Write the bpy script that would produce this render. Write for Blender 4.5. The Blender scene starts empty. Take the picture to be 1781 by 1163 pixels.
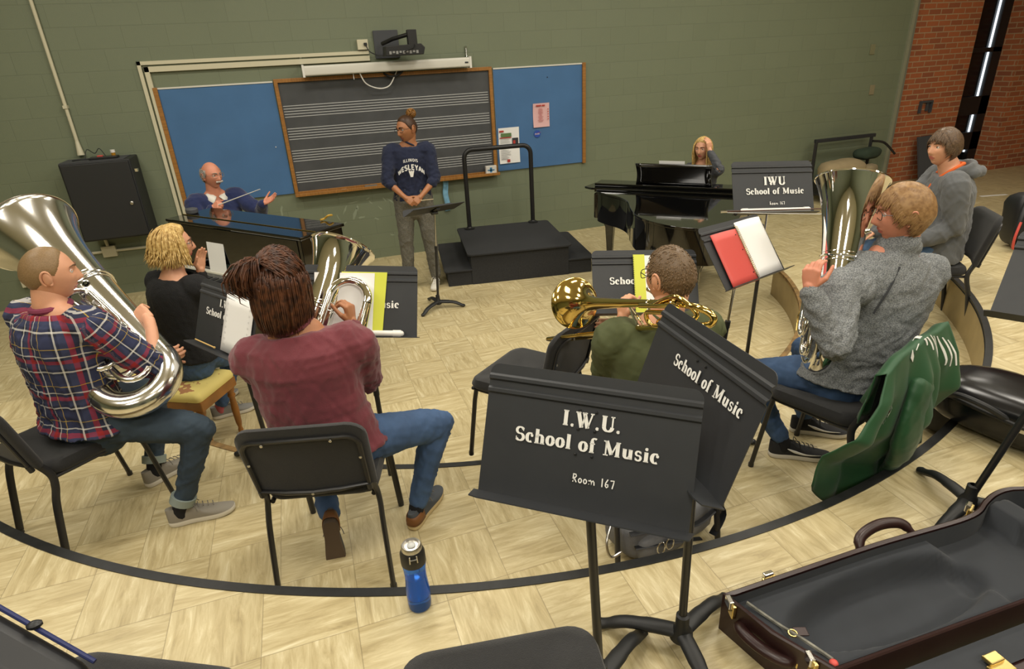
import bpy, math, random
import numpy as np
from mathutils import Vector, Matrix, Euler
SC = bpy.context.scene
COL = SC.collection
random.seed(7)
PI = math.pi
# ---------------------------------------------------------------- camera
IW, IH = 1781, 1163
FPX, PITCH, YAW, ROLL = 1062.7, 0.42622, 0.30847, -0.054235
EYE = np.array([0.0, 0.0, 2.278])
WALLY = 7.778
_cy, _sy = math.cos(YAW), math.sin(YAW)
C_F = np.array([_sy*math.cos(PITCH), _cy*math.cos(PITCH), -math.sin(PITCH)])
_r = np.array([_cy, -_sy, 0.0]); _u = np.cross(_r, C_F)
C_R = math.cos(ROLL)*_r + math.sin(ROLL)*_u
C_U = -math.sin(ROLL)*_r + math.cos(ROLL)*_u
cam = bpy.data.cameras.new('camera'); camo = bpy.data.objects.new('camera', cam); COL.objects.link(camo)
cam.sensor_width = 36; cam.lens = FPX/IW*36; cam.clip_start = 0.05
camo.matrix_world = Matrix(((C_R[0], C_U[0], -C_F[0], EYE[0]), (C_R[1], C_U[1], -C_F[1], EYE[1]), (C_R[2], C_U[2], -C_F[2], EYE[2]), (0, 0, 0, 1)))
SC.camera = camo
SC.view_settings.view_transform = 'Standard'; SC.view_settings.look = 'None'
SC.view_settings.gamma = 1; SC.view_settings.use_curve_mapping = False
SC.view_settings.exposure = 0.0
# ---------------------------------------------------------------- world and lights
wd = bpy.data.worlds.new('world'); SC.world = wd; wd.use_nodes = True
wd.node_tree.nodes['Background'].inputs[0].default_value = (0.9, 0.95, 1, 1)
wd.node_tree.nodes['Background'].inputs[1].default_value = 0.25
CEIL = 4.4
def area(name, loc, size, energy, color, rot=(0, 0, 0), sy=None):
    l = bpy.data.lights.new(name, 'AREA'); l.shape = 'RECTANGLE'; l.size = size; l.size_y = sy or size; l.energy = energy; l.color = color
    o = bpy.data.objects.new(name, l); COL.objects.link(o); o.location = loc; o.rotation_euler = rot
    return o
# the room's recessed ceiling troffers (their lens panels are built below with the ceiling)
TROFF = [(x, y) for x in (-2.4, 0.2, 2.8, 5.4, 8.0) for y in (-1.9, 0.5, 2.9, 5.3)]
for (x, y) in TROFF:
    k = 1.0 if y < 4 else 1.0
    if x > 7: k *= 0.55
    area('troffer_light', (x, y, CEIL-0.06), 1.15, 41*k, (1.0, 0.94, 0.83), sy=0.55)
# ---------------------------------------------------------------- measuring helpers: a pixel's sight line met with a plane of the room
def sight(px, py): return C_F + (px-IW/2)/FPX*C_R - (py-IH/2)/FPX*C_U
def on_z(px, py, z=0.0):
    v = sight(px, py); return EYE + v*((z-EYE[2])/v[2])
def on_wall(px, py, y=WALLY):
    v = sight(px, py); return EYE + v*(y/v[1])
def at(px, py, d): return EYE + sight(px, py)*d
def V(*a): return np.array(a, float)
def nrm(v):
    v = np.asarray(v, float); return v/(np.linalg.norm(v)+1e-12)
def dirv(deg): return V(math.cos(math.radians(deg)), math.sin(math.radians(deg)), 0)
# ---------------------------------------------------------------- mesh helpers
class MB:
    def __init__(s): s.v = []; s.f = []; s.m = []; s.n = 0
    def add(s, v, f, m=0):
        s.v.append(np.asarray(v, float)); b = s.n
        s.f += [tuple(i+b for i in q) for q in f]; s.m += [m]*len(f); s.n += len(v); return s
    def merge(s, o, M=None):
        v = np.concatenate(o.v) if o.v else np.zeros((0, 3))
        if M is not None: v = v@M[:3, :3].T + M[:3, 3]
        b = s.n; s.v.append(v); s.f += [tuple(i+b for i in q) for q in o.f]; s.m += o.m; s.n += len(v); return s
    def verts(s): return np.concatenate(s.v)
    def mesh(s, name, mats, smooth=True, off=None):
        v = s.verts()
        if off is not None: v = v-np.asarray(off)
        me = bpy.data.meshes.new(name); me.from_pydata(v.tolist(), [], s.f)
        for m in (mats if isinstance(mats, (list, tuple)) else [mats]): me.materials.append(m)
        me.polygons.foreach_set('material_index', s.m)
        me.polygons.foreach_set('use_smooth', [smooth]*len(s.f)); me.update()
        return me
    def build(s, name, mats, parent=None, smooth=True, bevel=0, seg=2, off=None, sharp=35):
        o = bpy.data.objects.new(name, s.mesh(name, mats, smooth, off)); COL.objects.link(o)
        if parent is not None: o.parent = parent
        if bevel:
            b = o.modifiers.new('bevel', 'BEVEL'); b.width = bevel; b.segments = seg; b.limit_method = 'ANGLE'; b.angle_limit = 0.6
            b.harden_normals = False
        if smooth and sharp:
            o.data.set_sharp_from_angle(angle=math.radians(sharp))
        return o
def frame(z, x=None):
    z = nrm(z)
    if x is None: x = V(1, 0, 0) if abs(z[0]) < .9 else V(0, 1, 0)
    x = nrm(x - z*np.dot(x, z)); return x, np.cross(z, x), z
def mat4(loc=(0, 0, 0), rz=0.0, rx=0.0, ry=0.0, s=1.0):
    M = np.eye(4); M[:3, :3] = np.array(Euler((rx, ry, rz)).to_matrix())*s; M[:3, 3] = loc; return M
def box(mb, c, s, R=None, m=0):
    c = np.asarray(c, float); h = np.asarray(s, float)/2
    v = np.array([[x, y, z] for x in (-1, 1) for y in (-1, 1) for z in (-1, 1)])*h
    if R is not None: v = v@np.asarray(R).T
    return mb.add(v+c, [(0, 1, 3, 2), (4, 6, 7, 5), (0, 4, 5, 1), (2, 3, 7, 6), (0, 2, 6, 4), (1, 5, 7, 3)], m)
def boxb(mb, lo, hi, m=0):
    lo, hi = np.array(lo, float), np.array(hi, float); return box(mb, (lo+hi)/2, hi-lo, None, m)
def Rz(deg):
    a = math.radians(deg); return np.array([[math.cos(a), -math.sin(a), 0], [math.sin(a), math.cos(a), 0], [0, 0, 1.]])
def Rx(deg):
    a = math.radians(deg); return np.array([[1., 0, 0], [0, math.cos(a), -math.sin(a)], [0, math.sin(a), math.cos(a)]])
def Ry(deg):
    a = math.radians(deg); return np.array([[math.cos(a), 0, math.sin(a)], [0, 1., 0], [-math.sin(a), 0, math.cos(a)]])
def catmull(P, n=6, closed=False):
    P = [np.asarray(p, float) for p in P]; out = []; N = len(P)
    rng = range(N) if closed else range(N-1)
    for i in rng:
        if closed: a, b, c, d = P[(i-1) % N], P[i], P[(i+1) % N], P[(i+2) % N]
        else: a, b, c, d = P[max(i-1, 0)], P[i], P[i+1], P[min(i+2, N-1)]
        for k in range(n):
            t = k/n; out.append(0.5*((2*b)+(-a+c)*t+(2*a-5*b+4*c-d)*t*t+(-a+3*b-3*c+d)*t**3))
    if not closed: out.append(P[-1])
    return np.array(out)
def tube(mb, P, r, n=10, m=0, cap='flat', up=None, flat=1.0, closed=False):
    """swept tube; r scalar or per point (or (ru,rv) pairs); cap flat/round"""
    P = [np.asarray(p, float) for p in P]; N = len(P)
    R = np.array([r]*N if np.isscalar(r) else r, float)
    if R.ndim == 1: R = np.stack([R, R*flat], 1)
    if cap == 'round' and not closed:
        t0 = nrm(P[0]-P[1]); t1 = nrm(P[-1]-P[-2]); r0, r1 = R[0].min(), R[-1].min()
        A = [(P[0]+t0*r0*math.sin(a), R[0]*math.cos(a)) for a in (1.45, 1.1, .7, .35)]
        B = [(P[-1]+t1*r1*math.sin(a), R[-1]*math.cos(a)) for a in (.35, .7, 1.1, 1.45)]
        P = [a[0] for a in A]+P+[b[0] for b in B]
        R = np.concatenate([np.array([a[1] for a in A]), R, np.array([b[1] for b in B])]); N = len(P)
    T = []
    for i in range(N):
        if closed: t = P[(i+1) % N]-P[i-1]
        else: t = P[min(i+1, N-1)]-P[max(i-1, 0)]
        T.append(nrm(t))
    x, y, _ = frame(T[0], up)
    vs = []; ang = np.arange(n)*2*PI/n
    for i in range(N):
        t = T[i]
        if up is not None:
            x = np.asarray(up, float) - t*np.dot(up, t)
            if np.linalg.norm(x) < 1e-3: x = frame(t)[0]
            x = nrm(x)
        else: x = nrm(x - t*np.dot(x, t))
        y = np.cross(t, x)
        vs.append(P[i]+np.cos(ang)[:, None]*x*R[i, 0]+np.sin(ang)[:, None]*y*R[i, 1])
    v = np.concatenate(vs); f = []
    for i in range(N if closed else N-1):
        a, b = i*n, ((i+1) % N)*n
        for k in range(n):
            k2 = (k+1) % n; f.append((a+k, a+k2, b+k2, b+k))
    if not closed:
        f.append(tuple(range(n))[::-1]); f.append(tuple((N-1)*n+k for k in range(n)))
    return mb.add(v, f, m)
def arcpts(c, r, a0, a1, n, ax, ay):
    c, ax, ay = np.asarray(c, float), np.asarray(ax, float), np.asarray(ay, float)
    return [c+r*(math.cos(a)*ax+math.sin(a)*ay) for a in np.linspace(math.radians(a0), math.radians(a1), n)]
def lathe(mb, prof, o=(0, 0, 0), d=(0, 0, 1), n=40, m=0, capends=False):
    """prof: list of (r, h) along axis d from o"""
    x, y, z = frame(d); o = np.asarray(o, float); vs = []
    ang = np.arange(n)*2*PI/n
    for (r, h) in prof: vs.append(o+z*h+r*(np.cos(ang)[:, None]*x+np.sin(ang)[:, None]*y))
    f = []
    for i in range(len(prof)-1):
        for k in range(n):
            k2 = (k+1) % n; f.append((i*n+k, i*n+k2, (i+1)*n+k2, (i+1)*n+k))
    if capends:
        f.append(tuple(range(n))[::-1]); f.append(tuple((len(prof)-1)*n+k for k in range(n)))
    return mb.add(np.concatenate(vs), f, m)
def ball(mb, c, r, n=16, m=0, R=None):
    r = np.array([r]*3 if np.isscalar(r) else r, float); vs = [V(0, 0, -1)]
    h = n//2
    for i in range(1, h):
        t = PI*i/h
        for k in range(n): vs.append(V(math.sin(t)*math.cos(2*PI*k/n), math.sin(t)*math.sin(2*PI*k/n), -math.cos(t)))
    vs.append(V(0, 0, 1)); f = []
    for k in range(n): f.append((0, 1+(k+1) % n, 1+k))
    for i in range(h-2):
        for k in range(n):
            a = 1+i*n; b = a+n; f.append((a+k, a+(k+1) % n, b+(k+1) % n, b+k))
    e = 1+(h-2)*n
    for k in range(n): f.append((e+k, e+(k+1) % n, len(vs)-1))
    v = np.array(vs)*r
    if R is not None: v = v@np.asarray(R).T
    return mb.add(v+np.asarray(c, float), f, m)
def rrect(w, h, r, n=5, corners=(1, 1, 1, 1)):
    """rounded rectangle outline, ccw, centred; corners order: +x+y, -x+y, -x-y, +x-y"""
    out = []
    for k, (sx, sy) in enumerate(((1, 1), (-1, 1), (-1, -1), (1, -1))):
        rr = r*corners[k]+1e-4; cx, cy = sx*(w/2-rr), sy*(h/2-rr)
        for i in range(n+1):
            a = math.radians(90*k + 90*i/n); out.append((cx+rr*math.cos(a), cy+rr*math.sin(a)))
    return out
def prism(mb, poly, o, ax, ay, t, m=0):
    """extrude 2D polygon in frame (ax, ay) at o by t along ax x ay"""
    o, ax, ay = np.asarray(o, float), np.asarray(ax, float), np.asarray(ay, float); nz = np.cross(ax, ay)
    n = len(poly); A = [o+ax*p[0]+ay*p[1] for p in poly]; B = [a+nz*t for a in A]
    f = [tuple(range(n))[::-1], tuple(range(n, 2*n))]+[(i, (i+1) % n, n+(i+1) % n, n+i) for i in range(n)]
    return mb.add(np.array(A+B), f, m)
def grid(mb, fn, nu, nv, m=0, closeu=False):
    vs = [fn(i/(nu if closeu else nu-1), j/(nv-1)) for j in range(nv) for i in range(nu)]; f = []
    for j in range(nv-1):
        for i in range(nu if closeu else nu-1):
            i2 = (i+1) % nu; f.append((j*nu+i, j*nu+i2, (j+1)*nu+i2, (j+1)*nu+i))
    return mb.add(np.array(vs), f, m)
# ---------------------------------------------------------------- object bookkeeping
def tag(o, label, cat, group=None):
    o['label'] = label; o['category'] = cat
    if group: o['group'] = group
    return o
def empty(name, label, cat, loc=(0, 0, 0), rz=0.0, group=None):
    o = bpy.data.objects.new(name, None); COL.objects.link(o); o.location = tuple(loc); o.rotation_euler = (0, 0, rz)
    o.empty_display_size = .1
    return tag(o, label, cat, group)
def struct(o): o['kind'] = 'structure'; return o
def copy_tree(o, parent=None):
    c = o.copy(); COL.objects.link(c)
    if parent is not None: c.parent = parent
    for ch in list(o.children): copy_tree(ch, c)
    return c
# ---------------------------------------------------------------- materials
def newmat(name):
    m = bpy.data.materials.new(name); m.use_nodes = True; nt = m.node_tree
    return m, nt, nt.nodes['Principled BSDF'], nt.links
def hexc(h):
    c = [int(h[i:i+2], 16)/255 for i in (0, 2, 4)]
    return tuple((x/12.92 if x <= .04045 else ((x+.055)/1.055)**2.4) for x in c)+(1,)
def mat(name, col, rough=.5, metal=0, spec=.5, bump=0, bscale=200, var=0, vscale=8, coat=0, sheen=0, stretch=None, detail=3):
    m, nt, b, L = newmat(name)
    c = hexc(col) if isinstance(col, str) else tuple(col)+(1,)
    b.inputs['Base Color'].default_value = c; b.inputs['Roughness'].default_value = rough; b.inputs['Metallic'].default_value = metal
    b.inputs['Specular IOR Level'].default_value = spec; b.inputs['Coat Weight'].default_value = coat; b.inputs['Coat Roughness'].default_value = .03
    b.inputs['Sheen Weight'].default_value = sheen
    if var or bump:
        tc = nt.nodes.new('ShaderNodeTexCoord'); src = tc.outputs['Object']
        if stretch:
            mp = nt.nodes.new('ShaderNodeMapping'); mp.inputs['Scale'].default_value = stretch; L.new(src, mp.inputs[0]); src = mp.outputs[0]
    if var:
        n = nt.nodes.new('ShaderNodeTexNoise'); n.inputs['Scale'].default_value = vscale; n.inputs['Detail'].default_value = detail; L.new(src, n.inputs['Vector'])
        r = nt.nodes.new('ShaderNodeMapRange'); r.inputs['From Min'].default_value = .3; r.inputs['From Max'].default_value = .7
        r.inputs['To Min'].default_value = 1-var; r.inputs['To Max'].default_value = 1+var; L.new(n.outputs[0], r.inputs['Value'])
        x = nt.nodes.new('ShaderNodeVectorMath'); x.operation = 'SCALE'; x.inputs[0].default_value = c[:3]; L.new(r.outputs[0], x.inputs['Scale']); L.new(x.outputs[0], b.inputs['Base Color'])
    if bump:
        n = nt.nodes.new('ShaderNodeTexNoise'); n.inputs['Scale'].default_value = bscale; n.inputs['Detail'].default_value = 2; L.new(src, n.inputs['Vector'])
        bp = nt.nodes.new('ShaderNodeBump'); bp.inputs['Strength'].default_value = bump; bp.inputs['Distance'].default_value = .004; L.new(n.outputs[0], bp.inputs['Height']); L.new(bp.outputs[0], b.inputs['Normal'])
    return m
def emis(name, col, s):
    m, nt, b, L = newmat(name); b.inputs['Base Color'].default_value = tuple(col)+(1,); b.inputs['Emission Color'].default_value = tuple(col)+(1,); b.inputs['Emission Strength'].default_value = s; return m
def N(nt, t, **k):
    n = nt.nodes.new(t)
    for a, v in k.items():
        if a.startswith('_'): setattr(n, a[1:], v)
        else: n.inputs[a.replace('__', ' ')].default_value = v
    return n
def mixc(nt, L, fac, a, b, mode='MIX'):
    n = nt.nodes.new('ShaderNodeMix'); n.data_type = 'RGBA'; n.blend_type = mode
    for s, x in ((0, fac), (6, a), (7, b)):
        if hasattr(x, 'links') or hasattr(x, 'is_output'): L.new(x, n.inputs[s])
        else: n.inputs[s].default_value = x
    return n.outputs[2]
def mth(nt, L, op, a, b=None, c=None):
    n = nt.nodes.new('ShaderNodeMath'); n.operation = op
    for i, x in enumerate((a, b, c)):
        if x is None: continue
        if hasattr(x, 'is_output'): L.new(x, n.inputs[i])
        else: n.inputs[i].default_value = x
    return n.outputs[0]
def floor_mat():
    m, nt, b, L = newmat('vinyl_tile_floor'); T = .3048
    tc = N(nt, 'ShaderNodeTexCoord'); sp = N(nt, 'ShaderNodeSeparateXYZ'); L.new(tc.outputs['Object'], sp.inputs[0])
    u = mth(nt, L, 'DIVIDE', mth(nt, L, 'ADD', sp.outputs[0], .398+30*T), T); v = mth(nt, L, 'DIVIDE', mth(nt, L, 'ADD', sp.outputs[1], -1.558+60*T), T)
    fu, fv = mth(nt, L, 'FLOOR', u), mth(nt, L, 'FLOOR', v)
    par = mth(nt, L, 'MODULO', mth(nt, L, 'ADD', fu, fv), 2.0)
    cid = N(nt, 'ShaderNodeCombineXYZ'); L.new(fu, cid.inputs[0]); L.new(fv, cid.inputs[1])
    wn = N(nt, 'ShaderNodeTexWhiteNoise'); L.new(cid.outputs[0], wn.inputs['Vector'])
    outs = []
    for sc in ((4.5, 34, 1), (34, 4.5, 1)):
        mp = N(nt, 'ShaderNodeMapping', Scale=sc); L.new(tc.outputs['Object'], mp.inputs['Vector']); 
        ad = N(nt, 'ShaderNodeVectorMath', _operation='ADD'); L.new(mp.outputs[0], ad.inputs[0])
        s2 = N(nt, 'ShaderNodeVectorMath', _operation='SCALE', Scale=37.0); L.new(wn.outputs['Color'], s2.inputs[0]); L.new(s2.outputs[0], ad.inputs[1])
        n = N(nt, 'ShaderNodeTexNoise', Scale=1.0, Detail=7, Roughness=.68, Distortion=.6); L.new(ad.outputs[0], n.inputs['Vector']); outs.append(n.outputs[0])
    mx = N(nt, 'ShaderNodeMix'); L.new(par, mx.inputs[0]); L.new(outs[0], mx.inputs[2]); L.new(outs[1], mx.inputs[3])
    cr = N(nt, 'ShaderNodeValToRGB'); e = cr.color_ramp.elements
    e[0].position = .25; e[0].color = hexc('9c8c66'); e[1].position = .78; e[1].color = hexc('e6dcba')
    k = cr.color_ramp.elements.new(.44); k.color = hexc('b9a97f'); k = cr.color_ramp.elements.new(.58); k.color = hexc('c9bb92')
    L.new(mx.outputs[0], cr.inputs[0])
    tv = mth(nt, L, 'MULTIPLY_ADD', wn.outputs['Value'], .09, .95)
    sc_ = N(nt, 'ShaderNodeVectorMath', _operation='SCALE'); L.new(cr.outputs[0], sc_.inputs[0]); L.new(tv, sc_.inputs['Scale'])
    # seams
    def edge(w):
        f = mth(nt, L, 'FRACT', w); d = mth(nt, L, 'MINIMUM', f, mth(nt, L, 'SUBTRACT', 1.0, f)); return mth(nt, L, 'LESS_THAN', d, .005)
    ed = mth(nt, L, 'MAXIMUM', edge(u), edge(v))
    col = mixc(nt, L, mth(nt, L, 'MULTIPLY', ed, .45), sc_.outputs[0], hexc('5c4d30'))
    L.new(col, b.inputs['Base Color']); b.inputs['Roughness'].default_value = .38; b.inputs['Specular IOR Level'].default_value = .4
    rr = mth(nt, L, 'MULTIPLY_ADD', outs[0], .25, .27); L.new(rr, b.inputs['Roughness'])
    return m
def block_mat():
    m, nt, b, L = newmat('painted_green_block')
    tc = N(nt, 'ShaderNodeTexCoord'); sp = N(nt, 'ShaderNodeSeparateXYZ'); L.new(tc.outputs['Object'], sp.inputs[0])
    cb = N(nt, 'ShaderNodeCombineXYZ'); L.new(mth(nt, L, 'ADD', sp.outputs[0], sp.outputs[1]), cb.inputs[0]); L.new(mth(nt, L, 'ADD', sp.outputs[2], -.112+.2032*20), cb.inputs[1])
    br = N(nt, 'ShaderNodeTexBrick', Scale=1.0, Mortar__Size=.005, Mortar__Smooth=.3, Bias=0, Brick__Width=.4064, Row__Height=.2032)
    br.inputs['Color1'].default_value = hexc('777f68'); br.inputs['Color2'].default_value = hexc('747c65'); br.inputs['Mortar'].default_value = hexc('6f7761')
    L.new(cb.outputs[0], br.inputs['Vector'])
    n = N(nt, 'ShaderNodeTexNoise', Scale=120.0, Detail=3); L.new(tc.outputs['Object'], n.inputs['Vector'])
    h = mth(nt, L, 'ADD', mth(nt, L, 'MULTIPLY', br.outputs['Fac'], -1.0), mth(nt, L, 'MULTIPLY', n.outputs[0], .35))
    bp = N(nt, 'ShaderNodeBump', Strength=.32, Distance=.006); L.new(h, bp.inputs['Height']); L.new(bp.outputs[0], b.inputs['Normal'])
    n2 = N(nt, 'ShaderNodeTexNoise', Scale=1.2, Detail=4); L.new(tc.outputs['Object'], n2.inputs['Vector'])
    c = mixc(nt, L, mth(nt, L, 'MULTIPLY', n2.outputs[0], .35), br.outputs['Color'], hexc('6b745d'))
    L.new(c, b.inputs['Base Color']); b.inputs['Roughness'].default_value = .55
    return m
def brick_mat():
    m, nt, b, L = newmat('red_brick')
    tc = N(nt, 'ShaderNodeTexCoord'); sp = N(nt, 'ShaderNodeSeparateXYZ'); L.new(tc.outputs['Object'], sp.inputs[0])
    cb = N(nt, 'ShaderNodeCombineXYZ'); L.new(mth(nt, L, 'ADD', sp.outputs[0], sp.outputs[1]), cb.inputs[0]); L.new(sp.outputs[2], cb.inputs[1])
    br = N(nt, 'ShaderNodeTexBrick', Scale=1.0, Mortar__Size=.009, Mortar__Smooth=.2, Bias=-.35, Brick__Width=.25, Row__Height=.082)
    br.inputs['Color1'].default_value = hexc('b4683f'); br.inputs['Color2'].default_value = hexc('7a4a38'); br.inputs['Mortar'].default_value = hexc('b79e7c')
    L.new(cb.outputs[0], br.inputs['Vector'])
    n = N(nt, 'ShaderNodeTexNoise', Scale=30.0, Detail=4); L.new(tc.outputs['Object'], n.inputs['Vector'])
    c = mixc(nt, L, mth(nt, L, 'MULTIPLY', n.outputs[0], .4), br.outputs['Color'], hexc('9c5636'))
    L.new(c, b.inputs['Base Color']); b.inputs['Roughness'].default_value = .8
    bp = N(nt, 'ShaderNodeBump', Strength=.6, Distance=.01); L.new(mth(nt, L, 'MULTIPLY', br.outputs['Fac'], -1.0), bp.inputs['Height']); L.new(bp.outputs[0], b.inputs['Normal'])
    return m
M = {}
M['floor'] = floor_mat(); M['block'] = block_mat(); M['brick'] = brick_mat()
M['riser'] = mat('riser_beige', 'a38f64', .5, var=.12, vscale=5)
M['nosing'] = mat('black_rubber_nosing', '1d1e1e', .45, var=.3, vscale=25)
M['oldnosing'] = mat('worn_brown_nosing', '7d6136', .6, var=.4, vscale=20)
M['black'] = mat('black_paint', '1b1b1c', .42)
M['blackmetal'] = mat('black_powder_coat', '222223', .38, spec=.5)
M['blackgloss'] = mat('black_piano_lacquer', '070708', .06, spec=.7, coat=.6)
M['blackfab'] = mat('black_woven_fabric', '1e1e1f', .85, bump=.5, bscale=500, sheen=.15, var=.15, vscale=120)
M['blackplastic'] = mat('black_textured_plastic', '242526', .5, bump=.3, bscale=600)
M['carpet'] = mat('black_podium_carpet', '2b2c2e', .9, bump=.6, bscale=400, var=.15, vscale=60)
M['rubber'] = mat('black_rubber', '1b1c1d', .5)
M['stand'] = mat('stand_satin_black', '2c2e31', .48, var=.05, vscale=20)
M['cream'] = mat('cream_raceway', 'cfc9ae', .45)
M['wood'] = mat('oak_trim', '9a6a30', .45, var=.25, vscale=6, stretch=(2, 2, 25))
M['woodh'] = mat('oak_trim_horizontal', '9a6a30', .45, var=.25, vscale=6, stretch=(25, 2, 2))
M['blue'] = mat('blue_bulletin_paper', '456e9c', .75, var=.07, vscale=3, bump=.15, bscale=15)
M['slate'] = mat('chalkboard_slate', '46484a', .65, var=.13, vscale=5, detail=6)
M['chalk'] = mat('white_chalk_line', 'c6c8c8', .8)
M['chalkdust'] = mat('chalk_smudge', '8d9680', .9)
M['white'] = mat('white_plastic', 'e4e2dc', .35)
M['whitemetal'] = mat('white_painted_metal', 'd8d6cc', .35)
M['paper'] = mat('white_paper', 'f0f0ee', .7)
M['ink'] = mat('dark_ink', '33353a', .8)
M['paint'] = mat('white_stencil_paint', 'ecebe6', .6)
M['pink'] = mat('pink_flyer_paper', 'dfb4b4', .7)
M['red'] = mat('red_cover', 'd05048', .5)
M['redink'] = mat('red_print', 'b3382e', .6)
M['yellow'] = mat('yellow_cover', 'd5d94a', .5)
M['greenink'] = mat('green_print', '5d7a4c', .7)
M['silver'] = mat('silver_plate', (.86, .85, .83), .06, 1)
M['silverw'] = mat('silver_plate_worn', (.80, .79, .77), .16, 1)
M['brass'] = mat('lacquered_brass', (.78, .58, .20), .09, 1)
M['chrome'] = mat('chrome', (.75, .75, .76), .12, 1)
M['gold'] = mat('brass_hardware', (.72, .55, .22), .25, 1)
M['steel'] = mat('screw_steel', (.6, .58, .54), .3, 1)
M['whitekey'] = mat('ivory_keys', 'e8e6da', .25)
M['door'] = mat('brown_door_wood', '6a3f22', .4, var=.2, vscale=5, stretch=(8, 8, 1))
M['panelgrey'] = mat('grey_panel', '45474b', .7)
M['tread'] = mat('shoe_tread', '5a4b3d', .8)
# ---------------------------------------------------------------- the room
H1, H2 = .29, .58
C1, R1 = V(1.35, 5.59), 3.005
C2, R2 = V(1.344, 5.363), 3.909
YEND = 4.6
def arc_poly(c, r, y_end):
    """outline points of the inner edge arc from the left end to the right end"""
    a0 = math.pi - math.asin(min(1, (y_end-c[1])/r)); a1 = 2*PI + math.asin(min(1, (y_end-c[1])/r))
    return [(c[0]+r*math.cos(a), c[1]+r*math.sin(a)) for a in np.linspace(a0, a1, 97)]
def tier(c, r, z0, z1, yend):
    arc = arc_poly(c, r, yend); mb = MB(); n = len(arc)
    out = []
    for (x, y) in arc:   # matching far points on the outside
        d = nrm(V(x-c[0], y-c[1])); t = 14
        out.append((x+d[0]*t, min(yend, y+d[1]*t)))
    out[0] = (-14, yend); out[-1] = (18, yend)
    v = [(x, y, z1) for x, y in arc]+[(x, y, z1) for x, y in out]+[(x, y, z0) for x, y in arc]+[(x, y, z0) for x, y in out]
    f = [(i, i+1, n+i+1, n+i) for i in range(n-1)]; m = [0]*len(f)
    f2 = [(i, 2*n+i, 2*n+i+1, i+1) for i in range(n-1)]
    f3 = [(0, n, 3*n, 2*n), (n-1, 3*n-1, 4*n-1, 2*n-1)]
    mb.add(v, f, 0); mb.n = 0; mb.f += f2+f3; mb.m += [1]*(len(f2)+2); mb.n = len(v)
    return mb
flo = MB(); boxb(flo, (-7, -5, -.1), (15, 9.4, 0)); struct(flo.build('floor', M['floor'], smooth=False))
for k, (c, r, za, zb, ye) in enumerate(((C1, R1, 0, H1, YEND), (C2, R2, H1, H2, 4.12))):
    t = tier(c, r, za, zb, ye)
    # a third of the floor is never seen from here: the tiers run back under the camera
    o = t.build('floor', [M['floor'], M['riser']], smooth=True, sharp=30); o.name = 'floor_tier'; struct(o)
    mb = MB(); arc = arc_poly(c, r, ye)
    P = [V(x, y, zb) for x, y in arc]; n = len(P); vs = []
    W = .031
    for p in P:
        d = nrm(V(p[0]-c[0], p[1]-c[1], 0)); vs += [p-d*.006+V(0, 0, .004), p+d*W+V(0, 0, .004), p+d*W, p-d*.006-V(0, 0, .022), p-V(0, 0, .022)]
    mb.add(vs, [(5*i+a, 5*i+5+a, 5*i+5+(a+1) % 5, 5*i+(a+1) % 5) for i in range(n-1) for a in range(5)])
    m_ = [M['nosing'], M['oldnosing']]; o = mb.build('trim_%d' % (k+1), m_, smooth=False); struct(o)
    if k == 0:   # the inner nosing is worn back to brown except in the middle
        for p in o.data.polygons: p.material_index = 0 if -.1 < p.center.x < 2.9 and p.center.y < 4 else 1
WX = 9.04
mb = MB(); boxb(mb, (-7, WALLY, 0), (WX, WALLY+.2, CEIL)); struct(mb.build('wall_back', M['block'], smooth=False))
mb = MB(); boxb(mb, (-7.2, -5, 0), (-7, WALLY+.2, CEIL)); struct(mb.build('wall_left', M['block'], smooth=False))
mb = MB(); boxb(mb, (-7.2, -5.2, 0), (15.2, -5, CEIL)); struct(mb.build('wall_front', M['block'], smooth=False))
mb = MB(); boxb(mb, (15, -5, 0), (15.2, 9.6, CEIL)); struct(mb.build('wall_right', M['brick'], smooth=False))
M['ceil'] = mat('ceiling_tile', 'd8d5c8', .85)
mb = MB(); boxb(mb, (-7.2, -5.2, CEIL), (15.2, 9.8, CEIL+.1)); struct(mb.build('ceiling', M['ceil'], smooth=False))
# brick end wall beyond the green block: pier, window slot, pier, door
BY = 7.95
def xw(px, py, y): return on_wall(px, py, y)[0]
xa, xb = WX, xw(1682, 130, BY); xc = xw(1752, 130, BY); xd = xw(1762, 240, BY)+.55
mb = MB(); boxb(mb, (xa, BY, 0), (xb, BY+.4, CEIL)); struct(mb.build('wall_brick_pier', M['brick'], smooth=False)).name = 'wall_pier'
mb = MB(); boxb(mb, (xc, BY-.1, 0), (xd, BY+.4, CEIL)); struct(mb.build('wall_pier', M['brick'], smooth=False))
mb = MB(); boxb(mb, (xd+1.3, BY-.1, 0), (15, BY+.4, CEIL)); boxb(mb, (xd, BY-.1, 2.3), (xd+1.3, BY+.4, CEIL)); struct(mb.build('wall_pier', M['brick'], smooth=False))
mb = MB(); boxb(mb, (WX-.04, WALLY-.03, 0), (WX+.02, WALLY+.02, CEIL)); struct(mb.build('trim_3', mat('corner_trim', '8b8d78', .5)))
mb = MB(); boxb(mb, (WX+.03, WALLY-.02, 0), (WX+.07, BY, CEIL)); struct(mb.build('trim_4', mat('corner_channel', '77786a', .5)))
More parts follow.
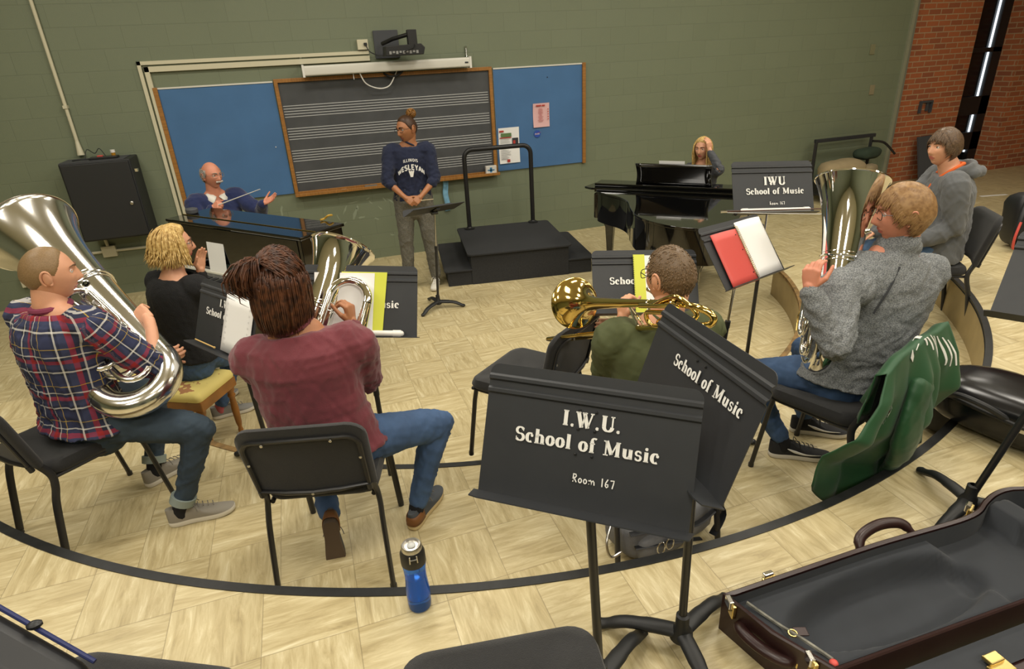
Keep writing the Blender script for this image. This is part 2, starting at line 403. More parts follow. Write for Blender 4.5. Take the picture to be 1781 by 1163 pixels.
# ---------------------------------------------------------------- lettering (own stroke alphabet, a bold roman and a plain one)
TK, TN = .20, .07
def _arc(cx, cy, rx, ry, a0, a1, n=14, tk=TK, tn=TN):
    out = []
    for a in np.linspace(math.radians(a0), math.radians(a1), n):
        out.append((cx+rx*math.cos(a), cy+ry*math.sin(a), tn+(tk-tn)*abs(math.cos(a))))
    return out
def _l(*p, w=TK): return [(x, y, w) for x, y in p]
def _sf(x, y, w=.17): return _l((x-w, y), (x+w, y), w=.06)
def glyph(ch):
    t = TK
    if ch == 'I': return .5, [_l((.25, 0), (.25, 1)), _sf(.25, .03), _sf(.25, .97)]
    if ch == 'W': return 1.25, [_l((.15, 1), (.42, 0)), _l((.42, 0), (.62, .85), w=.08), _l((.55, 1), (.82, 0)), _l((.82, 0), (1.1, 1), w=.08), _sf(.15, .97), _sf(.58, .97), _sf(1.08, .97, .12)]
    if ch == 'U': return .95, [_l((.22, 1), (.22, .3)), _arc(.49, .3, .27, .27, 180, 360), _l((.76, .3), (.76, 1), w=.08), _sf(.22, .97), _sf(.76, .97, .13)]
    if ch == 'M': return 1.25, [_l((.2, 0), (.2, 1), w=.08), _l((.22, 1), (.6, .1)), _l((.6, .1), (.98, 1), w=.08), _l((1, 0), (1, 1)), _sf(.2, .03), _sf(1, .03), _l((.02, .97), (.28, .97), w=.06), _l((.95, .97), (1.18, .97), w=.06)]
    if ch == 'S':
        p = _arc(.38, .74, .25, .23, 20, 270, 14, .16)+_arc(.38, .27, .27, .25, 90, -150, 14, .18)
        return .76, [p, _l((.62, .97), (.62, .72), w=.05), _l((.12, .03), (.12, .3), w=.05)]
    if ch == 'c': return .6, [_arc(.33, .34, .22, .31, 55, 305), _arc(.47, .5, .06, .06, 0, 360, 8, .08, .08)]
    if ch == 'o': return .68, [_arc(.34, .34, .22, .31, 0, 360, 20)]
    if ch == 'h': return .78, [_l((.2, 0), (.2, 1.02)), _arc(.4, .4, .2, .23, 180, 0, 10), _l((.6, .4), (.6, 0)), _sf(.2, .03), _sf(.6, .03), _l((.06, .99), (.2, .99), w=.06)]
    if ch == 'l': return .42, [_l((.2, 0), (.2, 1.02)), _sf(.2, .03), _l((.06, .99), (.2, .99), w=.06)]
    if ch == 'f': return .5, [_l((.22, 0), (.22, .8)), _arc(.38, .8, .17, .2, 180, 45, 8, .15), _sf(.22, .03), _l((.06, .63), (.42, .63), w=.06)]
    if ch == 'u': return .78, [_l((.18, .65), (.18, .25)), _arc(.36, .25, .18, .2, 180, 330, 10), _l((.58, .65), (.58, 0)), _l((.04, .63), (.2, .63), w=.06), _l((.44, .63), (.6, .63), w=.06), _l((.58, .03), (.72, .03), w=.06)]
    if ch == 's': return .55, [_arc(.27, .49, .16, .15, 30, 260, 10, .12)+_arc(.27, .19, .18, .17, 90, -150, 10, .13), _l((.44, .64), (.44, .48), w=.04), _l((.09, .02), (.09, .2), w=.04)]
    if ch == 'i': return .42, [_l((.2, 0), (.2, .66)), _sf(.2, .03), _l((.06, .63), (.2, .63), w=.06), _arc(.2, .86, .05, .05, 0, 360, 8, .1, .1)]
    if ch == '.': return .32, [_arc(.16, .07, .05, .05, 0, 360, 8, .1, .1)]
    if ch == ' ': return .4, []
    # plain capitals
    b = .17
    D = {'i': None, 'L': (.62, [[(.12, 1), (.12, .08)], [(.05, .08), (.52, .08)]]), 'N': (.85, [[(.13, 0), (.13, 1)], [(.13, 1), (.68, 0)], [(.68, 0), (.68, 1)]]),
         'E': (.65, [[(.13, 0), (.13, 1)], [(.05, .92), (.55, .92)], [(.05, .5), (.48, .5)], [(.05, .08), (.55, .08)]]),
         'Y': (.75, [[(.08, 1), (.37, .5)], [(.66, 1), (.37, .5)], [(.37, .5), (.37, 0)]]), 'A': (.8, [[(.06, 0), (.4, 1)], [(.74, 0), (.4, 1)], [(.2, .32), (.6, .32)]]),
         'w': (1.1, [[(.08, 1), (.3, 0)], [(.3, 0), (.52, .9)], [(.52, .9), (.76, 0)], [(.76, 0), (1, 1)]]), 'j': (.32, [[(.15, 0), (.15, 1)]]),
         'O': (.85, None), 'z': (.7, None), 'n': (.6, None), 'a': (.62, None)}
    if ch == 'O': return .88, [_arc(.43, .5, .3, .42, 0, 360, 20, b, b)]
    if ch == 'z': return .72, [_arc(.34, .73, .22, .2, 30, 270, 12, b, b)+_arc(.34, .28, .24, .22, 90, -150, 12, b, b)]
    if ch == 'n': return .62, [_l((.12, 0), (.12, .6), w=b), _arc(.3, .38, .18, .24, 180, 0, 9, b, b), _l((.48, .38), (.48, 0), w=b)]
    if ch == 'a': return .6, [_l((.08, 0), (.26, .66), (.44, 0), w=b)]
    if ch in D: return D[ch][0], [_l(*s, w=b) for s in D[ch][1]]
    # handwriting
    w = .09
    Hn = {'R': (.6, [[(.1, 0), (.12, .95)], [(.05, .9), (.4, .88), (.45, .7), (.35, .52), (.1, .48)], [(.2, .48), (.5, 0)]]),
          'q': (.5, None), 'm': (.85, [[(.08, .5), (.1, 0), (.12, .35), (.25, .52), (.36, .35), (.37, .02), (.4, .35), (.55, .5), (.66, .35), (.7, 0)]]),
          '1': (.35, [[(.15, .95), (.17, 0)]]), '6': (.5, [[(.35, .95), (.12, .5), (.1, .2), (.25, .02), (.4, .15), (.38, .38), (.15, .35)]]),
          '7': (.55, [[(.05, .85), (.45, .9), (.4, .5), (.3, 0)]])}
    if ch == 'q': return .5, [_arc(.23, .26, .17, .24, 60, 420, 12, w, w)]
    return Hn[ch][0], [_l(*s, w=w) for s in Hn[ch][1]]
def text(mb, s, o, ax, ay, h, m=0, spacing=.04, arch=0, center=True, xs=1.0, bold=1.0, project=None):
    """write s with cap height h in the plane (ax, ay) around o"""
    o, ax, ay = np.asarray(o, float), nrm(ax), nrm(ay); nz = nrm(np.cross(ax, ay)); x = 0; items = []
    for ch in s:
        w, st = glyph(ch); items.append((x, st, w)); x += w+spacing
    tot = x-spacing; x0 = -tot/2 if center else 0
    for gx, st, gw in items:
        for s_ in st:
            if len(s_) < 2: continue
            P = np.array([[p[0], p[1]] for p in s_]); W = np.array([p[2]*bold for p in s_]); n = len(P); vs = []
            T = np.array([nrm(np.append(P[min(i+1, n-1)]-P[max(i-1, 0)], 0))[:2] for i in range(n)]); Nn = np.stack([-T[:, 1], T[:, 0]], 1)
            A = P+Nn*W[:, None]/2; B = P-Nn*W[:, None]/2
            def tr(q):
                X = (gx+q[0]+x0)*h*xs; Y = q[1]*h
                if arch:
                    c = (gx+gw/2+x0)*h*xs; a = c/arch; lx = X-c; X2 = arch*math.sin(a)+lx*math.cos(a); Y = arch*(math.cos(a)-1)+Y*math.cos(a)*1-lx*math.sin(a); X = X2
                p = o+ax*X+ay*Y
                return project(p) if project else p+nz*.0006
            vs = [tr(a) for a in A]+[tr(b) for b in B]
            mb.add(np.array(vs), [(i, n+i, n+i+1, i+1) for i in range(n-1)], m)
    return tot*h*xs
X_, Y_, Z_ = V(1, 0, 0), V(0, 1, 0), V(0, 0, 1)
WY = WALLY
# ---------------------------------------------------------------- things on the green wall
def solo(name, label, cat, mb, mats, loc, group=None, smooth=True, bevel=0, **k):
    """a thing that is one mesh, its origin at loc; vertices given in world coordinates"""
    o = mb.build(name, mats, None, smooth, bevel, off=loc, **k); o.location = tuple(loc); return tag(o, label, cat, group)
class Thing:
    def __init__(s, name, label, cat, loc, group=None):
        s.loc = np.asarray(loc, float); s.e = empty(name, label, cat, loc, 0, group)
    def part(s, name, mb, mats, parent=None, label=None, **k):
        o = mb.build(name, mats, parent or s.e, off=s.loc, **k)
        if label: o['label'] = label
        return o
# chalkboard
t = Thing('chalkboard', 'large dark chalkboard with white music staff lines in an oak frame on the green wall', 'chalkboard', (1.14, WY, .9))
cx0, cx1, cz0, cz1 = -.13, 2.39, .91, 2.18
mb = MB(); boxb(mb, (cx0+.03, WY-.02, cz0+.03), (cx1-.03, WY-.005, cz1-.03)); t.part('board', mb, M['slate'])
mb = MB()
for top in (1.895, 1.652, 1.408, 1.165):
    for k in range(5):
        z = top-k*.029; boxb(mb, (cx0+.05, WY-.0215, z-.0032), (cx1-.06, WY-.02, z+.0032))
o = t.part('staff_lines', mb, M['chalk'], smooth=False)
fr = MB(); boxb(fr, (cx0, WY-.045, cz1-.04), (cx1, WY-.003, cz1)); boxb(fr, (cx0, WY-.04, cz0), (cx1, WY-.003, cz0+.035)); t.part('frame_rail', fr, M['woodh'], bevel=.003, smooth=False)
for x in (cx0, cx1-.04):
    fr = MB(); boxb(fr, (x, WY-.046, cz0), (x+.04, WY-.003, cz1)); t.part('frame_stile', fr, M['wood'], bevel=.003, smooth=False)
tr = MB(); boxb(tr, (cx0, WY-.11, cz0-.012), (cx1+.01, WY-.04, cz0+.006)); boxb(tr, (cx0, WY-.118, cz0-.012), (cx1+.01, WY-.105, cz0+.022)); t.part('chalk_tray', tr, M['woodh'], bevel=.003, smooth=False)
mb = MB(); boxb(mb, (.68, WY-.10, cz0+.006), (.83, WY-.055, cz0+.03)); solo('chalk_eraser', 'grey felt eraser lying on the chalk tray', 'eraser', mb, mat('eraser_felt', '6d6f6c', .9), (.75, WY-.08, cz0+.006), bevel=.004, smooth=False)
mb = MB(); tube(mb, [V(.40, WY-.075, cz0+.012), V(.46, WY-.075, cz0+.012)], .005, 8); solo('chalk_stick', 'short white chalk stick on the chalkboard tray', 'chalk', mb, M['white'], (.43, WY-.075, cz0+.006))
t = Thing('tissue_box', 'small white box with a blue print at the right end of the chalk tray', 'box', (2.29, WY-.08, cz0+.006))
mb = MB(); boxb(mb, (2.22, WY-.10, cz0+.006), (2.36, WY-.05, cz0+.11)); t.part('box_body', mb, M['white'], bevel=.003, smooth=False)
mb = MB(); boxb(mb, (2.24, WY-.102, cz0+.05), (2.33, WY-.1, cz0+.065)); boxb(mb, (2.27, WY-.102, cz0+.03), (2.30, WY-.1, cz0+.09)); t.part('blue_print', mb, mat('blue_print', '3a7fae', .6), smooth=False)
# bulletin boards
def bboard(x0, x1, z0, z1, lab, wl, wr):
    t = Thing('bulletin_board', lab, 'bulletin board', ((x0+x1)/2, WY, z0))
    mb = MB()
    def fn(u, v): return V(x0+(x1-x0)*u, WY-.022+.0015*math.sin(9*u+5*v)*math.sin(7*v+3*u), z0+(z1-z0)*v)
    grid(mb, fn, 30, 20); t.part('blue_paper', mb, M['blue'])
    mb = MB(); boxb(mb, (x0, WY-.02, z0), (x1, WY-.003, z1)); t.part('backing', mb, M['paper'], smooth=False)
    mb = MB(); boxb(mb, (x0, WY-.03, z1-.004), (x1, WY-.003, z1+.012)); t.part('top_strip', mb, M['whitemetal'], smooth=False)
    for f, x in ((wl, x0-.045), (wr, x1)):
        if f: mb = MB(); boxb(mb, (x, WY-.045, z0-.01), (x+.045, WY-.003, z1+.015)); t.part('frame_stile', mb, M['wood'], bevel=.003, smooth=False)
bboard(-1.29, -.14, .93, 2.15, 'plain blue paper bulletin board left of the chalkboard', True, False)
bboard(2.41, 3.60, .93, 2.15, 'blue paper bulletin board with flyers right of the chalkboard', False, True)
def flyer(name, lab, cat, x0, x1, z0, z1, m, fn=None):
    t = Thing(name, lab, cat, ((x0+x1)/2, WY-.03, z0)); mb = MB()
    grid(mb, lambda u, v: V(x0+(x1-x0)*u, WY-.028-.012*(2*v-1)**2*(1-.6*u), z0+(z1-z0)*v), 8, 8); t.part('sheet', mb, m)
    if fn: fn(t)
def pinkp(t):
    mb = MB(); random.seed(3)
    boxb(mb, (2.95, WY-.046, 1.685), (3.02, WY-.043, 1.70)); boxb(mb, (3.03, WY-.046, 1.685), (3.07, WY-.043, 1.70))
    for k in range(12): w = random.uniform(.04, .08); z = 1.655-k*.014; boxb(mb, (3.01-w/2, WY-.045, z), (3.01+w/2, WY-.042, z+.003))
    for k in range(5): boxb(mb, (3.105, WY-.045, 1.64-k*.03), (3.12, WY-.042, 1.65-k*.03))
    t.part('print', mb, M['redink'], smooth=False)
flyer('pink_flyer', 'pink printed flyer pinned high on the right blue board', 'flyer', 2.91, 3.135, 1.43, 1.72, M['pink'], pinkp)
def postp(t):
    mb = MB(); random.seed(5); y = WY-.046
    boxb(mb, (2.44, y, 1.41), (2.5, y+.003, 1.43), 1); boxb(mb, (2.46, y, 1.35), (2.60, y+.003, 1.395), 2); boxb(mb, (2.44, y, 1.335), (2.6, y+.003, 1.345), 1)
    boxb(mb, (2.61, y, 1.25), (2.69, y+.003, 1.33), 0); boxb(mb, (2.62, y-.001, 1.26), (2.65, y+.002, 1.3), 1)
    for k in range(14):
        z = 1.31-k*.018; boxb(mb, (2.45, y, z), (2.45+random.uniform(.08, .14), y+.003, z+.004), 3)
    boxb(mb, (2.53, y, 1.035), (2.57, y+.003, 1.07), 1)
    t.part('print', mb, [M['ink'], M['redink'], M['greenink'], mat('pale_print', '9d9d9a', .8)], smooth=False)
flyer('concert_poster', 'white concert poster with pictures behind the podium railing', 'poster', 2.43, 2.71, 1.02, 1.46, M['paper'], postp)
t = Thing('round_sticker', 'round blue space agency sticker below the pink flyer', 'sticker', (2.96, WY-.03, 1.35)); mb = MB()
c = V(2.96, WY-.027, 1.35); prism(mb, [(.045*math.cos(a), .045*math.sin(a)) for a in np.linspace(0, 2*PI, 25)[:-1]], c, X_, Z_, .004); t.part('disc', mb, mat('sticker_blue', '2a4ea8', .5), smooth=False)
mb = MB(); text(mb, 'nasa', c-V(0, .0045, .008), X_, Z_, .026, xs=1.0); t.part('lettering', mb, M['paint'], smooth=False)
mb = MB(); tube(mb, catmull([c+V(-.03, -.006, -.012), c+V(.01, -.006, .012), c+V(.052, -.006, .018)], 5), [.0005]+[.0018]*8+[.0008]*2, 5); t.part('red_chevron', mb, M['redink'])
for k, (x, z) in enumerate(((-.24, 1.47), (3.12, 2.02))):
    mb = MB(); lathe(mb, [(.0, .0), (.006, .0), (.006, -.008), (0, -.009)], (x, WY-.024, z), (0, 1, 0), 10); solo('push_pin', ('white pin stuck in the plain left blue board', 'dark pin stuck high in the right blue board')[k], 'pin', mb, [M['white'], M['black']][k], (x, WY-.026, z))
# projection screen housing above the chalkboard
t = Thing('projection_screen', 'white rolled up projection screen in its long housing above the chalkboard', 'projection screen', (1.16, WY, 2.2))
mb = MB(); prism(mb, rrect(.09, .105, .02), (.2, WY-.15, 2.245), Y_, Z_, 1.9); t.part('housing', mb, M['whitemetal'], sharp=50)
for x in (.2, 2.09):
    mb = MB(); boxb(mb, (x-.012, WY-.2, 2.18), (x+.012, WY-.10, 2.305)); t.part('end_cap', mb, M['white'], bevel=.003, smooth=False)
    mb = MB(); boxb(mb, (x-.012, WY-.15, 2.29), (x+.012, WY-.002, 2.312)); boxb(mb, (x-.012, WY-.02, 2.3), (x+.012, WY-.002, 2.42)); t.part('bracket', mb, M['chrome'], smooth=False)
mb = MB(); boxb(mb, (2.02, WY-.201, 2.235), (2.06, WY-.196, 2.25)); t.part('maker_plate', mb, M['ink'], smooth=False)
mb = MB(); tube(mb, [V(2.06, WY-.14, 2.30), V(2.065, WY-.12, 2.39), V(2.09, WY-.05, 2.40)], .004, 6); t.part('hook', mb, M['chrome'])
mb = MB(); tube(mb, [V(.73, WY-.15, 2.20), V(.73, WY-.15, 2.13)], .004, 6); t.part('pull_cord', mb, M['white'])
# projector on its bracket
t = Thing('wall_projector', 'black short throw projector on a bracket over the white screen housing', 'projector', (1.25, WY, 2.33))
mb = MB(); boxb(mb, (1.02, WY-.03, 2.33), (1.30, WY-.004, 2.62)); t.part('wall_plate', mb, M['panelgrey'], bevel=.004, smooth=False)
mb = MB(); prism(mb, [(-.2, -.05), (.22, -.05), (.24, .02), (.2, .06), (-.19, .045)], (1.28, WY-.42, 2.40), X_, Z_, -.24); t.part('projector_body', mb, M['black'], bevel=.006, smooth=False)
mb = MB()
for k in range(9): boxb(mb, (1.12+.037*k, WY-.424, 2.365+.01*(k % 2)), (1.145+.037*k, WY-.415, 2.395))
t.part('connector_panel', mb, mat('connector_grey', '8d8d8b', .4, 0), smooth=False)
mb = MB(); tube(mb, [V(1.10, WY-.1, 2.48), V(1.2, WY-.25, 2.52), V(1.38, WY-.36, 2.56)], .022, 10); boxb(mb, (1.34, WY-.42, 2.45), (1.44, WY-.34, 2.60)); t.part('mount_arm', mb, M['black'], bevel=.004)
mb = MB(); tube(mb, catmull([V(1.40, WY-.36, 2.5), V(1.40, WY-.44, 2.43), V(1.32, WY-.45, 2.40), V(1.28, WY-.44, 2.38)], 5), .006, 6); t.part('cable', mb, M['rubber'])
mb = MB(); tube(mb, catmull([V(.80, WY-.15, 2.20), V(.86, WY-.13, 2.08), V(1.0, WY-.10, 2.02), V(1.12, WY-.10, 2.04), V(1.20, WY-.08, 2.14), V(1.24, WY-.05, 2.2)], 8), .007, 8)
solo('hanging_cable', 'white cable hanging in a loop below the screen housing', 'cable', mb, M['white'], (1.0, WY, 2.02))
mb = MB(); tube(mb, catmull([V(1.08, WY-.06, 2.18), V(1.14, WY-.09, 2.14), V(1.24, WY-.08, 2.15), V(1.3, WY-.06, 2.19), V(1.2, WY-.05, 2.17), V(1.14, WY-.06, 2.2)], 6), .012, 7)
solo('cable_bundle', 'dark cable bundle tucked over the chalkboard frame', 'cable', mb, M['rubber'], (1.2, WY, 2.15))
# raceways, conduit and boxes
mb = MB(); boxb(mb, (-1.42, WY-.025, 2.385), (.95, WY-.001, 2.42)); boxb(mb, (-1.42, WY-.025, .45), (-1.385, WY-.001, 2.42)); solo('cable_raceway', 'slim cream raceway running along the outside of the double raceway corner', 'raceway', mb, M['cream'], (-1.4, WY, .45), smooth=False)
mb = MB(); boxb(mb, (-1.365, WY-.04, 2.315), (.95, WY-.001, 2.368)); boxb(mb, (-1.365, WY-.04, .45), (-1.318, WY-.001, 2.368)); solo('cable_raceway', 'wide cream raceway framing the left blue board just inside the slim one', 'raceway', mb, M['cream'], (-1.34, WY, .45), smooth=False, bevel=.002)
t = Thing('outlet_box', 'cream outlet box at the right end of the double raceway', 'outlet box', (.9, WY, 2.44)); mb = MB(); boxb(mb, (.83, WY-.055, 2.43), (.95, WY, 2.535)); t.part('box_body', mb, M['cream'], bevel=.004, smooth=False)
mb = MB(); boxb(mb, (.90, WY-.08, 2.47), (.935, WY-.055, 2.50)); t.part('plug', mb, M['black'], bevel=.004, smooth=False)
mb = MB(); tube(mb, catmull([V(.92, WY-.07, 2.48), V(.95, WY-.09, 2.41), V(1.03, WY-.08, 2.37), V(1.1, WY-.1, 2.36)], 6), .006, 6); t.part('power_cord', mb, M['rubber'])
t = Thing('electrical_conduit', 'tall cream conduit running down the wall to the black cabinet', 'conduit', (-2.17, WY, 1.5))
mb = MB(); tube(mb, [V(-2.16, WY-.03, 4.35), V(-2.165, WY-.03, 1.62)], .017, 10); t.part('pipe', mb, M['cream']); mb = MB(); tube(mb, [V(-2.165, WY-.03, 1.7), V(-2.165, WY-.04, 1.56)], [.018, .035], 12); t.part('end_fitting', mb, M['cream'])
mb = MB(); boxb(mb, (-2.185, WY-.055, 2.02), (-2.145, WY, 2.05)); t.part('clip', mb, M['cream'], smooth=False)
t = Thing('junction_box', 'cream junction box below the black wall cabinet', 'junction box', (-2.2, WY, .45)); mb = MB(); boxb(mb, (-2.27, WY-.055, .46), (-2.13, WY, .58)); t.part('box_body', mb, M['cream'], bevel=.006, smooth=False)
mb = MB(); tube(mb, [V(-2.2, WY-.03, .58), V(-2.21, WY-.03, .7)], .017, 8); t.part('riser_pipe', mb, M['cream'])
mb = MB(); tube(mb, [V(-2.13, WY-.03, .52), V(-1.5, WY-.03, .51)], .015, 8); tube(mb, [V(-2.27, WY-.03, .52), V(-2.9, WY-.03, .52)], .015, 8); solo('electrical_conduit', 'low horizontal cream conduit along the wall under the cabinet', 'conduit', mb, M['cream'], (-2.2, WY, .5))
mb = MB(); boxb(mb, (-3.12, WY-.05, .24), (-2.96, WY, .36)); solo('wall_outlet', 'cream outlet low on the wall behind the tuba bell', 'outlet', mb, M['cream'], (-3.04, WY, .3), smooth=False, bevel=.005)
for k, (x, z) in enumerate(((8.36, 2.11), (8.49, 1.54))):
    mb = MB(); boxb(mb, (x-.045, WY-.012, z-.07), (x+.045, WY, z+.07)); solo('blank_wall_plate', ('upper of the two painted wall plates near the brick corner', 'lower of the two painted wall plates near the brick corner')[k], 'wall plate', mb, mat('plate_paint_%d' % k, ('7d7c5f', '8b8266')[k], .5), (x, WY, z), smooth=False, bevel=.003)
# chalk and tape smudges on the wall
random.seed(11); mb = MB()
for (px, py, w, h, a) in ((600, 365, 22, 5, 60), (612, 352, 26, 4, 5), (618, 372, 30, 9, 70), (628, 378, 14, 8, 10), (645, 352, 16, 5, -50), (588, 378, 18, 4, -70), (662, 362, 16, 4, -45), (668, 346, 14, 4, -60), (680, 350, 20, 5, -40), (682, 408, 12, 4, -20), (600, 388, 10, 4, 40), (655, 380, 12, 5, -30), (490, 366, 24, 8, 80), (640, 345, 10, 3, 20), (622, 362, 16, 6, 80)):
    c = on_wall(px, py); s = 1/155; R = math.radians(a)
    pts = [(math.cos(b)*w*s*.6*random.uniform(.4, 1), math.sin(b)*h*s*.45*random.uniform(.2, 1)) for b in np.linspace(0, 2*PI, 9)[:-1]]
    pts = [(p[0]*math.cos(R)-p[1]*math.sin(R), p[0]*math.sin(R)+p[1]*math.cos(R)) for p in pts]
    prism(mb, pts, c-V(0, .0012, 0), X_, Z_, -.001)
o = mb.build('trim_5', M['chalkdust'], smooth=False); o.name = 'wall_chalk_marks'; struct(o)
# black wall cabinet (hung askew of plumb as seen) with clutter on it
t = Thing('wall_cabinet', 'black wall mounted equipment cabinet with a small lock at the left', 'cabinet', (-2.04, WY, .7))
x0, x1, z0, z1, d = -2.3, -1.66, .72, 1.52, .38
mb = MB(); boxb(mb, (x0, WY-d, z0), (x1, WY, z1)); t.part('cabinet_body', mb, M['blackplastic'], bevel=.01, smooth=False)
mb = MB(); boxb(mb, (x0+.015, WY-d-.018, z0+.015), (x1-.015, WY-d-.001, z1-.015)); dr = t.part('door', mb, M['blackplastic'], bevel=.006, smooth=False)
mb = MB(); lathe(mb, [(0, 0), (.018, 0), (.018, -.012), (.01, -.016), (0, -.016)], (x1-.09, WY-d-.018, 1.08), (0, 1, 0), 16); k = t.part('lock', mb, M['steel'], parent=dr)
mb = MB(); boxb(mb, (x1, WY-d+.05, 1.38), (x1+.035, WY-d+.1, 1.41)); t.part('latch', mb, M['chrome'], smooth=False)
mb = MB(); boxb(mb, (x0+.005, WY-d+.01, z1), (x1-.05, WY-.05, z1+.006)); t.part('top_edge', mb, M['panelgrey'], smooth=False)
t = Thing('pill_bottle', 'amber pill bottle with a white cap standing on the black cabinet', 'bottle', (-1.83, WY-.2, z1+.006)); mb = MB(); lathe(mb, [(0, 0), (.02, 0), (.02, .05), (0, .05)], t.loc, Z_, 16); t.part('bottle_body', mb, mat('amber_plastic', 'a8781f', .3)); mb = MB(); lathe(mb, [(0, .05), (.023, .05), (.023, .078), (0, .078)], t.loc, Z_, 16); t.part('cap', mb, M['white'])
mb = MB(); boxb(mb, (-2.04, WY-.3, z1+.006), (-1.78, WY-.2, z1+.03)); solo('black_marker_tray', 'flat black object lying on the cabinet beside the pill bottle', 'tray', mb, M['black'], (-1.9, WY-.25, z1+.006), smooth=False, bevel=.004)
mb = MB(); boxb(mb, (-1.97, WY-.26, z1+.03), (-1.92, WY-.22, z1+.042)); solo('red_marker', 'small red piece on top of the cabinet clutter', 'marker', mb, M['red'], (-1.95, WY-.24, z1+.03), smooth=False, bevel=.003)
mb = MB(); tube(mb, catmull([V(-2.1, WY-.2, z1+.01), V(-2.07, WY-.15, z1+.1), V(-2.0, WY-.18, z1+.06), V(-1.96, WY-.13, z1+.1), V(-1.9, WY-.2, z1+.012)], 6), .004, 6); tube(mb, catmull([V(-2.2, WY-.25, z1+.012), V(-2.1, WY-.3, z1+.02), V(-2.0, WY-.25, z1+.012)], 5), .005, 6); solo('loose_cable', 'thin black cable curling on top of the wall cabinet', 'cable', mb, M['rubber'], (-2.0, WY-.2, z1+.006))
mb = MB(); random.seed(2)
for k in range(3):
    tube(mb, catmull([V(-1.75+.05*k, 6.55-.1*k, .006+.004*k), V(-1.5, 6.9-.15*k, .006), V(-1.15+.1*k, 6.75, .006), V(-1.1, 6.35+.1*k, .006), V(-1.5+.1*k, 6.3, .008), V(-1.8, 6.6, .008)], 6), .006, 6)
solo('cable_coil', 'black cables coiled on the floor by the seated pianist', 'cable', mb, M['rubber'], (-1.4, 6.6, 0))
# hanging blue cloth on the wall behind the conductor
mb = MB(); grid(mb, lambda u, v: V(1.65+.07*u+.008*math.sin(9*v), WY-.03-.01*math.sin(6*u), .50+.42*v), 6, 12); o = solo('blue_towel', 'light blue strip of cloth hanging behind the conductor', 'towel', mb, mat('pale_blue_cloth', '7fb2cf', .8, var=.2, vscale=20), (1.68, WY, .5)); s = o.modifiers.new('thick', 'SOLIDIFY'); s.thickness = .006
# window slot between the brick piers, door
gm = mat('dark_window_glass', '0c0e10', .15, spec=.5)
mb = MB(); boxb(mb, (xb, BY+.28, 0), (xc, BY+.3, CEIL)); w = mb.build('window_1', gm, smooth=False); struct(w)
mb = MB()
wdt = xc-xb
for x in (xb+.03, xc-.14): boxb(mb, (x-.03 if x < xc-.2 else x-.06, BY+.2, 0), (x+.03 if x < xc-.2 else x+.14, BY+.29, CEIL))
for z in (.95, .35, 1.95, 3.0): boxb(mb, (xb, BY+.2, z), (xc, BY+.28, z+(.30 if z < 1 else .07)))
mb.build('window_frame', M['black'], w, smooth=False)
mb = MB(); boxb(mb, (xc-.23, BY+.255, .3), (xc-.205, BY+.275, CEIL)); mb.build('daylight_gap', emis('daylight_slit', (.8, .9, 1), 1.6), w, smooth=False)
mb = MB(); boxb(mb, (xd+.1, BY+.05, 0), (xd+1.3, BY+.1, 2.3)); dd = mb.build('door_1', M['door'], smooth=False); struct(dd)
mb = MB(); boxb(mb, (xd, BY-.12, 0), (xd+.12, BY+.1, 2.35)); mb.build('door_frame', M['black'], dd, smooth=False)
# hook rack sign fixture on brick
t = Thing('wall_bracket', 'small dark metal bracket mounted on the brick pier', 'bracket', (9.7, BY, 1.2)); c = on_wall(1607, 185, BY); mb = MB()
boxb(mb, c+V(-.13, -.05, .06), c+V(.13, -.01, .09)); boxb(mb, c+V(-.13, -.05, -.1), c+V(-.1, -.01, .06)); boxb(mb, c+V(.1, -.05, -.1), c+V(.13, -.01, .06)); boxb(mb, c+V(.02, -.03, -.07), c+V(.07, -.01, .06)); t.loc = c; t.e.location = tuple(c); t.part('bracket_body', mb, M['panelgrey'], smooth=False)
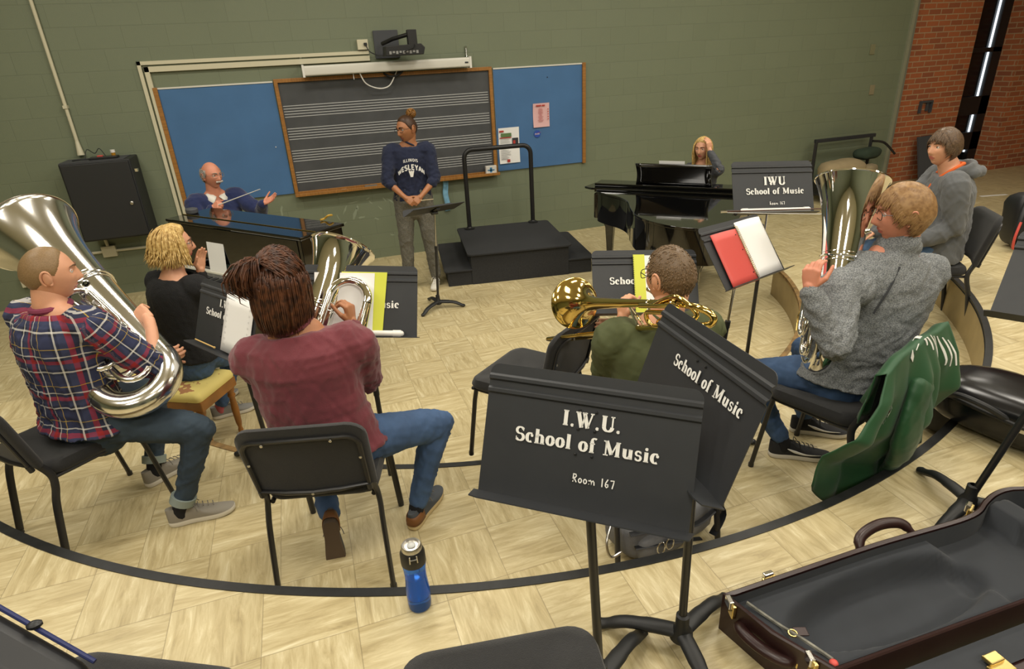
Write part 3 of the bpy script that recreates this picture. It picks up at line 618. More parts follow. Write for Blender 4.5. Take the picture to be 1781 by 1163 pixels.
# ---------------------------------------------------------------- chairs
def chair_parts(t):
    """orchestra chair in its own frame: seat centre over the origin, facing +Y"""
    for s in (-1, 1):
        mb = MB(); tube(mb, [V(s*.205, .17, .43), V(s*.207, .185, .36), V(s*.215, .235, .015)], [(.015, .011)]*3, 10, up=X_); lathe(mb, [(0, -.0), (.014, 0), (.014, .02), (0, .02)], (s*.215, .236, 0), Z_, 10); t('leg', mb, M['blackmetal'])
        mb = MB(); tube(mb, catmull([V(s*.2, -.225, .52), V(s*.215, -.205, .455), V(s*.222, -.205, .40), V(s*.226, -.235, .30), V(s*.235, -.285, .015)], 5), (.015, .011), 10, up=X_) if False else tube(mb, catmull([V(s*.205, -.235, .52), V(s*.215, -.205, .45), V(s*.222, -.21, .39), V(s*.226, -.235, .30), V(s*.235, -.285, .015)], 5), [(.011, .016)]*21, 10, up=X_); lathe(mb, [(0, 0), (.014, 0), (.014, .02), (0, .02)], (s*.235, -.285, 0), Z_, 10); t('leg', mb, M['blackmetal'])
    mb = MB(); P = []
    for (x, y) in rrect(.40, .34, .03): P.append(V(x, y, .425))
    tube(mb, P, .011, 8, closed=True)
    for y in (-.1, .1): tube(mb, [V(-.2, y, .425), V(.2, y, .425)], .01, 8)
    for s in (-1, 1): tube(mb, [V(s*.2, -.2, .425), V(s*.2, .2, .425)], .01, 8)
    t('seat_frame', mb, M['blackmetal'])
    # seat pad: rounded, front a little wider, gently dished
    mb = MB(); out = rrect(.45, .43, .07, 6); n = len(out); rings = []
    for k, (sc, z) in enumerate(((.90, .435), (.975, .438), (1.0, .452), (.99, .470), (.955, .482), (.85, .486), (.5, .478), (.15, .474))):
        rings.append([V(x*sc*(1+.10*y), y*sc, z+.010*(abs(x)/.22)**2*(k > 3)-.012*max(0, (y-.12)/.1)*(k > 2)) for x, y in out])
    v = np.array(sum(rings, [])); f = [(r*n+i, r*n+(i+1) % n, (r+1)*n+(i+1) % n, (r+1)*n+i) for r in range(7) for i in range(n)]; f += [tuple(range(n))[::-1], tuple(7*n+i for i in range(n))]
    mb.add(v, f); t('seat', mb, M['blackfab'], sharp=60)
    # backrest
    tl = math.radians(14); o = V(0, -.235, .52); up = V(0, -math.sin(tl), math.cos(tl)); nn = V(0, -math.cos(tl), -math.sin(tl))   # nn points rearwards
    H = .31
    def outl(w0, w1, h0, h1, r, off):
        pts = [(-w0/2, h0)]; 
        for a in np.linspace(180, 90, 7): pts.append((-w1/2+r+r*math.cos(math.radians(a)), h1-r+r*math.sin(math.radians(a))))
        for a in np.linspace(90, 0, 7): pts.append((w1/2-r+r*math.cos(math.radians(a)), h1-r+r*math.sin(math.radians(a))))
        pts.append((w0/2, h0)); pts += [(w0/4, h0-.0), (0, h0), (-w0/4, h0)]
        return [o+X_*x+up*y+nn*off - nn*0 + V(0, -.04*(1-(2*x/.46)**2), 0)*1 for x, y in pts]
    mb = MB(); rings = [outl(.40, .40, .03, H-.03, .05, -.030), outl(.435, .44, .0, H, .07, -.028), outl(.46, .47, -.01, H+.02, .085, -.012), outl(.46, .47, -.012, H+.024, .085, .006), outl(.43, .44, .0, H, .07, .012), outl(.40, .41, .015, H-.02, .06, .010)]
    n = len(rings[0]); v = np.array(sum(rings, [])); f = [(r*n+i, r*n+(i+1) % n, (r+1)*n+(i+1) % n, (r+1)*n+i) for r in range(5) for i in range(n)]; f += [tuple(range(n))[::-1], tuple(5*n+i for i in range(n))]
    mb.add(v, f); t('backrest', mb, M['blackfab'], sharp=60)
    mb = MB(); ring = outl(.41, .415, .012, H-.022, .06, .018); tube(mb, ring, [(.010, .008)]*len(ring), 8, closed=True); tube(mb, [ring[0]-up*.03, ring[0]], .012, 8); tube(mb, [ring[15]-up*.03, ring[15]], .012, 8)
    fr = t('back_frame', mb, M['blackmetal'])
    for (x, y) in ((-.12, H-.026), (.12, H-.026), (-.202, .17), (.202, .17), (0, .012)):
        mb = MB(); p = o+X_*x+up*y+nn*.027+V(0, -.04*(1-(2*x/.46)**2), 0); ball(mb, p, (.006, .003, .006), 10); t('screw', mb, M['steel'], fr)
def chair(lab, x, y, z, deg, group='black orchestra chairs', proto=[None]):
    rz = math.radians(deg-90)
    if proto[0] is None:
        e = empty('orchestra_chair', lab, 'chair', (x, y, z), rz, group); proto[0] = e
        chair_parts(lambda name, mb, m, parent=None, **k: mb.build(name, m, parent or e, **k)); return e
    e = copy_tree(proto[0]); e.location = (x, y, z); e.rotation_euler = (0, 0, rz); e['label'] = lab; e['group'] = group; return e
CH = {}
CH['tuba'] = chair('black orchestra chair holding the tuba player in the plaid shirt', -1.235, 2.995, H1, 40)
CH['maroon'] = chair('black orchestra chair under the player in the maroon sweatshirt', -.10, 2.31, H1, 75)
CH['trom'] = chair('black orchestra chair half hidden behind the big music stand, under the trombonist', 1.21, 1.98, H1, 86)
CH['empty'] = chair('empty black orchestra chair under the trombone bell', .92, 2.70, H1, 128)
CH['gray'] = chair('black orchestra chair draped with the green jacket', 2.20, 1.93, H1, 108)
CH['hood'] = chair('black orchestra chair under the man in the grey hooded sweatshirt', 4.21, 3.12, H1, 146)
CH['front'] = chair('empty black chair whose seat fills the bottom edge below the big stand', .20, .77, H2, 81)
CH['corner'] = chair('empty black chair at the bottom left corner of the picture', -.60, 1.02, H2, 62)
# ---------------------------------------------------------------- music stands
def desk_axes(psi, tilt, roll):
    psi, t, r = [math.radians(a) for a in (psi, tilt, roll)]; n0 = V(math.cos(psi), math.sin(psi), 0)
    up = math.cos(t)*Z_-math.sin(t)*n0; nn = math.cos(t)*n0+math.sin(t)*Z_; right = np.cross(up, nn)
    return math.cos(r)*right+math.sin(r)*up, -math.sin(r)*right+math.cos(r)*up, nn
def music_stand(lab, c, psi, tilt, base, zf, roll=0, legrot=0, lines=(), hand=None, slim=False, full=.62):
    c = np.asarray(c, float); R, U, Nn = desk_axes(psi, tilt, roll); W, H = .51, .32
    t = Thing('music_stand', lab, 'music stand', (base[0], base[1], zf), 'black music stands')
    def P(x, y, d=0): return c+R*x+U*y+Nn*d
    mb = MB()
    # desk sheet with two pressed ribs; profile in (height, depth)
    prof = [(-H/2, 0), (.085, 0), (.090, .006), (.098, .006), (.103, 0), (.117, 0), (.122, .006), (.130, .006), (.135, 0), (H/2-.024, 0), (H/2-.018, 0), (H/2-.012, 0), (H/2-.007, 0), (H/2-.003, 0), (H/2-.001, 0), (H/2, 0)]
    rows = []
    for (y, d) in prof:
        e = max(0, y-(H/2-.025)); w = W/2-(.025-math.sqrt(max(0, .025**2-e**2))) if e > 0 else W/2
        rows.append([P(x*w, y, d) for x in np.linspace(-1, 1, 9)])
    n = 9; v = np.array(sum(rows, [])); f = [(r*n+i, r*n+i+1, (r+1)*n+i+1, (r+1)*n+i) for r in range(len(rows)-1) for i in range(n-1)]
    mb.add(v, f); o = t.part('desk', mb, M['stand'], smooth=False); s = o.modifiers.new('thick', 'SOLIDIFY'); s.thickness = .0025; s.offset = -1
    mb = MB(); lip = [(-W/2-.012, 0), (W/2+.012, 0), (W/2+.004, .055), (W/2-.02, .062), (-W/2+.02, .062), (-W/2-.004, .055)]
    v = [P(x, -H/2, d) for x, d in lip]+[P(x, -H/2-.003, d) for x, d in lip]; k = 6
    mb.add(v, [tuple(range(k)), tuple(range(k, 2*k))[::-1]]+[(i, (i+1) % k, k+(i+1) % k, k+i) for i in range(k)]); t.part('shelf_lip', mb, M['stand'], smooth=False)
    for (s_, y, h, xo) in lines:
        mb = MB(); text(mb, s_, P(xo, y, .004), R, U, h, spacing=.05, bold=1.3); t.part('stencilled_lettering', mb, M['paint'], smooth=False)
    if hand:
        mb = MB(); text(mb, hand[0], P(hand[3], hand[1], .004), R, U, hand[2], spacing=.08, bold=1.5); t.part('handwriting', mb, M['paint'], smooth=False)
    mb = MB()
    for x, y in ((-.02, .075), (.02, .075), (-.02, .03), (.02, .03), (-.02, -.03), (.02, -.03), (-.02, -.09), (.02, -.09)): ball(mb, P(x, y, .003), (.0035, .0035, .0035), 8)
    o = t.part('rivets', mb, M['blackmetal'])
    # back rib and tilt head
    mb = MB(); v1 = P(0, .09, -.012); v2 = P(0, -.10, -.012); tube(mb, [v1, v2], [(.022, .010)]*2, 8, up=R)
    tube(mb, [P(-.03, -.03, -.03), P(.03, -.03, -.03)], .016, 10); t.part('tilt_head', mb, M['blackmetal'])
    top = P(0, -.03, -.035); b = V(base[0], base[1], zf); hub = zf+.085
    L = top[2]-hub; mb = MB()
    d = nrm(top-(b+Z_*.085)); q = b+Z_*.085
    tube(mb, [q+d*L*.55, top], .0065 if slim else .0075, 10); t.part('inner_pole', mb, M['chrome'])
    mb = MB(); tube(mb, [q-Z_*.02, q+d*L*full], .0125, 14); tube(mb, [q+d*L*(full-.02), q+d*L*(full+.02)], .015, 14); t.part('outer_pole', mb, M['blackmetal'])
    mb = MB(); lathe(mb, [(.012, .14), (.020, .135), (.021, .09), (.034, .07), (.036, .045), (.02, .035), (0, .034)], b, Z_, 20); t.part('hub', mb, M['rubber'])
    for k in range(3):
        a = math.radians(legrot+120*k); dd = V(math.cos(a), math.sin(a), 0); mb = MB()
        tube(mb, catmull([b+Z_*.066+dd*.01, b+Z_*.064+dd*.08, b+Z_*.052+dd*.17, b+Z_*.022+dd*.235, b+Z_*.016+dd*.262], 4), [(.026, .017)]*6+[(.023, .015)]*5+[(.020, .013)]*5+[(.014, .010)], 12, up=np.cross(Z_, dd), cap='round'); t.part('leg', mb, M['rubber'])
    return t, P, R, U, Nn
SM = 'School of Music'
st1 = music_stand('large foreground music stand lettered I.W.U. School of Music, Room 167', (.517, 1.10, 1.44), -128.2, 24.8, (.545, 1.06), H2, -.9, 32, ((('I.W.U.'), .035, .036, .01), (SM, -.02, .034, .0)), ('Rqqm 167', -.095, .021, .03), full=.93)
st2 = music_stand('tilted music stand behind the largest one, lettered School of Music only', (.822, 1.128, 1.494), 173, 20.2, (.85, 1.117), H2, 3.2, 22, ((SM, .028, .031, .045),), full=.9)
st3 = music_stand('music stand lettered IWU with a white rod on its shelf, before the grand piano', (2.666, 3.025, 1.481), -101.1, 25.1, (2.70, 3.12), 0, -3.1, 20, (('IWU', .015, .05, .01), (SM, -.04, .036, .01)), ('Rqqm 167', -.105, .02, .02))
st4 = music_stand('music stand holding the open red spiral notebook', (1.96, 2.376, 1.364), -68.5, 37.0, (1.93, 2.46), H1, -3.1, 60)
st8 = music_stand('music stand behind the trombonist\'s head holding a yellow folder', (1.47, 2.45, 1.255), -106, 33, (1.50, 2.56), 0, -2.9, 0, ((SM, -.01, .034, .0),))
st7 = music_stand('music stand with a yellow folder and white tube, in front of the maroon player', (.142, 2.67, 1.31), -102, 23, (.16, 2.76), 0, -6, 40, ((SM, -.03, .034, .0),))
st6 = music_stand('music stand turned edge-on with a white sheet and pencil, facing the tuba player', (-.475, 3.02, 1.20), 214, 22, (-.44, 3.10), H1, 0, 20, (('I.W.U.', .05, .036, .01), (SM, -.005, .034, .0)))
st5 = music_stand('low flat music stand standing in front of the conductor', (1.11, 5.66, 1.01), 100, 68, (1.06, 5.72), 0, 0, 100)
st9 = music_stand('music stand cut off by the right edge above the instrument bags', (2.25, 1.08, 1.56), 196, 38, (2.19, 1.225), H2, 6, 75)
# ---------------------------------------------------------------- sheets, folders and rods on the stands
def sheet(name, lab, cat, st, x0, x1, y0, y1, m, d=.006, curl=.004, roll=0, thick=.002, lines=0, staves=False):
    t_, P, R, U, Nn = st; mb = MB(); cx, cy = (x0+x1)/2, (y0+y1)/2; ca, sa = math.cos(math.radians(roll)), math.sin(math.radians(roll))
    def q(u, v, dd=0):
        x, y = (u-.5)*(x1-x0), (v-.5)*(y1-y0); return P(cx+x*ca-y*sa, cy+x*sa+y*ca, d+curl*math.sin(PI*u)*(1+v)+dd)
    th = Thing(name, lab, cat, P(cx, cy, 0)); grid(mb, q, 8, 6); o = th.part('sheet', mb, m); s = o.modifiers.new('thick', 'SOLIDIFY'); s.thickness = thick; s.offset = 1
    if staves:
        mb = MB()
        for k in range(9):
            for j in range(3):
                v = .93-.1*k-.012*j; a = [q(.08, v, .001+thick), q(.92, v, .001+thick), q(.92, v+.004, .001+thick), q(.08, v+.004, .001+thick)]; mb.add(a, [(0, 1, 2, 3)])
        th.part('music_notation', mb, mat('faint_print', 'b9b9b6', .8), smooth=False)
    return th, q
sheet('sheet_music', 'bright white sheet of music on the edge-on stand by the tuba', 'sheet music', st6, .0, .235, -.15, .13, M['paper'], staves=True)
mb = MB(); P = st6[1]; tube(mb, [P(-.21, -.145, .022), P(-.035, -.147, .02)], .0035, 6); ball(mb, P(-.03, -.147, .02), .006, 8); solo('pencil', 'wooden pencil lying on the shelf of the edge-on stand', 'pencil', mb, mat('pencil_wood', 'd4b06c', .5), P(-.1, -.15, .02))
def folder(st, lab, xa, xb, xc, coil=True):
    t_, P, R, U, Nn = st; th = Thing('yellow_folder', lab, 'folder', P((xa+xc)/2, -.15, 0))
    mb = MB(); prism(mb, [(xa, -.155), (xb, -.155), (xb, .135), (xa, .135)], P(0, 0, .006), R, U, .004); th.part('cover', mb, M['yellow'], smooth=False)
    mb = MB(); prism(mb, [(xb, -.155), (xc, -.155), (xc, .128), (xb, .13)], P(0, 0, .008), R, U, .003); th.part('white_page', mb, M['paper'], smooth=False)
    if coil:
        mb = MB(); x = xa-.003
        pts = [P(x+.005*math.cos(a), -.15+.28*a/(2*PI*26), .01+.006*math.sin(a)) for a in np.linspace(0, 2*PI*26, 26*8)]; tube(mb, pts, .001, 4); th.part('spiral_binding', mb, M['black'])
folder(st8, 'yellow folder with a white page behind the trombonist\'s head', -.055, .0, .14)
t_, P, R, U, Nn = st7; th = Thing('yellow_folder', 'yellow folder behind a white page on the maroon player\'s stand', 'folder', P(0, -.15, 0))
mb = MB(); prism(mb, [(-.1, -.155), (.10, -.155), (.12, .13), (-.1, .13)], P(0, 0, .005), R, U, .003); th.part('cover', mb, M['yellow'], smooth=False)
mb = MB(); prism(mb, [(-.2, -.155), (.055, -.155), (.065, .125), (-.2, .125)], P(0, 0, .009), R, U, .002); th.part('white_page', mb, M['paper'], smooth=False)
def rod(st, lab, x0, x1, r=.014, dd=.032):
    P = st[1]; th = Thing('stand_light', lab, 'stand light', P((x0+x1)/2, -.155, dd)); y = -.159+r
    mb = MB(); tube(mb, [P(x0, y, dd), P(x1, y, dd)], r, 14, cap='round'); th.part('tube', mb, M['white'])
    for x in (x0, x1-.035): mb = MB(); tube(mb, [P(x, y, dd), P(x+.035, y, dd)], r*1.15, 14); th.part('end_collar', mb, M['white'])
rod(st7, 'white tube lying on the shelf of the maroon player\'s stand', -.13, .185)
rod(st3, 'white tube lying on the shelf of the IWU stand', -.22, .20)
# violin style bow across the IWU stand shelf
P = st3[1]; th = Thing('bow', 'dark bow lying across the shelf of the IWU stand with its frog sticking out', 'bow', P(0, -.158, .07))
mb = MB(); tube(mb, [P(-.37, -.152, .066), P(.30, -.150, .066)], .004, 8); th.part('bow_stick', mb, mat('bow_wood', '4a2c1c', .35)); mb = MB(); prism(mb, [(.27, -.185), (.31, -.185), (.335, -.158), (.27, -.150)], P(0, 0, .06), st3[2], st3[3], .012); th.part('frog', mb, mat('frog_wood', '5a3520', .4), smooth=False)
mb = MB(); tube(mb, [P(-.37, -.153, .066), P(-.33, -.152, .066)], .0065, 8); th.part('screw_end', mb, M['chrome']); mb = MB(); tube(mb, [P(-.33, -.158, .066), P(.28, -.183, .066)], .0015, 4); th.part('bow_hair', mb, M['paper'])
mb = MB(); tube(mb, [P(-.33, -.148, .05), P(-.24, -.148, .05)], .009, 10); ball(mb, P(-.27, -.165, .05), .012, 10); solo('clamp', 'small black clamp on the left end of the IWU stand shelf', 'clamp', mb, M['black'], P(-.28, -.15, .05))
# red spiral notebook
P, R, U = st4[1], st4[2], st4[3]; th = Thing('spiral_notebook', 'open spiral notebook with a red left page and a blank white right page', 'notebook', P(0, -.15, 0))
mb = MB(); grid(mb, lambda u, v: P(-.205+.205*u+.012*(v-.5), -.165+.275*v, .008+.006*math.sin(PI*u)), 10, 8); o = th.part('red_page', mb, M['red']); s = o.modifiers.new('t', 'SOLIDIFY'); s.thickness = .004; s.offset = 1
mb = MB(); grid(mb, lambda u, v: P(.01+.215*u+.012*(v-.5), -.155+.295*v, .008+.012*math.sin(PI*u)), 10, 8); o = th.part('white_page', mb, M['paper']); s = o.modifiers.new('t', 'SOLIDIFY'); s.thickness = .006; s.offset = 1
mb = MB(); pts = [P(.004+.012*(a/(2*PI*30)-.5)+.008*math.cos(a), -.15+.275*a/(2*PI*30), .014+.008*math.sin(a)) for a in np.linspace(0, 2*PI*30, 30*8)]; tube(mb, pts, .0012, 4); th.part('spiral_wire', mb, M['gold'])
mb = MB()
for v in (-.12, .0, .08): ball(mb, P(-.022, v, .0165), (.003, .003, .003), 8)
th.part('punched_holes', mb, M['black'])
# ---------------------------------------------------------------- upright piano (keyboard towards the seated pianist)
pd = nrm(V(.645, -.765, 0)); pn = V(.765, .645, 0)      # pd: along the keyboard, pn: from the player to the back
pt = on_z(290, 380, 1.2); pt[2] = 0; pe = on_z(520, 413, 1.2); pe[2] = 0
PL = np.linalg.norm(pe-pt); DEP = .40
th = Thing('upright_piano', 'black lacquered upright piano between the seated pianist and the old man', 'piano', pt+pd*PL/2+pn*.1)
def pbox(mb, a0, a1, n0, n1, z0, z1, m=0):
    c = pt+pd*(a0+a1)/2+pn*(n0+n1)/2+Z_*(z0+z1)/2; Rm = np.stack([pd, pn, Z_], 1); return box(mb, c, (a1-a0, n1-n0, z1-z0), Rm, m)
G = M['blackgloss']
mb = MB(); pbox(mb, .03, PL-.03, .04, DEP-.01, .08, 1.17); th.part('case', mb, G, bevel=.004, smooth=False)
mb = MB(); pbox(mb, -.01, PL+.01, -.01, DEP+.02, 1.175, 1.2); th.part('lid', mb, G, bevel=.006, smooth=False)
mb = MB(); tube(mb, [pt+pd*.0+pn*(DEP*.36)+Z_*1.203, pt+pd*PL+pn*(DEP*.36)+Z_*1.203], .004, 6); th.part('lid_hinge', mb, M['gold'])
for a in (0, PL-.035): mb = MB(); pbox(mb, a, a+.035, .0, DEP, .02, 1.175); th.part('side_panel', mb, G, bevel=.004, smooth=False)
mb = MB(); pbox(mb, .04, PL-.04, .0, .03, .80, 1.17); th.part('front_panel', mb, G, bevel=.004, smooth=False)
mb = MB(); pbox(mb, .0, PL, -.27, .05, .60, .655); th.part('key_bed', mb, G, bevel=.005, smooth=False)
for a in (0, PL-.06): mb = MB(); pbox(mb, a, a+.06, -.26, .03, .6, .80); th.part('key_arm', mb, G, bevel=.02, smooth=False)
mb = MB(); pbox(mb, .08, PL-.08, -.02, .03, .675, .79); pbox(mb, .08, PL-.08, -.03, .0, .78, .80); th.part('fallboard', mb, G, bevel=.004, smooth=False)
mb = MB(); pbox(mb, .06, PL-.06, -.04, -.005, .800, .818); th.part('music_ledge', mb, M['whitekey'], bevel=.003, smooth=False)
mb = MB(); nk = 52; w = (PL-.14)/nk
for k in range(nk): pbox(mb, .07+k*w+.0006, .07+(k+1)*w-.0006, -.245, -.02, .655, .68)
o = th.part('white_keys', mb, M['whitekey'], smooth=False, bevel=.0015, seg=1); o['kind'] = 'stuff'
mb = MB()
for k in range(nk-1):
    if (k % 7) in (2, 6): continue
    pbox(mb, .07+(k+1)*w-.0055, .07+(k+1)*w+.0055, -.155, -.02, .68, .692)
o = th.part('black_keys', mb, G, smooth=False, bevel=.001, seg=1); o['kind'] = 'stuff'
for a in (.03, PL-.09): mb = MB(); pbox(mb, a, a+.06, -.25, -.19, .03, .6); th.part('leg', mb, G, bevel=.008, smooth=False); mb = MB(); pbox(mb, a, a+.06, -.26, .1, .02, .08); th.part('toe_block', mb, G, bevel=.008, smooth=False)
for a in (-.07, 0, .07): mb = MB(); c = pt+pd*(PL/2+a)+pn*-.06+Z_*.07; tube(mb, [c, c-pn*-.1], .012, 8); th.part('pedal', mb, M['gold'])
c = pt+pn*.02+pd*.47+Z_*.82
th2 = Thing('sheet_music', 'white score standing on the upright piano ledge', 'sheet music', c); lean = nrm(Z_+pn*.12)
mb = MB(); prism(mb, [(0, 0), (.215, 0), (.215, .29), (0, .29)], c-pn*.045, pd, lean, .003); th2.part('sheet', mb, M['paper'], smooth=False)
mb = MB()
for k in range(10):
    for j in range(3): a = c-pn*.047+pd*.02+lean*(.265-.026*k-.004*j); mb.add([a, a+pd*.175, a+pd*.175+lean*.0012, a+lean*.0012], [(0, 1, 2, 3)])
th2.part('music_notation', mb, mat('faint_print_b', '9c9c9a', .8), smooth=False)
c = pt+pn*.03+pd*.485+Z_*.82; th3 = Thing('book', 'dark green book propped behind the white score', 'book', c); mb = MB(); prism(mb, [(0, 0), (.23, 0), (.23, .30), (0, .30)], c-pn*.038, pd, lean, -.012); th3.part('cover', mb, mat('dark_green_cover', '2e3f38', .5), smooth=False)
mb = MB(); prism(mb, rrect(.10, .09, .04), pt+pd*.05+pn*.2+Z_*1.201, pd, pn, .045); solo('metronome', 'small grey rounded metronome at the left end of the piano lid', 'metronome', mb, M['panelgrey'], pt+pd*.05+pn*.2+Z_*1.2, bevel=.01)
mb = MB(); c = pt+pd*1.38+pn*.40+Z_*1.2; tube(mb, catmull([c+V(0, 0, .01), c+V(.03, .02, .012), c+V(.06, .0, .035), c+V(.09, .03, .03)], 5), .008, 8); solo('wood_whistle', 'small yellow wooden piece lying on the piano lid by the right rear edge', 'whistle', mb, mat('yellow_wood', 'b08b2e', .5), c)
# piano bench
bc = V(-1.08, 4.06, 0); pdo, pno = pd, pn; pd, pn = V(.87, -.49, 0), V(.49, .87, 0)
th = Thing('piano_bench', 'wooden piano bench with a yellow floral needlepoint cushion', 'bench', bc)
Rb = np.stack([pd, pn, Z_], 1); MW = mat('bench_walnut', '8a5a24', .35, var=.2, vscale=10)
mb = MB(); box(mb, bc+Z_*.40, (.74, .36, .07), Rb); th.part('apron', mb, MW, bevel=.006, smooth=False)
m_, nt, b, L = newmat('needlepoint_cushion'); tc = N(nt, 'ShaderNodeTexCoord'); n1 = N(nt, 'ShaderNodeTexNoise', Scale=13.0, Detail=2); L.new(tc.outputs['Object'], n1.inputs['Vector']); 
vd = N(nt, 'ShaderNodeVectorMath', _operation='LENGTH'); mp = N(nt, 'ShaderNodeMapping', Rotation=(0, 0, math.radians(50)), Scale=(1, 1, 0)); L.new(tc.outputs['Object'], mp.inputs[0]); L.new(mp.outputs[0], vd.inputs[0])
spot = mth(nt, L, 'MULTIPLY', mth(nt, L, 'GREATER_THAN', n1.outputs[0], .56), mth(nt, L, 'LESS_THAN', vd.outputs['Value'], .34))
L.new(mixc(nt, L, mth(nt, L, 'MULTIPLY', spot, .75), hexc('d9c777'), hexc('8c3b36')), b.inputs['Base Color']); b.inputs['Roughness'].default_value = .85
mb = MB(); out = rrect(.74, .37, .03, 4); n = len(out); rings = []
for sc, z in ((1.0, .435), (1.01, .455), (.985, .475), (.9, .487), (.5, .495)): rings += [bc+pd*x*sc+pn*y*sc+Z_*z for x, y in out]
mb.add(rings, [(r*n+i, r*n+(i+1) % n, (r+1)*n+(i+1) % n, (r+1)*n+i) for r in range(4) for i in range(n)]+[tuple(4*n+i for i in range(n))]); th.part('cushion', mb, m_, sharp=70)
for sx in (-1, 1):
    for sy in (-1, 1):
        mb = MB(); c = bc+pd*sx*.33+pn*sy*.15; lathe(mb, [(.0, 0), (.014, 0), (.018, .03), (.012, .05), (.02, .09), (.024, .2), (.018, .28), (.026, .30), (.02, .32), (.028, .34), (.028, .40), (0, .4)], c, Z_, 16); th.part('leg', mb, MW)
pd, pn = pdo, pno
# ---------------------------------------------------------------- grand piano
gk = V(3.17, 6.25, 0); gd = nrm(V(.70, -.71, 0)); go = -V(-gd[1], gd[0], 0); go = V(gd[1], -gd[0], 0)
if np.dot(go, V(-.8, -.6, 0)) < 0: go = -go
th = Thing('grand_piano', 'black grand piano with closed lid and curved side towards the room', 'piano', gk+gd*.75+go*.6)
def gp(a, o, z): return gk+gd*a+go*o+Z_*z
WG = 1.60
side = catmull([V(.02, .25, 0), V(.06, .38, 0), V(.20, .50, 0), (.38, .62, 0), (.52, .80, 0), (.62, 1.05, 0), (.76, 1.32, 0), (.96, 1.50, 0), (1.20, 1.60, 0), (1.42, 1.58, 0), (1.55, 1.45, 0), (1.59, 1.2, 0)], 5)
outl = [(.02, .0)]+[(p[0], p[1]) for p in side]+[(1.59, 0)]
fl_ = np.sign(np.dot(np.cross(gd, go), Z_))
def gprism(mb, poly, z0, z1): n = len(poly); A = [gp(a, o, z0) for a, o in poly]+[gp(a, o, z1) for a, o in poly]; f = [tuple(range(n)), tuple(range(n, 2*n))[::-1]]+[(i, n+i, n+(i+1) % n, (i+1) % n) for i in range(n)]; return mb.add(A, f)
mb = MB(); gprism(mb, outl, .60, .905); th.part('case', mb, G, sharp=30, bevel=.004)
big = [(-.0+(a-.8)*1.02+.8, .0+(o)*1.012) for a, o in outl]; mb = MB(); gprism(mb, [(a, max(o, .33)) for a, o in big], .908, .93); th.part('lid', mb, G, sharp=30, bevel=.006)
mb = MB(); gprism(mb, [(-.07, .03), (1.63, .03), (1.63, .36), (-.02, .36), (-.12, .30)], .932, .955); gprism(mb, [(-.02, .05), (1.58, .05), (1.58, .26), (-.02, .26)], .956, .985); th.part('lid_front_fold', mb, G, bevel=.006, smooth=False)
mb = MB(); gprism(mb, [(.02, -.20), (1.58, -.20), (1.58, .1), (.02, .1)], .62, .70); th.part('key_bed', mb, G, bevel=.005, smooth=False)
for a in (.0, 1.54): mb = MB(); gprism(mb, [(a, -.19), (a+.06, -.19), (a+.06, .35), (a, .35)], .62, .90); th.part('cheek', mb, G, bevel=.02, smooth=False)
mb = MB()
for k in range(52): w = 1.46/52; gprism(mb, [(.07+k*w+.0006, -.18), (.07+(k+1)*w-.0006, -.18), (.07+(k+1)*w-.0006, -.03), (.07+k*w+.0006, -.03)], .70, .725)
o = th.part('white_keys', mb, M['whitekey'], smooth=False); o['kind'] = 'stuff'
mb = MB(); A = []
for s_, zz in ((.0, 0), (1.0, 0)): pass
def md(u, v): # music desk: ogee top rail
    a = .42+.78*u+.015*math.sin(PI*v)*(1 if u < .5 else -1); return gp(a, .20+.05*v, .985+.215*v)
grid(mb, md, 14, 8); o = th.part('music_desk', mb, G, sharp=40); s = o.modifiers.new('t', 'SOLIDIFY'); s.thickness = .02
for a, o_ in ((.12, .12), (1.46, .12), (1.3, 1.35)):
    c = gp(a, o_, 0); mb = MB(); lathe(mb, [(0, .03), (.03, .03), (.03, .05), (.038, .09), (.05, .3), (.065, .48), (.08, .52), (.08, .61), (0, .61)], c, Z_, 4); lg = th.part('leg', mb, G, smooth=False, bevel=.006)
    mb = MB(); ball(mb, c+Z_*.02, (.02, .02, .02), 10); th.part('caster', mb, M['gold'], parent=lg)
mb = MB(); c = gp(.75, .3, 0); box(mb, c+Z_*.32, (.05, .05, .56), np.stack([gd, go, Z_], 1)); box(mb, c+Z_*.1, (.3, .08, .06), np.stack([gd, go, Z_], 1)); th.part('pedal_lyre', mb, G, smooth=False, bevel=.01)
c = gp(.62, .14, 1.0); th2 = Thing('sheet_music', 'white score on the grand piano desk in front of the pianist', 'sheet music', c); mb = MB(); A = [gp(.66, .165, 1.0), gp(.92, .165, 1.0), gp(.92, .22, 1.23), gp(.66, .22, 1.23)]; B = [a-go*.004 for a in A]; mb.add(A+B, [(0, 1, 2, 3), (7, 6, 5, 4), (0, 4, 5, 1), (1, 5, 6, 2), (2, 6, 7, 3), (3, 7, 4, 0)]); th2.part('sheet', mb, M['paper'], smooth=False)
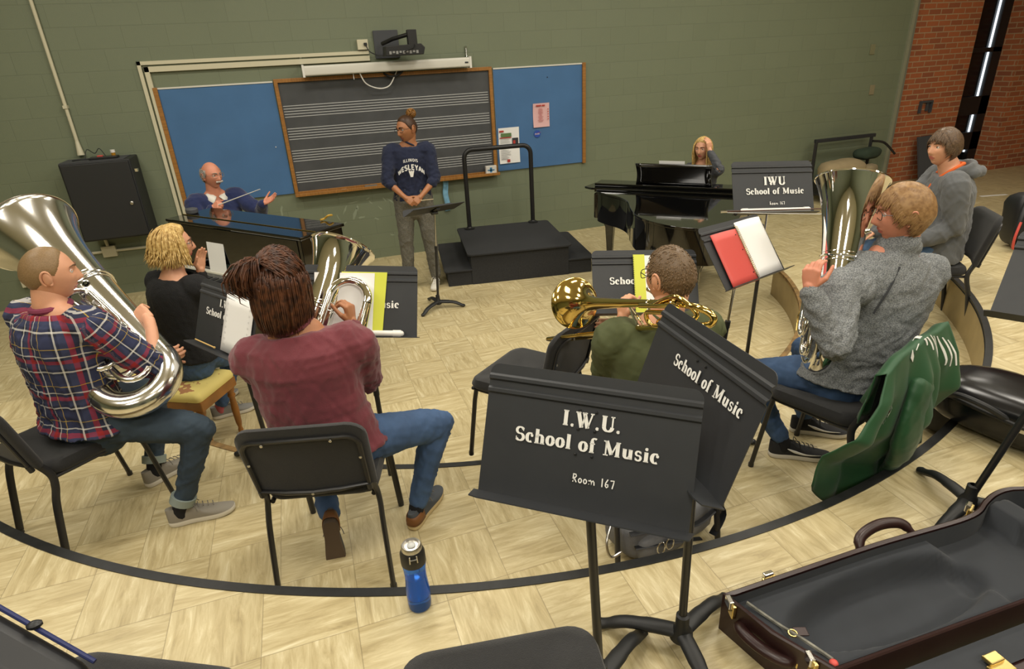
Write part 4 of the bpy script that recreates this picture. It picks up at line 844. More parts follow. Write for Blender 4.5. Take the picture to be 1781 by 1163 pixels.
# ---------------------------------------------------------------- podium
pc = V(2.19, 6.71, 0); pa = math.radians(-8.5); px_, py_ = V(math.cos(pa), math.sin(pa), 0), V(-math.sin(pa), math.cos(pa), 0); Rp = np.stack([px_, py_, Z_], 1)
th = Thing('conductor_podium', 'black carpeted conductor podium with side steps and a rail', 'podium', pc)
mb = MB(); box(mb, pc+Z_*.165, (1.10, 1.14, .33), Rp); th.part('platform', mb, M['carpet'], bevel=.004, smooth=False)
mb = MB(); prism(mb, rrect(1.17, 1.2, .05), pc+Z_*.33, px_, py_, .022); th.part('top_deck', mb, M['carpet'], bevel=.005, smooth=False)
for s in (-1, 1):
    c = pc+px_*s*.69; mb = MB(); box(mb, c+Z_*.08-px_*s*.01, (.27, 1.12, .16), Rp); th.part('side_step', mb, M['carpet'], bevel=.004, smooth=False)
    mb = MB(); prism(mb, rrect(.32, 1.16, .04), c+Z_*.16, px_, py_, .02); th.part('step_deck', mb, M['carpet'], bevel=.005, smooth=False)
p1, p2 = on_z(817, 398, .352), on_z(927, 386, .352); zt = 1.30; r = .10; dd = nrm(p2-p1)
path = [p1, V(p1[0], p1[1], zt-r)]+arcpts(V(p1[0], p1[1], zt-r)+dd*r, r, 180, 90, 7, dd, Z_)+arcpts(V(p2[0], p2[1], zt-r)-dd*r, r, 90, 0, 7, dd, Z_)+[p2]
mb = MB(); tube(mb, path, .027, 16); rl = th.part('rail', mb, M['black'])
for p in (p1, p2): mb = MB(); lathe(mb, [(0, 0), (.062, 0), (.062, .012), (.035, .02), (.03, .03), (0, .03)], p, Z_, 24); th.part('rail_flange', mb, M['black'], parent=rl)
# ---------------------------------------------------------------- water bottle
bl = on_z(731, 1052, H2); th = Thing('water_bottle', 'translucent blue water bottle with a black and grey lid standing on the step edge', 'bottle', bl)
mb_, nt, b, L = newmat('blue_tritan'); b.inputs['Base Color'].default_value = (.05, .25, .95, 1); b.inputs['Roughness'].default_value = .06; b.inputs['Transmission Weight'].default_value = .75; b.inputs['IOR'].default_value = 1.3
SB = 1.12
def lz(pr): return [(r*SB, h*SB) for r, h in pr]
mb = MB(); lathe(mb, lz([(0, .0), (.028, .0), (.034, .006), (.036, .02), (.036, .07), (.0335, .10), (.032, .13), (.034, .16), (.036, .175), (.034, .19), (0, .19)]), bl, Z_, 32); th.part('bottle_body', mb, mb_)
mw_, nt, b, L = newmat('blue_water'); b.inputs['Base Color'].default_value = (.02, .42, .72, 1); b.inputs['Roughness'].default_value = .05; b.inputs['Transmission Weight'].default_value = .3
mb = MB(); lathe(mb, lz([(0, .05), (.0335, .05), (.0335, .07), (.031, .10), (.0295, .125), (0, .125)]), bl, Z_, 32); th.part('water', mb, mw_)
mb = MB(); lathe(mb, lz([(.0365, .178), (.037, .19), (.0365, .215), (.031, .228), (0, .229)]), bl, Z_, 32); th.part('collar', mb, M['black'])
mb = MB(); lathe(mb, lz([(.030, .228), (.0305, .238), (.027, .244), (.022, .245), (.021, .238), (0, .238)]), bl, Z_, 32); lid = th.part('lid_ring', mb, M['steel'])
mb = MB(); ball(mb, bl+Z_*.240*SB, (.014, .014, .007), 14); th.part('lid_button', mb, mat('grey_button', 'b8bab8', .3), parent=lid)
vd = nrm(V(EYE[0]-bl[0], EYE[1]-bl[1], 0)); vs = np.cross(Z_, vd); mb = MB()
for s in (-1, 1): tube(mb, [bl+vd*.042+vs*s*.012+Z_*.205*SB, bl+vd*.041+vs*s*.011+Z_*.228*SB], .0022, 6)
tube(mb, [bl+vd*.043+vs*.012+Z_*.217*SB, bl+vd*.043-vs*.012+Z_*.217*SB], .002, 6); th.part('lid_clip', mb, M['steel'])
# ---------------------------------------------------------------- people: surfaces
def remesh(mb, voxel, smooth=4, fac=.5):
    me = mb.mesh('tmp', [M['black']]); o = bpy.data.objects.new('tmp', me); COL.objects.link(o)
    r = o.modifiers.new('r', 'REMESH'); r.mode = 'VOXEL'; r.voxel_size = voxel; r.use_smooth_shade = True
    if smooth: s = o.modifiers.new('s', 'SMOOTH'); s.iterations = smooth; s.factor = fac
    dg = bpy.context.evaluated_depsgraph_get(); ev = o.evaluated_get(dg); m2 = ev.to_mesh()
    n = len(m2.vertices); v = np.empty(n*3); m2.vertices.foreach_get('co', v); v = v.reshape(-1, 3)
    nn = np.empty(n*3); m2.vertices.foreach_get('normal', nn); nn = nn.reshape(-1, 3)
    f = [tuple(p.vertices) for p in m2.polygons]; ev.to_mesh_clear()
    bpy.data.objects.remove(o); bpy.data.meshes.remove(me); return v, nn, f
def wrinkle(p, seed=0, freq=28, aniso=(1, 1, 1)):
    rs = np.random.RandomState(seed); out = 0; q = p*np.array(aniso)
    for i in range(7):
        k = nrm(rs.randn(3))*freq*(.6+.5*i); m_ = nrm(rs.randn(3))*freq*(.35+.3*i)
        a = np.sin(q@k*.7+1.8*np.sin(q@m_+i))
        out = out+(.55*a+.75*(1-2*np.abs(a)**.55))/(1+.6*i)
    return out/2.0
def ik(A, C, l1, l2, pole):
    A, C = np.array(A, float), np.array(C, float); d = C-A; L = np.linalg.norm(d)
    if L > (l1+l2)*.998:
        s = min(L/((l1+l2)*.998), 1.12); l1 *= s; l2 *= s
        if L > (l1+l2)*.999: C = A+d/L*(l1+l2)*.998; L = (l1+l2)*.998; d = C-A
    d = d/np.linalg.norm(d); a = (l1*l1-l2*l2+L*L)/(2*L); h = math.sqrt(max(l1*l1-a*a, 0)); p = np.array(pole, float); p = nrm(p-d*np.dot(p, d))
    return A+d*a+p*h, C
def cap(mb, A, B, ra, rb, n=14, m=0): tube(mb, [A, (np.asarray(A)+np.asarray(B))/2, B], [ra, (ra+rb)/2, rb], n, m, cap='round')
def limb(mb, pts, rs, n=16): tube(mb, catmull(pts, 4), np.interp(np.linspace(0, len(pts)-1, (len(pts)-1)*4+1), range(len(pts)), rs), n, cap='round')
# ---- head
def sph(az, el):
    az, el = math.radians(az), math.radians(el); return V(math.sin(az)*math.cos(el), math.cos(az)*math.cos(el), math.sin(el))   # az 0 = face, + = right
def head_local(d):
    d = np.atleast_2d(d).astype(float); a, b, c = .076, .097, .117
    r = 1/np.sqrt((d[:, 0]/a)**2+(d[:, 1]/b)**2+(d[:, 2]/c)**2); p = d*r[:, None]; x, y, z = p.T.copy()
    y = np.where(d[:, 1] < 0, y*1.06, y)
    t = np.clip((-.005-z)/.112, 0, 1); x = x*(1-.27*t**1.3); y = np.where(y < 0, y*(1-.42*t), y*(1+.02*t))
    x = x*(1+.03*np.exp(-((z-.03)/.05)**2))
    g = lambda u, s: np.exp(-(u/s)**2)
    F = np.clip(d[:, 1]*2.5, 0, 1)
    ax = np.abs(x)
    y = y+F*(.004*g(z-.030, .011)*g(ax-.022, .03) - .009*g(ax-.032, .015)*g(z-.010, .013) + .004*g(ax-.042, .016)*g(z+.022, .018))
    hn = np.interp(z, [-.046, -.040, -.031, -.024, .0, .018, .03], [0, .012, .023, .022, .012, .004, 0]); wn = np.interp(z, [-.04, -.03, 0, .02], [.015, .0135, .008, .007])
    y = y+F*hn*np.exp(-(x/wn)**2)
    y = y+F*(.006*g(z+.058, .006)*g(x, .021)+.007*g(z+.070, .006)*g(x, .018)-.003*g(z+.064, .003)*g(x, .024)-.003*g(z+.082, .006)*g(x, .02)+.009*g(z+.100, .014)*g(x, .022))
    return np.stack([x, y, z], 1)
def hair_el0(az, kind):
    a = abs((az+180) % 360-180)
    T = {'short': ([0, 30, 50, 66, 80, 98, 112, 135, 180], [50, 47, 38, 12, -4, 6, -22, -33, -36]),
         'buzz': ([0, 30, 45, 60, 75, 98, 115, 140, 180], [58, 52, 44, 25, 4, 8, -20, -32, -34]),
         'bald': ([0, 60, 70, 80, 98, 115, 180], [95, 95, 70, 0, 6, -22, -32])}[kind]
    return np.interp(a, T[0], T[1])
class Person:
    def __init__(s, lab, base, P, N_, Hd, face, look, skin, name='person', hs=1.0, wid=1.0, belly=0, dep=1.0, drop=.062):
        s.loc = np.asarray(base, float); s.e = empty(name, lab, 'person', base)
        s.P, s.N, s.H = [np.asarray(a, float) for a in (P, N_, Hd)]; s.hs, s.wid, s.belly, s.dp = hs, wid, belly, dep
        f = math.radians(face); s.fw = V(math.cos(f), math.sin(f), 0); s.rt = V(math.sin(f), -math.cos(f), 0)
        s.sp = nrm(s.N-s.P); s.skin = skin; s.up2 = s.sp
        s.rt2 = nrm(s.rt-s.sp*np.dot(s.rt, s.sp)); s.fw2 = np.cross(s.sp, s.rt2)
        yaw, pitch, roll = [math.radians(a) for a in look]
        hf = V(math.cos(yaw)*math.cos(pitch), math.sin(yaw)*math.cos(pitch), math.sin(pitch)); hr = V(math.sin(yaw), -math.cos(yaw), 0); hu = np.cross(hr, hf)
        s.hr = math.cos(roll)*hr+math.sin(roll)*hu; s.hu = -math.sin(roll)*hr+math.cos(roll)*hu; s.hf = hf
        s.HM = np.eye(4); s.HM[:3, :3] = np.stack([s.hr, s.hf, s.hu], 1)*hs; s.HM[:3, 3] = s.H
        sh = .168*wid
        s.cw = .095; s.SL, s.SR = [s.N-s.sp*drop+s.rt2*q*sh+s.fw2*.01 for q in (-1, 1)]
        s.HL, s.HR = [s.P+s.rt*q*.088*wid for q in (-1, 1)]
        s.arms = {}; s.legs = {}
    def hw(s, p): return np.asarray(p)@s.HM[:3, :3].T+s.HM[:3, 3]
    def hs_pt(s, az, el, off=0):
        d = sph(az, el); p = head_local(d)[0]; return p+nrm(p*V(1, 1, 1))*off
    def arm(s, side, W, pole, hd=None, pn=None, curl=.6, thumb=.5, l1=.285, l2=.255, spread=.0):
        S = s.SL if side < 0 else s.SR; E_, W_ = ik(S, W, l1, l2, pole); s.arms[side] = dict(S=S, E=E_, W=W_, hd=nrm(hd if hd is not None else W_-E_), pn=pn, curl=curl, thumb=thumb, spread=spread)
    def leg(s, side, A, pole, toe, l1=.43, l2=.42):
        Hp = s.HL if side < 0 else s.HR; K, A_ = ik(Hp, A, l1, l2, pole); s.legs[side] = dict(H=Hp, K=K, A=A_, toe=nrm(toe))
    def torso(s, mb, infl=0, lo=-.12, hi=1.0, scale=1.0, hem=0):
        L = np.linalg.norm(s.N-s.P); w, b, dp = s.wid, s.belly, s.dp
        st = [(-.13, .158, .118), (0, .172, .130), (.15, .158, .122+b*.5), (.32, .146, .115+b), (.5, .150, .116+b*.7), (.68, .162, .122+b*.2), (.80, .172, .118), (.89, .158, .100), (.95, .118, .084), (1.0, .078, .070), (1.05, .062, .062)]
        ss = np.array([q[0] for q in st]); pts = []; rr = []
        for q in np.linspace(lo, hi, 18):
            rx, ry = np.interp(q, ss, [a[1] for a in st])*w, np.interp(q, ss, [a[2] for a in st])*dp
            k = hem*max(0, 1-(q-lo)/.12)
            bow = .02*math.sin(PI*np.clip(q, 0, 1))
            pts.append(s.P+(s.N-s.P)*q+s.fw2*(-bow+ (b*.5 if .1 < q < .7 else 0)*math.sin(PI*np.clip((q-.05)/.7, 0, 1)))); rr.append(((rx+infl+k)*scale, (ry+infl+k)*scale))
        tube(mb, pts, rr, 28, up=s.rt2, cap='round' if scale < 1 else 'flat')
    def arm_geo(s, mb, side, infl, upto, scale=1.0, cuff=0):
        a = s.arms[side]; S, E_, W = a['S'], a['E'], a['W']; q = s.wid
        inn = S-s.rt2*side*.06
        R = (np.array([.062, .062, .053, .046, .042])*q**.5+infl)*scale
        if upto <= 1:
            e = S+(E_-S)*upto; limb(mb, [inn, S, S+(E_-S)*upto*.5, e], [R[0], R[1], R[2], (.045+infl+cuff)*scale]); return
        limb(mb, [inn, S, S+(E_-S)*.5, S+(E_-S)*.92, E_], [R[0], R[1], R[2], R[3], R[4]])
        t = min(upto-1, 1); w0 = np.array([.042, .041, .034, .026])+infl; fr = [E_, E_+(W-E_)*t*.3, E_+(W-E_)*t*.7, E_+(W-E_)*t]
        rr = [np.interp(t*k, [0, .3, .7, 1], w0)*scale for k in (0, .3, .7, 1)]; rr[-1] += cuff; limb(mb, fr, rr)
    def leg_geo(s, mb, side, infl, upto=2, scale=1.0):
        g = s.legs[side]; H_, K, A = g['H'], g['K'], g['A']; bk = s.P
        r = (np.array([.092, .088, .070, .058])*s.wid**.5+infl)*scale
        limb(mb, [bk*.5+H_*.5, H_+(K-H_)*.08, H_+(K-H_)*.5, H_+(K-H_)*.93], r)
        calf = nrm(H_-K)*.0; t = upto-1
        limb(mb, [K, K+(A-K)*t*.3+(nrm(H_-K)-nrm(A-K)*np.dot(nrm(H_-K), nrm(A-K)))*.012, K+(A-K)*t*.7, K+(A-K)*t], [(.056+infl)*scale, (.056+infl)*scale, (.043+infl)*scale, (.036+infl*1.3)*scale])
    def hand(s, side):
        a = s.arms[side]; W, hd = a['W'], a['hd']; pn = a['pn']; 
        pn = np.asarray(pn if pn is not None else V(0, 0, -1), float); pn = nrm(pn-hd*np.dot(pn, hd)); c = np.cross(pn, hd); th = -c if side > 0 else c
        mb = MB(); k0 = W+hd*.01
        cap(mb, W-nrm(W-a['E'])*.05, W+hd*.02, .025, .024)
        offs = (.030, .011, -.008, -.026); lens = (.070, .078, .073, .058)
        for o_, L in zip(offs, lens):
            kn = W+hd*(.088-abs(o_-.005)*.25)+th*o_; cap(mb, W+hd*.012+th*o_*.55, kn, .0135, .0108, 8)
            cu = a['curl'] if np.isscalar(a['curl']) else a['curl'][offs.index(o_)]; ang = 0; p = kn; sd = th*(o_)*a['spread']*6
            for fr, an, r in ((.46, 62, .0092), (.30, 72, .0084), (.24, 45, .0075)):
                ang += math.radians(an)*cu; d_ = nrm(hd*math.cos(ang)+pn*math.sin(ang)+sd*math.cos(ang)); q = p+d_*L*fr; cap(mb, p, q, r, r*.93, 8); p = q
        tube(mb, [W+hd*.02, W+hd*.055, W+hd*.085], [(.030, .015), (.038, .014), (.034, .011)], 12, up=th, cap='round')
        t = a['thumb']; p = W+hd*.028+th*.022+pn*.004; d1 = nrm(th*.75+hd*.65+pn*.5*t); q = p+d1*.042; d2 = nrm(th*(.5-.6*t)+hd*.8+pn*(.3+.6*t)); r_ = q+d2*.034
        cap(mb, W+hd*.012+th*.012, p, .015, .014, 8); cap(mb, p, q, .0135, .0115, 8); cap(mb, q, r_, .0105, .0085, 8); cap(mb, r_, r_+nrm(d2+hd*.3)*.022, .0088, .0075, 8)
        return remesh(mb, .0034, 2)
    def body(s, lipcol='b5655a', brow='5a4030', eye='4a3526', beard=None):
        mb = MB(); s.torso(mb, scale=.88, lo=-.1, hi=.97)
        neck0 = s.N-s.sp*.05; hb = s.hw((0, -.025, -.06)); limb(mb, [neck0, s.N+(hb-s.N)*.35, hb], [.070, .060*min(s.wid, 1.1), .056])
        for k in s.arms: s.arm_geo(mb, k, -.004, 2.0, .96)
        for k in s.legs: s.leg_geo(mb, k, -.006, 2.0, .93)
        v, n, f = remesh(mb, .010, 4); out = MB(); out.add(v, f, 0)
        # head
        nu, nv = 72, 60; dirs = []
        for j in range(nv+1):
            el = -90+180*j/nv
            for i in range(nu): dirs.append(sph(360*i/nu, el))
        hp = head_local(np.array(dirs)); W_ = s.hw(hp); fs = []; ms = []
        for j in range(nv):
            for i in range(nu):
                q = (j*nu+i, (j+1)*nu+i, (j+1)*nu+(i+1) % nu, j*nu+(i+1) % nu); c = hp[list(q)].mean(0); m_ = 0
                if c[1] > .05 and abs(c[0]) < .025-abs(c[2]+.064)*.9 and -.0755 < c[2] < -.052: m_ = 1
                fs.append(q); ms.append(m_)
        b = out.n; out.v.append(W_); out.f += [tuple(i+b for i in q) for q in fs]; out.m += ms; out.n += len(W_)
        for sx in (-1, 1):
            e = MB(); R_ = Rz(sx*-22)@Ry(sx*8)
            ball(e, (sx*.080, -.008, -.004), (.010, .019, .031), 12, 0, R_)
            hx = [V(sx*(.083+.006*math.sin(a)), -.008-.020*math.cos(a)*.9-.003, -.002+.031*math.sin(a)) for a in np.linspace(-1.2, 3.6, 14)]
            tube(e, hx, .0045, 7, cap='round'); cap(e, (sx*.079, .002, -.03), (sx*.078, .004, -.022), .007, .006, 8)
            out.merge(e, s.HM)
            e = MB(); c = V(sx*.0315, .0745, .010); ball(e, c, .0125, 16, 2); e2 = []
            vv = e.verts()
            for k, q in enumerate(e.f):
                d_ = nrm(vv[list(q)].mean(0)-c); 
                if d_[1] > .955: e.m[k] = 4
                elif d_[1] > .84: e.m[k] = 3
            out.merge(e, s.HM)
            e = MB(); lid = [c+V(.0155*math.cos(a), .0115-.002*abs(math.cos(a))*2, .0055*math.sin(a)+.0015) for a in np.linspace(0, PI, 9)]; tube(e, lid, .0022, 6, 0)
            tube(e, [l+V(0, .0006, -.0005) for l in lid], .0012, 5, 5); out.merge(e, s.HM)
            e = MB(); br = [V(sx*x, y, z) for x, y, z in ((.012, .098, .028), (.022, .0975, .033), (.036, .090, .034), (.049, .077, .028))]; P_ = catmull(br, 4); tube(e, P_, np.interp(np.linspace(0, 1, len(P_)), [0, .3, 1], [.003, .0038, .0015]), 6, 5); out.merge(e, s.HM)
        for k in s.arms:
            v, n, f = s.hand(k); out.add(v, f, 0)
        mats = [s.skin, mat('lips', lipcol, .45), mat('eye_white', 'e6e0d8', .25), mat('iris', eye, .3), M['black'], mat('brow_hair', brow, .8)]
        o = out.build('body', mats, s.e, off=s.loc, sharp=0); s.bodyo = o; return o
    def garment(s, name, mb, m, voxel=.009, wr=.004, seed=1, freq=50, aniso=(1, 1, 1), uv=False, label=None, folds=None, smooth=5, trim=None):
        v, n, f = remesh(mb, voxel, smooth)
        if wr:
            w = wrinkle(v, seed, freq, aniso); amp = wr*np.ones(len(v))
            if folds:
                for (c, rad, k) in folds: amp = amp+k*np.exp(-((v-np.asarray(c))**2).sum(1)/rad**2)
            v = v+n*((1.6*w+.45)*amp)[:, None]
        out = MB(); out.add(v, f); o = out.build(name, m, s.e, off=s.loc, sharp=0)
        if uv:
            segs = [('t', s.P, s.N)]+[(k, s.arms[k]['S']+s.rt2*k*.05, s.arms[k]['E']) for k in s.arms]+[(k, s.arms[k]['E'], s.arms[k]['W']) for k in s.arms]
            best = np.full(len(v), 9.0); bone = np.zeros(len(v), int); UA = []
            for k, A, B in segs:
                d = B-A; L = np.linalg.norm(d); t = np.clip(((v-A)@d)/L**2, -.2 if k == 't' else 0, 1); q = A+t[:, None]*d; dist = np.linalg.norm(v-q, axis=1)-(.185*s.wid if k == 't' else .05)
                if k == 't': u = np.arctan2((v-s.P)@s.rt2, -((v-s.P)@s.fw2))*.165; w_ = (v-s.P)@s.sp
                else:
                    x, y, z = frame(d/L, s.fw2); rel = v-q; u = np.arctan2(rel@y, rel@x)*.062; w_ = ((v-A)@d)/L+(.31 if A is not s.arms[k]['E'] and np.allclose(B, s.arms[k]['W']) else 0)
                sel = dist < best; best[sel] = dist[sel]; bone[sel] = len(UA); UA.append(np.stack([u if k == 't' else w_, w_ if k == 't' else u, u*0], 1))
            at_ = o.data.attributes.new('cloth_uv', 'FLOAT_VECTOR', 'CORNER'); CU = []
            for q in f:   # every face takes the sleeve or body panel of its first corner, so panels meet in clean seams
                b_ = bone[q[0]]
                for i in q: CU += list(UA[b_][i])
            at_.data.foreach_set('vector', CU)
        if label: o['label'] = label
        return o
    def top(s, m, name='shirt', sleeve=1.95, infl=.018, hem=.02, lo=-.08, hi=.985, collar=0, **k):
        mb = MB(); s.torso(mb, infl=infl, lo=lo, hi=hi, hem=hem)
        for a in s.arms: s.arm_geo(mb, a, infl*.8, sleeve if np.isscalar(sleeve) else sleeve[a])
        if collar: limb(mb, [s.N-s.sp*.06, s.N+s.sp*.005, s.N+(s.hw((0, -.03, -.08))-s.N)*collar], [s.cw, s.cw*.86, s.cw*.76])
        F = [(s.arms[a]['E'], .09, .009) for a in s.arms]+[(s.P+s.sp*.08, .18, .008)]+[(s.arms[a]['S']-s.sp*.08-s.rt2*a*.04, .08, .006) for a in s.arms]+[(s.arms[a]['W']*.75+s.arms[a]['E']*.25, .06, .004) for a in s.arms]
        return s.garment(name, mb, m, folds=F, **k)
    def bottoms(s, m, name='jeans', infl=.010, upto=1.93, **k):
        mb = MB()
        L = np.linalg.norm(s.N-s.P); s_ = [(-.16, .14, .115), (-.02, .172, .133), (.10, .160, .122), (.14, .150, .112)]
        tube(mb, [s.P+(s.N-s.P)*a for a, _, _ in s_], [(x*s.wid+infl, y*s.dp+infl) for _, x, y in s_], 26, up=s.rt2, cap='round')
        for a in s.legs: s.leg_geo(mb, a, infl, upto)
        F = [(s.legs[a]['K'], .09, .007) for a in s.legs]+[(s.legs[a]['H'], .12, .008) for a in s.legs]+[(s.legs[a]['A']*.6+s.legs[a]['K']*.4, .10, .005) for a in s.legs]
        return s.garment(name, mb, m, folds=F, **k)
    def shoe(s, side, mu, ms, ml=None, sock=None, slim=1.0, up=Z_, heel=None, swoosh=None):
        g = s.legs[side]; A, toe = g['A'], g['toe']; up = nrm(np.asarray(up, float)-toe*np.dot(up, toe)); rt = np.cross(toe, up)
        O = A-up*.082-toe*.055     # heel bottom
        def Q(x, y, z): return O+rt*x+toe*y+up*z
        ol = [(.0, -.012), (.024, -.004), (.034, .03), (.033, .09), (.040, .15), (.046, .20), (.043, .245), (.028, .278), (.0, .288), (-.024, .275), (-.036, .24), (-.038, .19), (-.034, .13), (-.031, .08), (-.033, .03), (-.024, -.004)]
        ol = catmull([V(x*slim, y, 0) for x, y in ol], 3, True); n = len(ol)
        mb = MB(); rings = []
        for z, k in ((0, .96), (.004, 1.0), (.02, 1.02), (.026, .98)): rings += [Q(p[0]*k, .138+(p[1]-.138)*(k*.5+.5), z+.010*max(0, (p[1]-.2)/.09)**2) for p in ol]
        mb.add(rings, [(r*n+i, r*n+(i+1) % n, (r+1)*n+(i+1) % n, (r+1)*n+i) for r in range(3) for i in range(n)]+[tuple(range(n))[::-1], tuple(3*n+i for i in range(n))])
        mb2 = MB(); hs = [(.026, 1.0), (.040, .99), (.055, .93), (.070, .80), (.082, .62), (.092, .46)]; rings = []
        for z, k in hs:
            t = (z-.026)/.066
            for p in ol:
                y = p[1]; lift = np.interp(y, [-.02, .03, .10, .17, .23, .29], [1.0, 1.0, .98, .68, .45, .30]); yy = y
                if y > .09: yy = .09+(y-.09)*(1-.55*t*(1.0)); 
                rings.append(Q(p[0]*(1-.45*t*t), yy, .026+(z-.026)*lift+.010*max(0, (y-.2)/.09)**2))
        mb2.add(rings, [(r*n+i, r*n+(i+1) % n, (r+1)*n+(i+1) % n, (r+1)*n+i) for r in range(len(hs)-1) for i in range(n)]+[tuple((len(hs)-1)*n+i for i in range(n))])
        up_ = mb2.build('shoe', mu, s.e, off=s.loc, sharp=60)
        mb.build('sole', ms, up_, off=s.loc, sharp=50)
        if ml:
            mb = MB()
            for k in range(5):
                y = .105+.022*k; z = .026+.066*np.interp(y, [.1, .17, .23], [.98, .75, .5])+.003
                tube(mb, [Q(-.020, y, z-.006), Q(0, y+.004, z+.002), Q(.020, y+.008, z-.006)], .0026, 5)
            tube(mb, catmull([Q(0, .1, .098), Q(.03, .12, .105), Q(.045, .13, .07)], 4), .0022, 5); tube(mb, catmull([Q(0, .1, .098), Q(-.03, .11, .10), Q(-.045, .13, .07)], 4), .0022, 5)
            mb.build('laces', ml, up_, off=s.loc)
        if swoosh:
            for q in (-1, 1):
                mb = MB(); pts = catmull([Q(q*.0405, .235, .040), Q(q*.044, .17, .040), Q(q*.040, .12, .048), Q(q*.037, .07, .066)], 5); tube(mb, [p_+rt*q*.001 for p_ in pts], np.interp(np.linspace(0, 1, len(pts)), [0, .5, .75, 1], [.001, .006, .008, .002]), 6, flat=.5, up=up); mb.build('side_mark', swoosh, up_, off=s.loc)
        if heel: 
            mb = MB(); rings = []
            for z, k in ((.026, 1.02), (.05, 1.0), (.075, .84)): rings += [Q(p[0]*k, p[1]-.001, z) for p in ol if p[1] < .075]
            m_ = len([1 for p in ol if p[1] < .075]); idx = [i for i, p in enumerate(ol) if p[1] < .075]; order = sorted(range(m_), key=lambda i: (idx[i]+n//2) % n)
            R2 = np.array(rings); R3 = np.concatenate([R2[r*m_:(r+1)*m_][order] for r in range(3)])
            mb.add(R3, [(r*m_+i, r*m_+i+1, (r+1)*m_+i+1, (r+1)*m_+i) for r in range(2) for i in range(m_-1)]); o = mb.build('heel_patch', heel, up_, off=s.loc); sd = o.modifiers.new('t', 'SOLIDIFY'); sd.thickness = .003; sd.offset = 1
        if sock: mb = MB(); limb(mb, [A-up*.035, A, A+nrm(g['K']-A)*.10], [.035, .036, .038]); mb.build('sock', sock, s.e, off=s.loc)
    # ---- hair
    def hcap(s, m, kind='short', t=.012, seed=0, zmax=None):
        nu, nv = 96, 60; dirs = []; th = []; rs = np.random.RandomState(seed)
        for j in range(nv+1):
            el = -60+150*j/nv
            for i in range(nu):
                az = 360*i/nu-180; e0 = hair_el0(az, kind); k = np.clip((el-e0)/12, -.3, 1)
                if kind == 'bald': k = min(k, np.clip((40-el)/14, -.3, 1))
                dirs.append(sph(az, el)); th.append(k)
        p = head_local(np.array(dirs)); th = np.array(th); nn = p/np.linalg.norm(p, axis=1)[:, None]
        w = wrinkle(p, seed, 60)*.12+1; pp = p+nn*(t*np.clip(th, 0, 1)**.6*w-.0015*(th <= 0))[:, None]
        f = []
        for j in range(nv):
            for i in range(nu):
                q = (j*nu+i, j*nu+(i+1) % nu, (j+1)*nu+(i+1) % nu, (j+1)*nu+i)
                if max(th[k] for k in q) > 0: f.append(q)
        mb = MB(); mb.add(s.hw(pp), f); s.hcapo = mb.build('hair', m, s.e, off=s.loc, sharp=0); return s.hcapo
    def locks(s, mb, paths, r=.006, flat=.5, n=5):
        for P_ in paths:
            P_ = [s.hw(p) for p in P_]; k = len(P_); rr = np.interp(np.linspace(0, 1, k), [0, .25, .7, 1], [.5, 1, .9, .12])*r
            c = s.H; tube(mb, P_, [(a, a*flat) for a in rr], n, up=np.cross(P_[-1]-P_[0], P_[k//2]-c)+1e-6)
    def short_locks(s, m, kind='short', N_=700, L=.04, off=.010, seed=1, flow='down', r=.0042, lift=.008, name='hair_locks', crown=(180, 62), jit=.1):
        rs = random.Random(seed); cr = sph(*crown); paths = []
        while len(paths) < N_:
            az, z = rs.uniform(-180, 180), rs.uniform(-.6, 1); el = math.degrees(math.asin(z))
            e0 = hair_el0(az, kind)
            if el < e0+2 or (kind == 'bald' and el > 38): continue
            d = sph(az, el); t = d-cr; t = t-d*np.dot(t, d); t = nrm(t+V(rs.gauss(0, jit), rs.gauss(0, jit), rs.gauss(0, jit)))
            if flow == 'side': t = nrm(t+V(.6, .5, 0)*max(0, d[2]))
            P_ = []; l = L*rs.uniform(.7, 1.2)
            for k in range(4):
                u = k/3; dd = nrm(d+t*u*l/.1); P_.append(head_local(dd)[0]+dd*(off*.7+lift*math.sin(PI*min(u*1.1, 1))*rs.uniform(.5, 1)))
            paths.append(P_)
        mb = MB(); s.locks(mb, paths, r); return mb.build(name, m, s.e if not hasattr(s, 'hcapo') else s.hcapo, off=s.loc, sharp=0)
    def hang_locks(s, mb, azs, el0, zend, vol=.02, curl=.0, seed=1, r=.012, elmax=80, wave=.004, tip=.0, flat=.45):
        rs = random.Random(seed); paths = []
        for az in azs:
            a = az+rs.uniform(-4, 4); P_ = []; e_ = rs.uniform(el0, elmax); o_ = vol*rs.uniform(.55, 1.15)
            for el in np.linspace(e_, 0, 6):
                P_.append(head_local(sph(a, el))[0]+sph(a, el)*o_*(.5+.5*math.cos(math.radians(el))))
            last = P_[-1]; rad = nrm(V(last[0], last[1], 0)); ze = zend+rs.uniform(-.02, .015); ph = rs.uniform(0, 6)
            for k in range(1, 7):
                u = k/6; z = last[2]+(ze-last[2])*u; P_.append(V(last[0], last[1], z)+rad*(tip*u*u-curl*max(0, u-.6)**1.5+wave*math.sin(5*u+ph)))
            paths.append(P_)
        s.locks(mb, paths, r, flat)
    def glasses(s, m, w=.052, h=.034, y=.104):
        mb = MB()
        for sx in (-1, 1):
            c = V(sx*.033, y-.006, .008); pts = [s.hw(c+V(p[0], -abs(p[0]*sx+.0)*.12*(1 if p[0]*sx > 0 else 0), p[1])) for p in rrect(w, h, .012, 4)]; tube(mb, pts, .0016*s.hs, 6, closed=True)
            tube(mb, [s.hw(p) for p in (c+V(sx*w/2, -.003, .008), V(sx*.079, .05, .014), V(sx*.083, -.005, .012), V(sx*.080, -.02, -.004))], .0017, 6)
        tube(mb, [s.hw(p) for p in (V(-.008, y-.004, .012), V(0, y, .014), V(.008, y-.004, .012))], .0016, 6)
        return mb.build('glasses', m, s.e, off=s.loc)
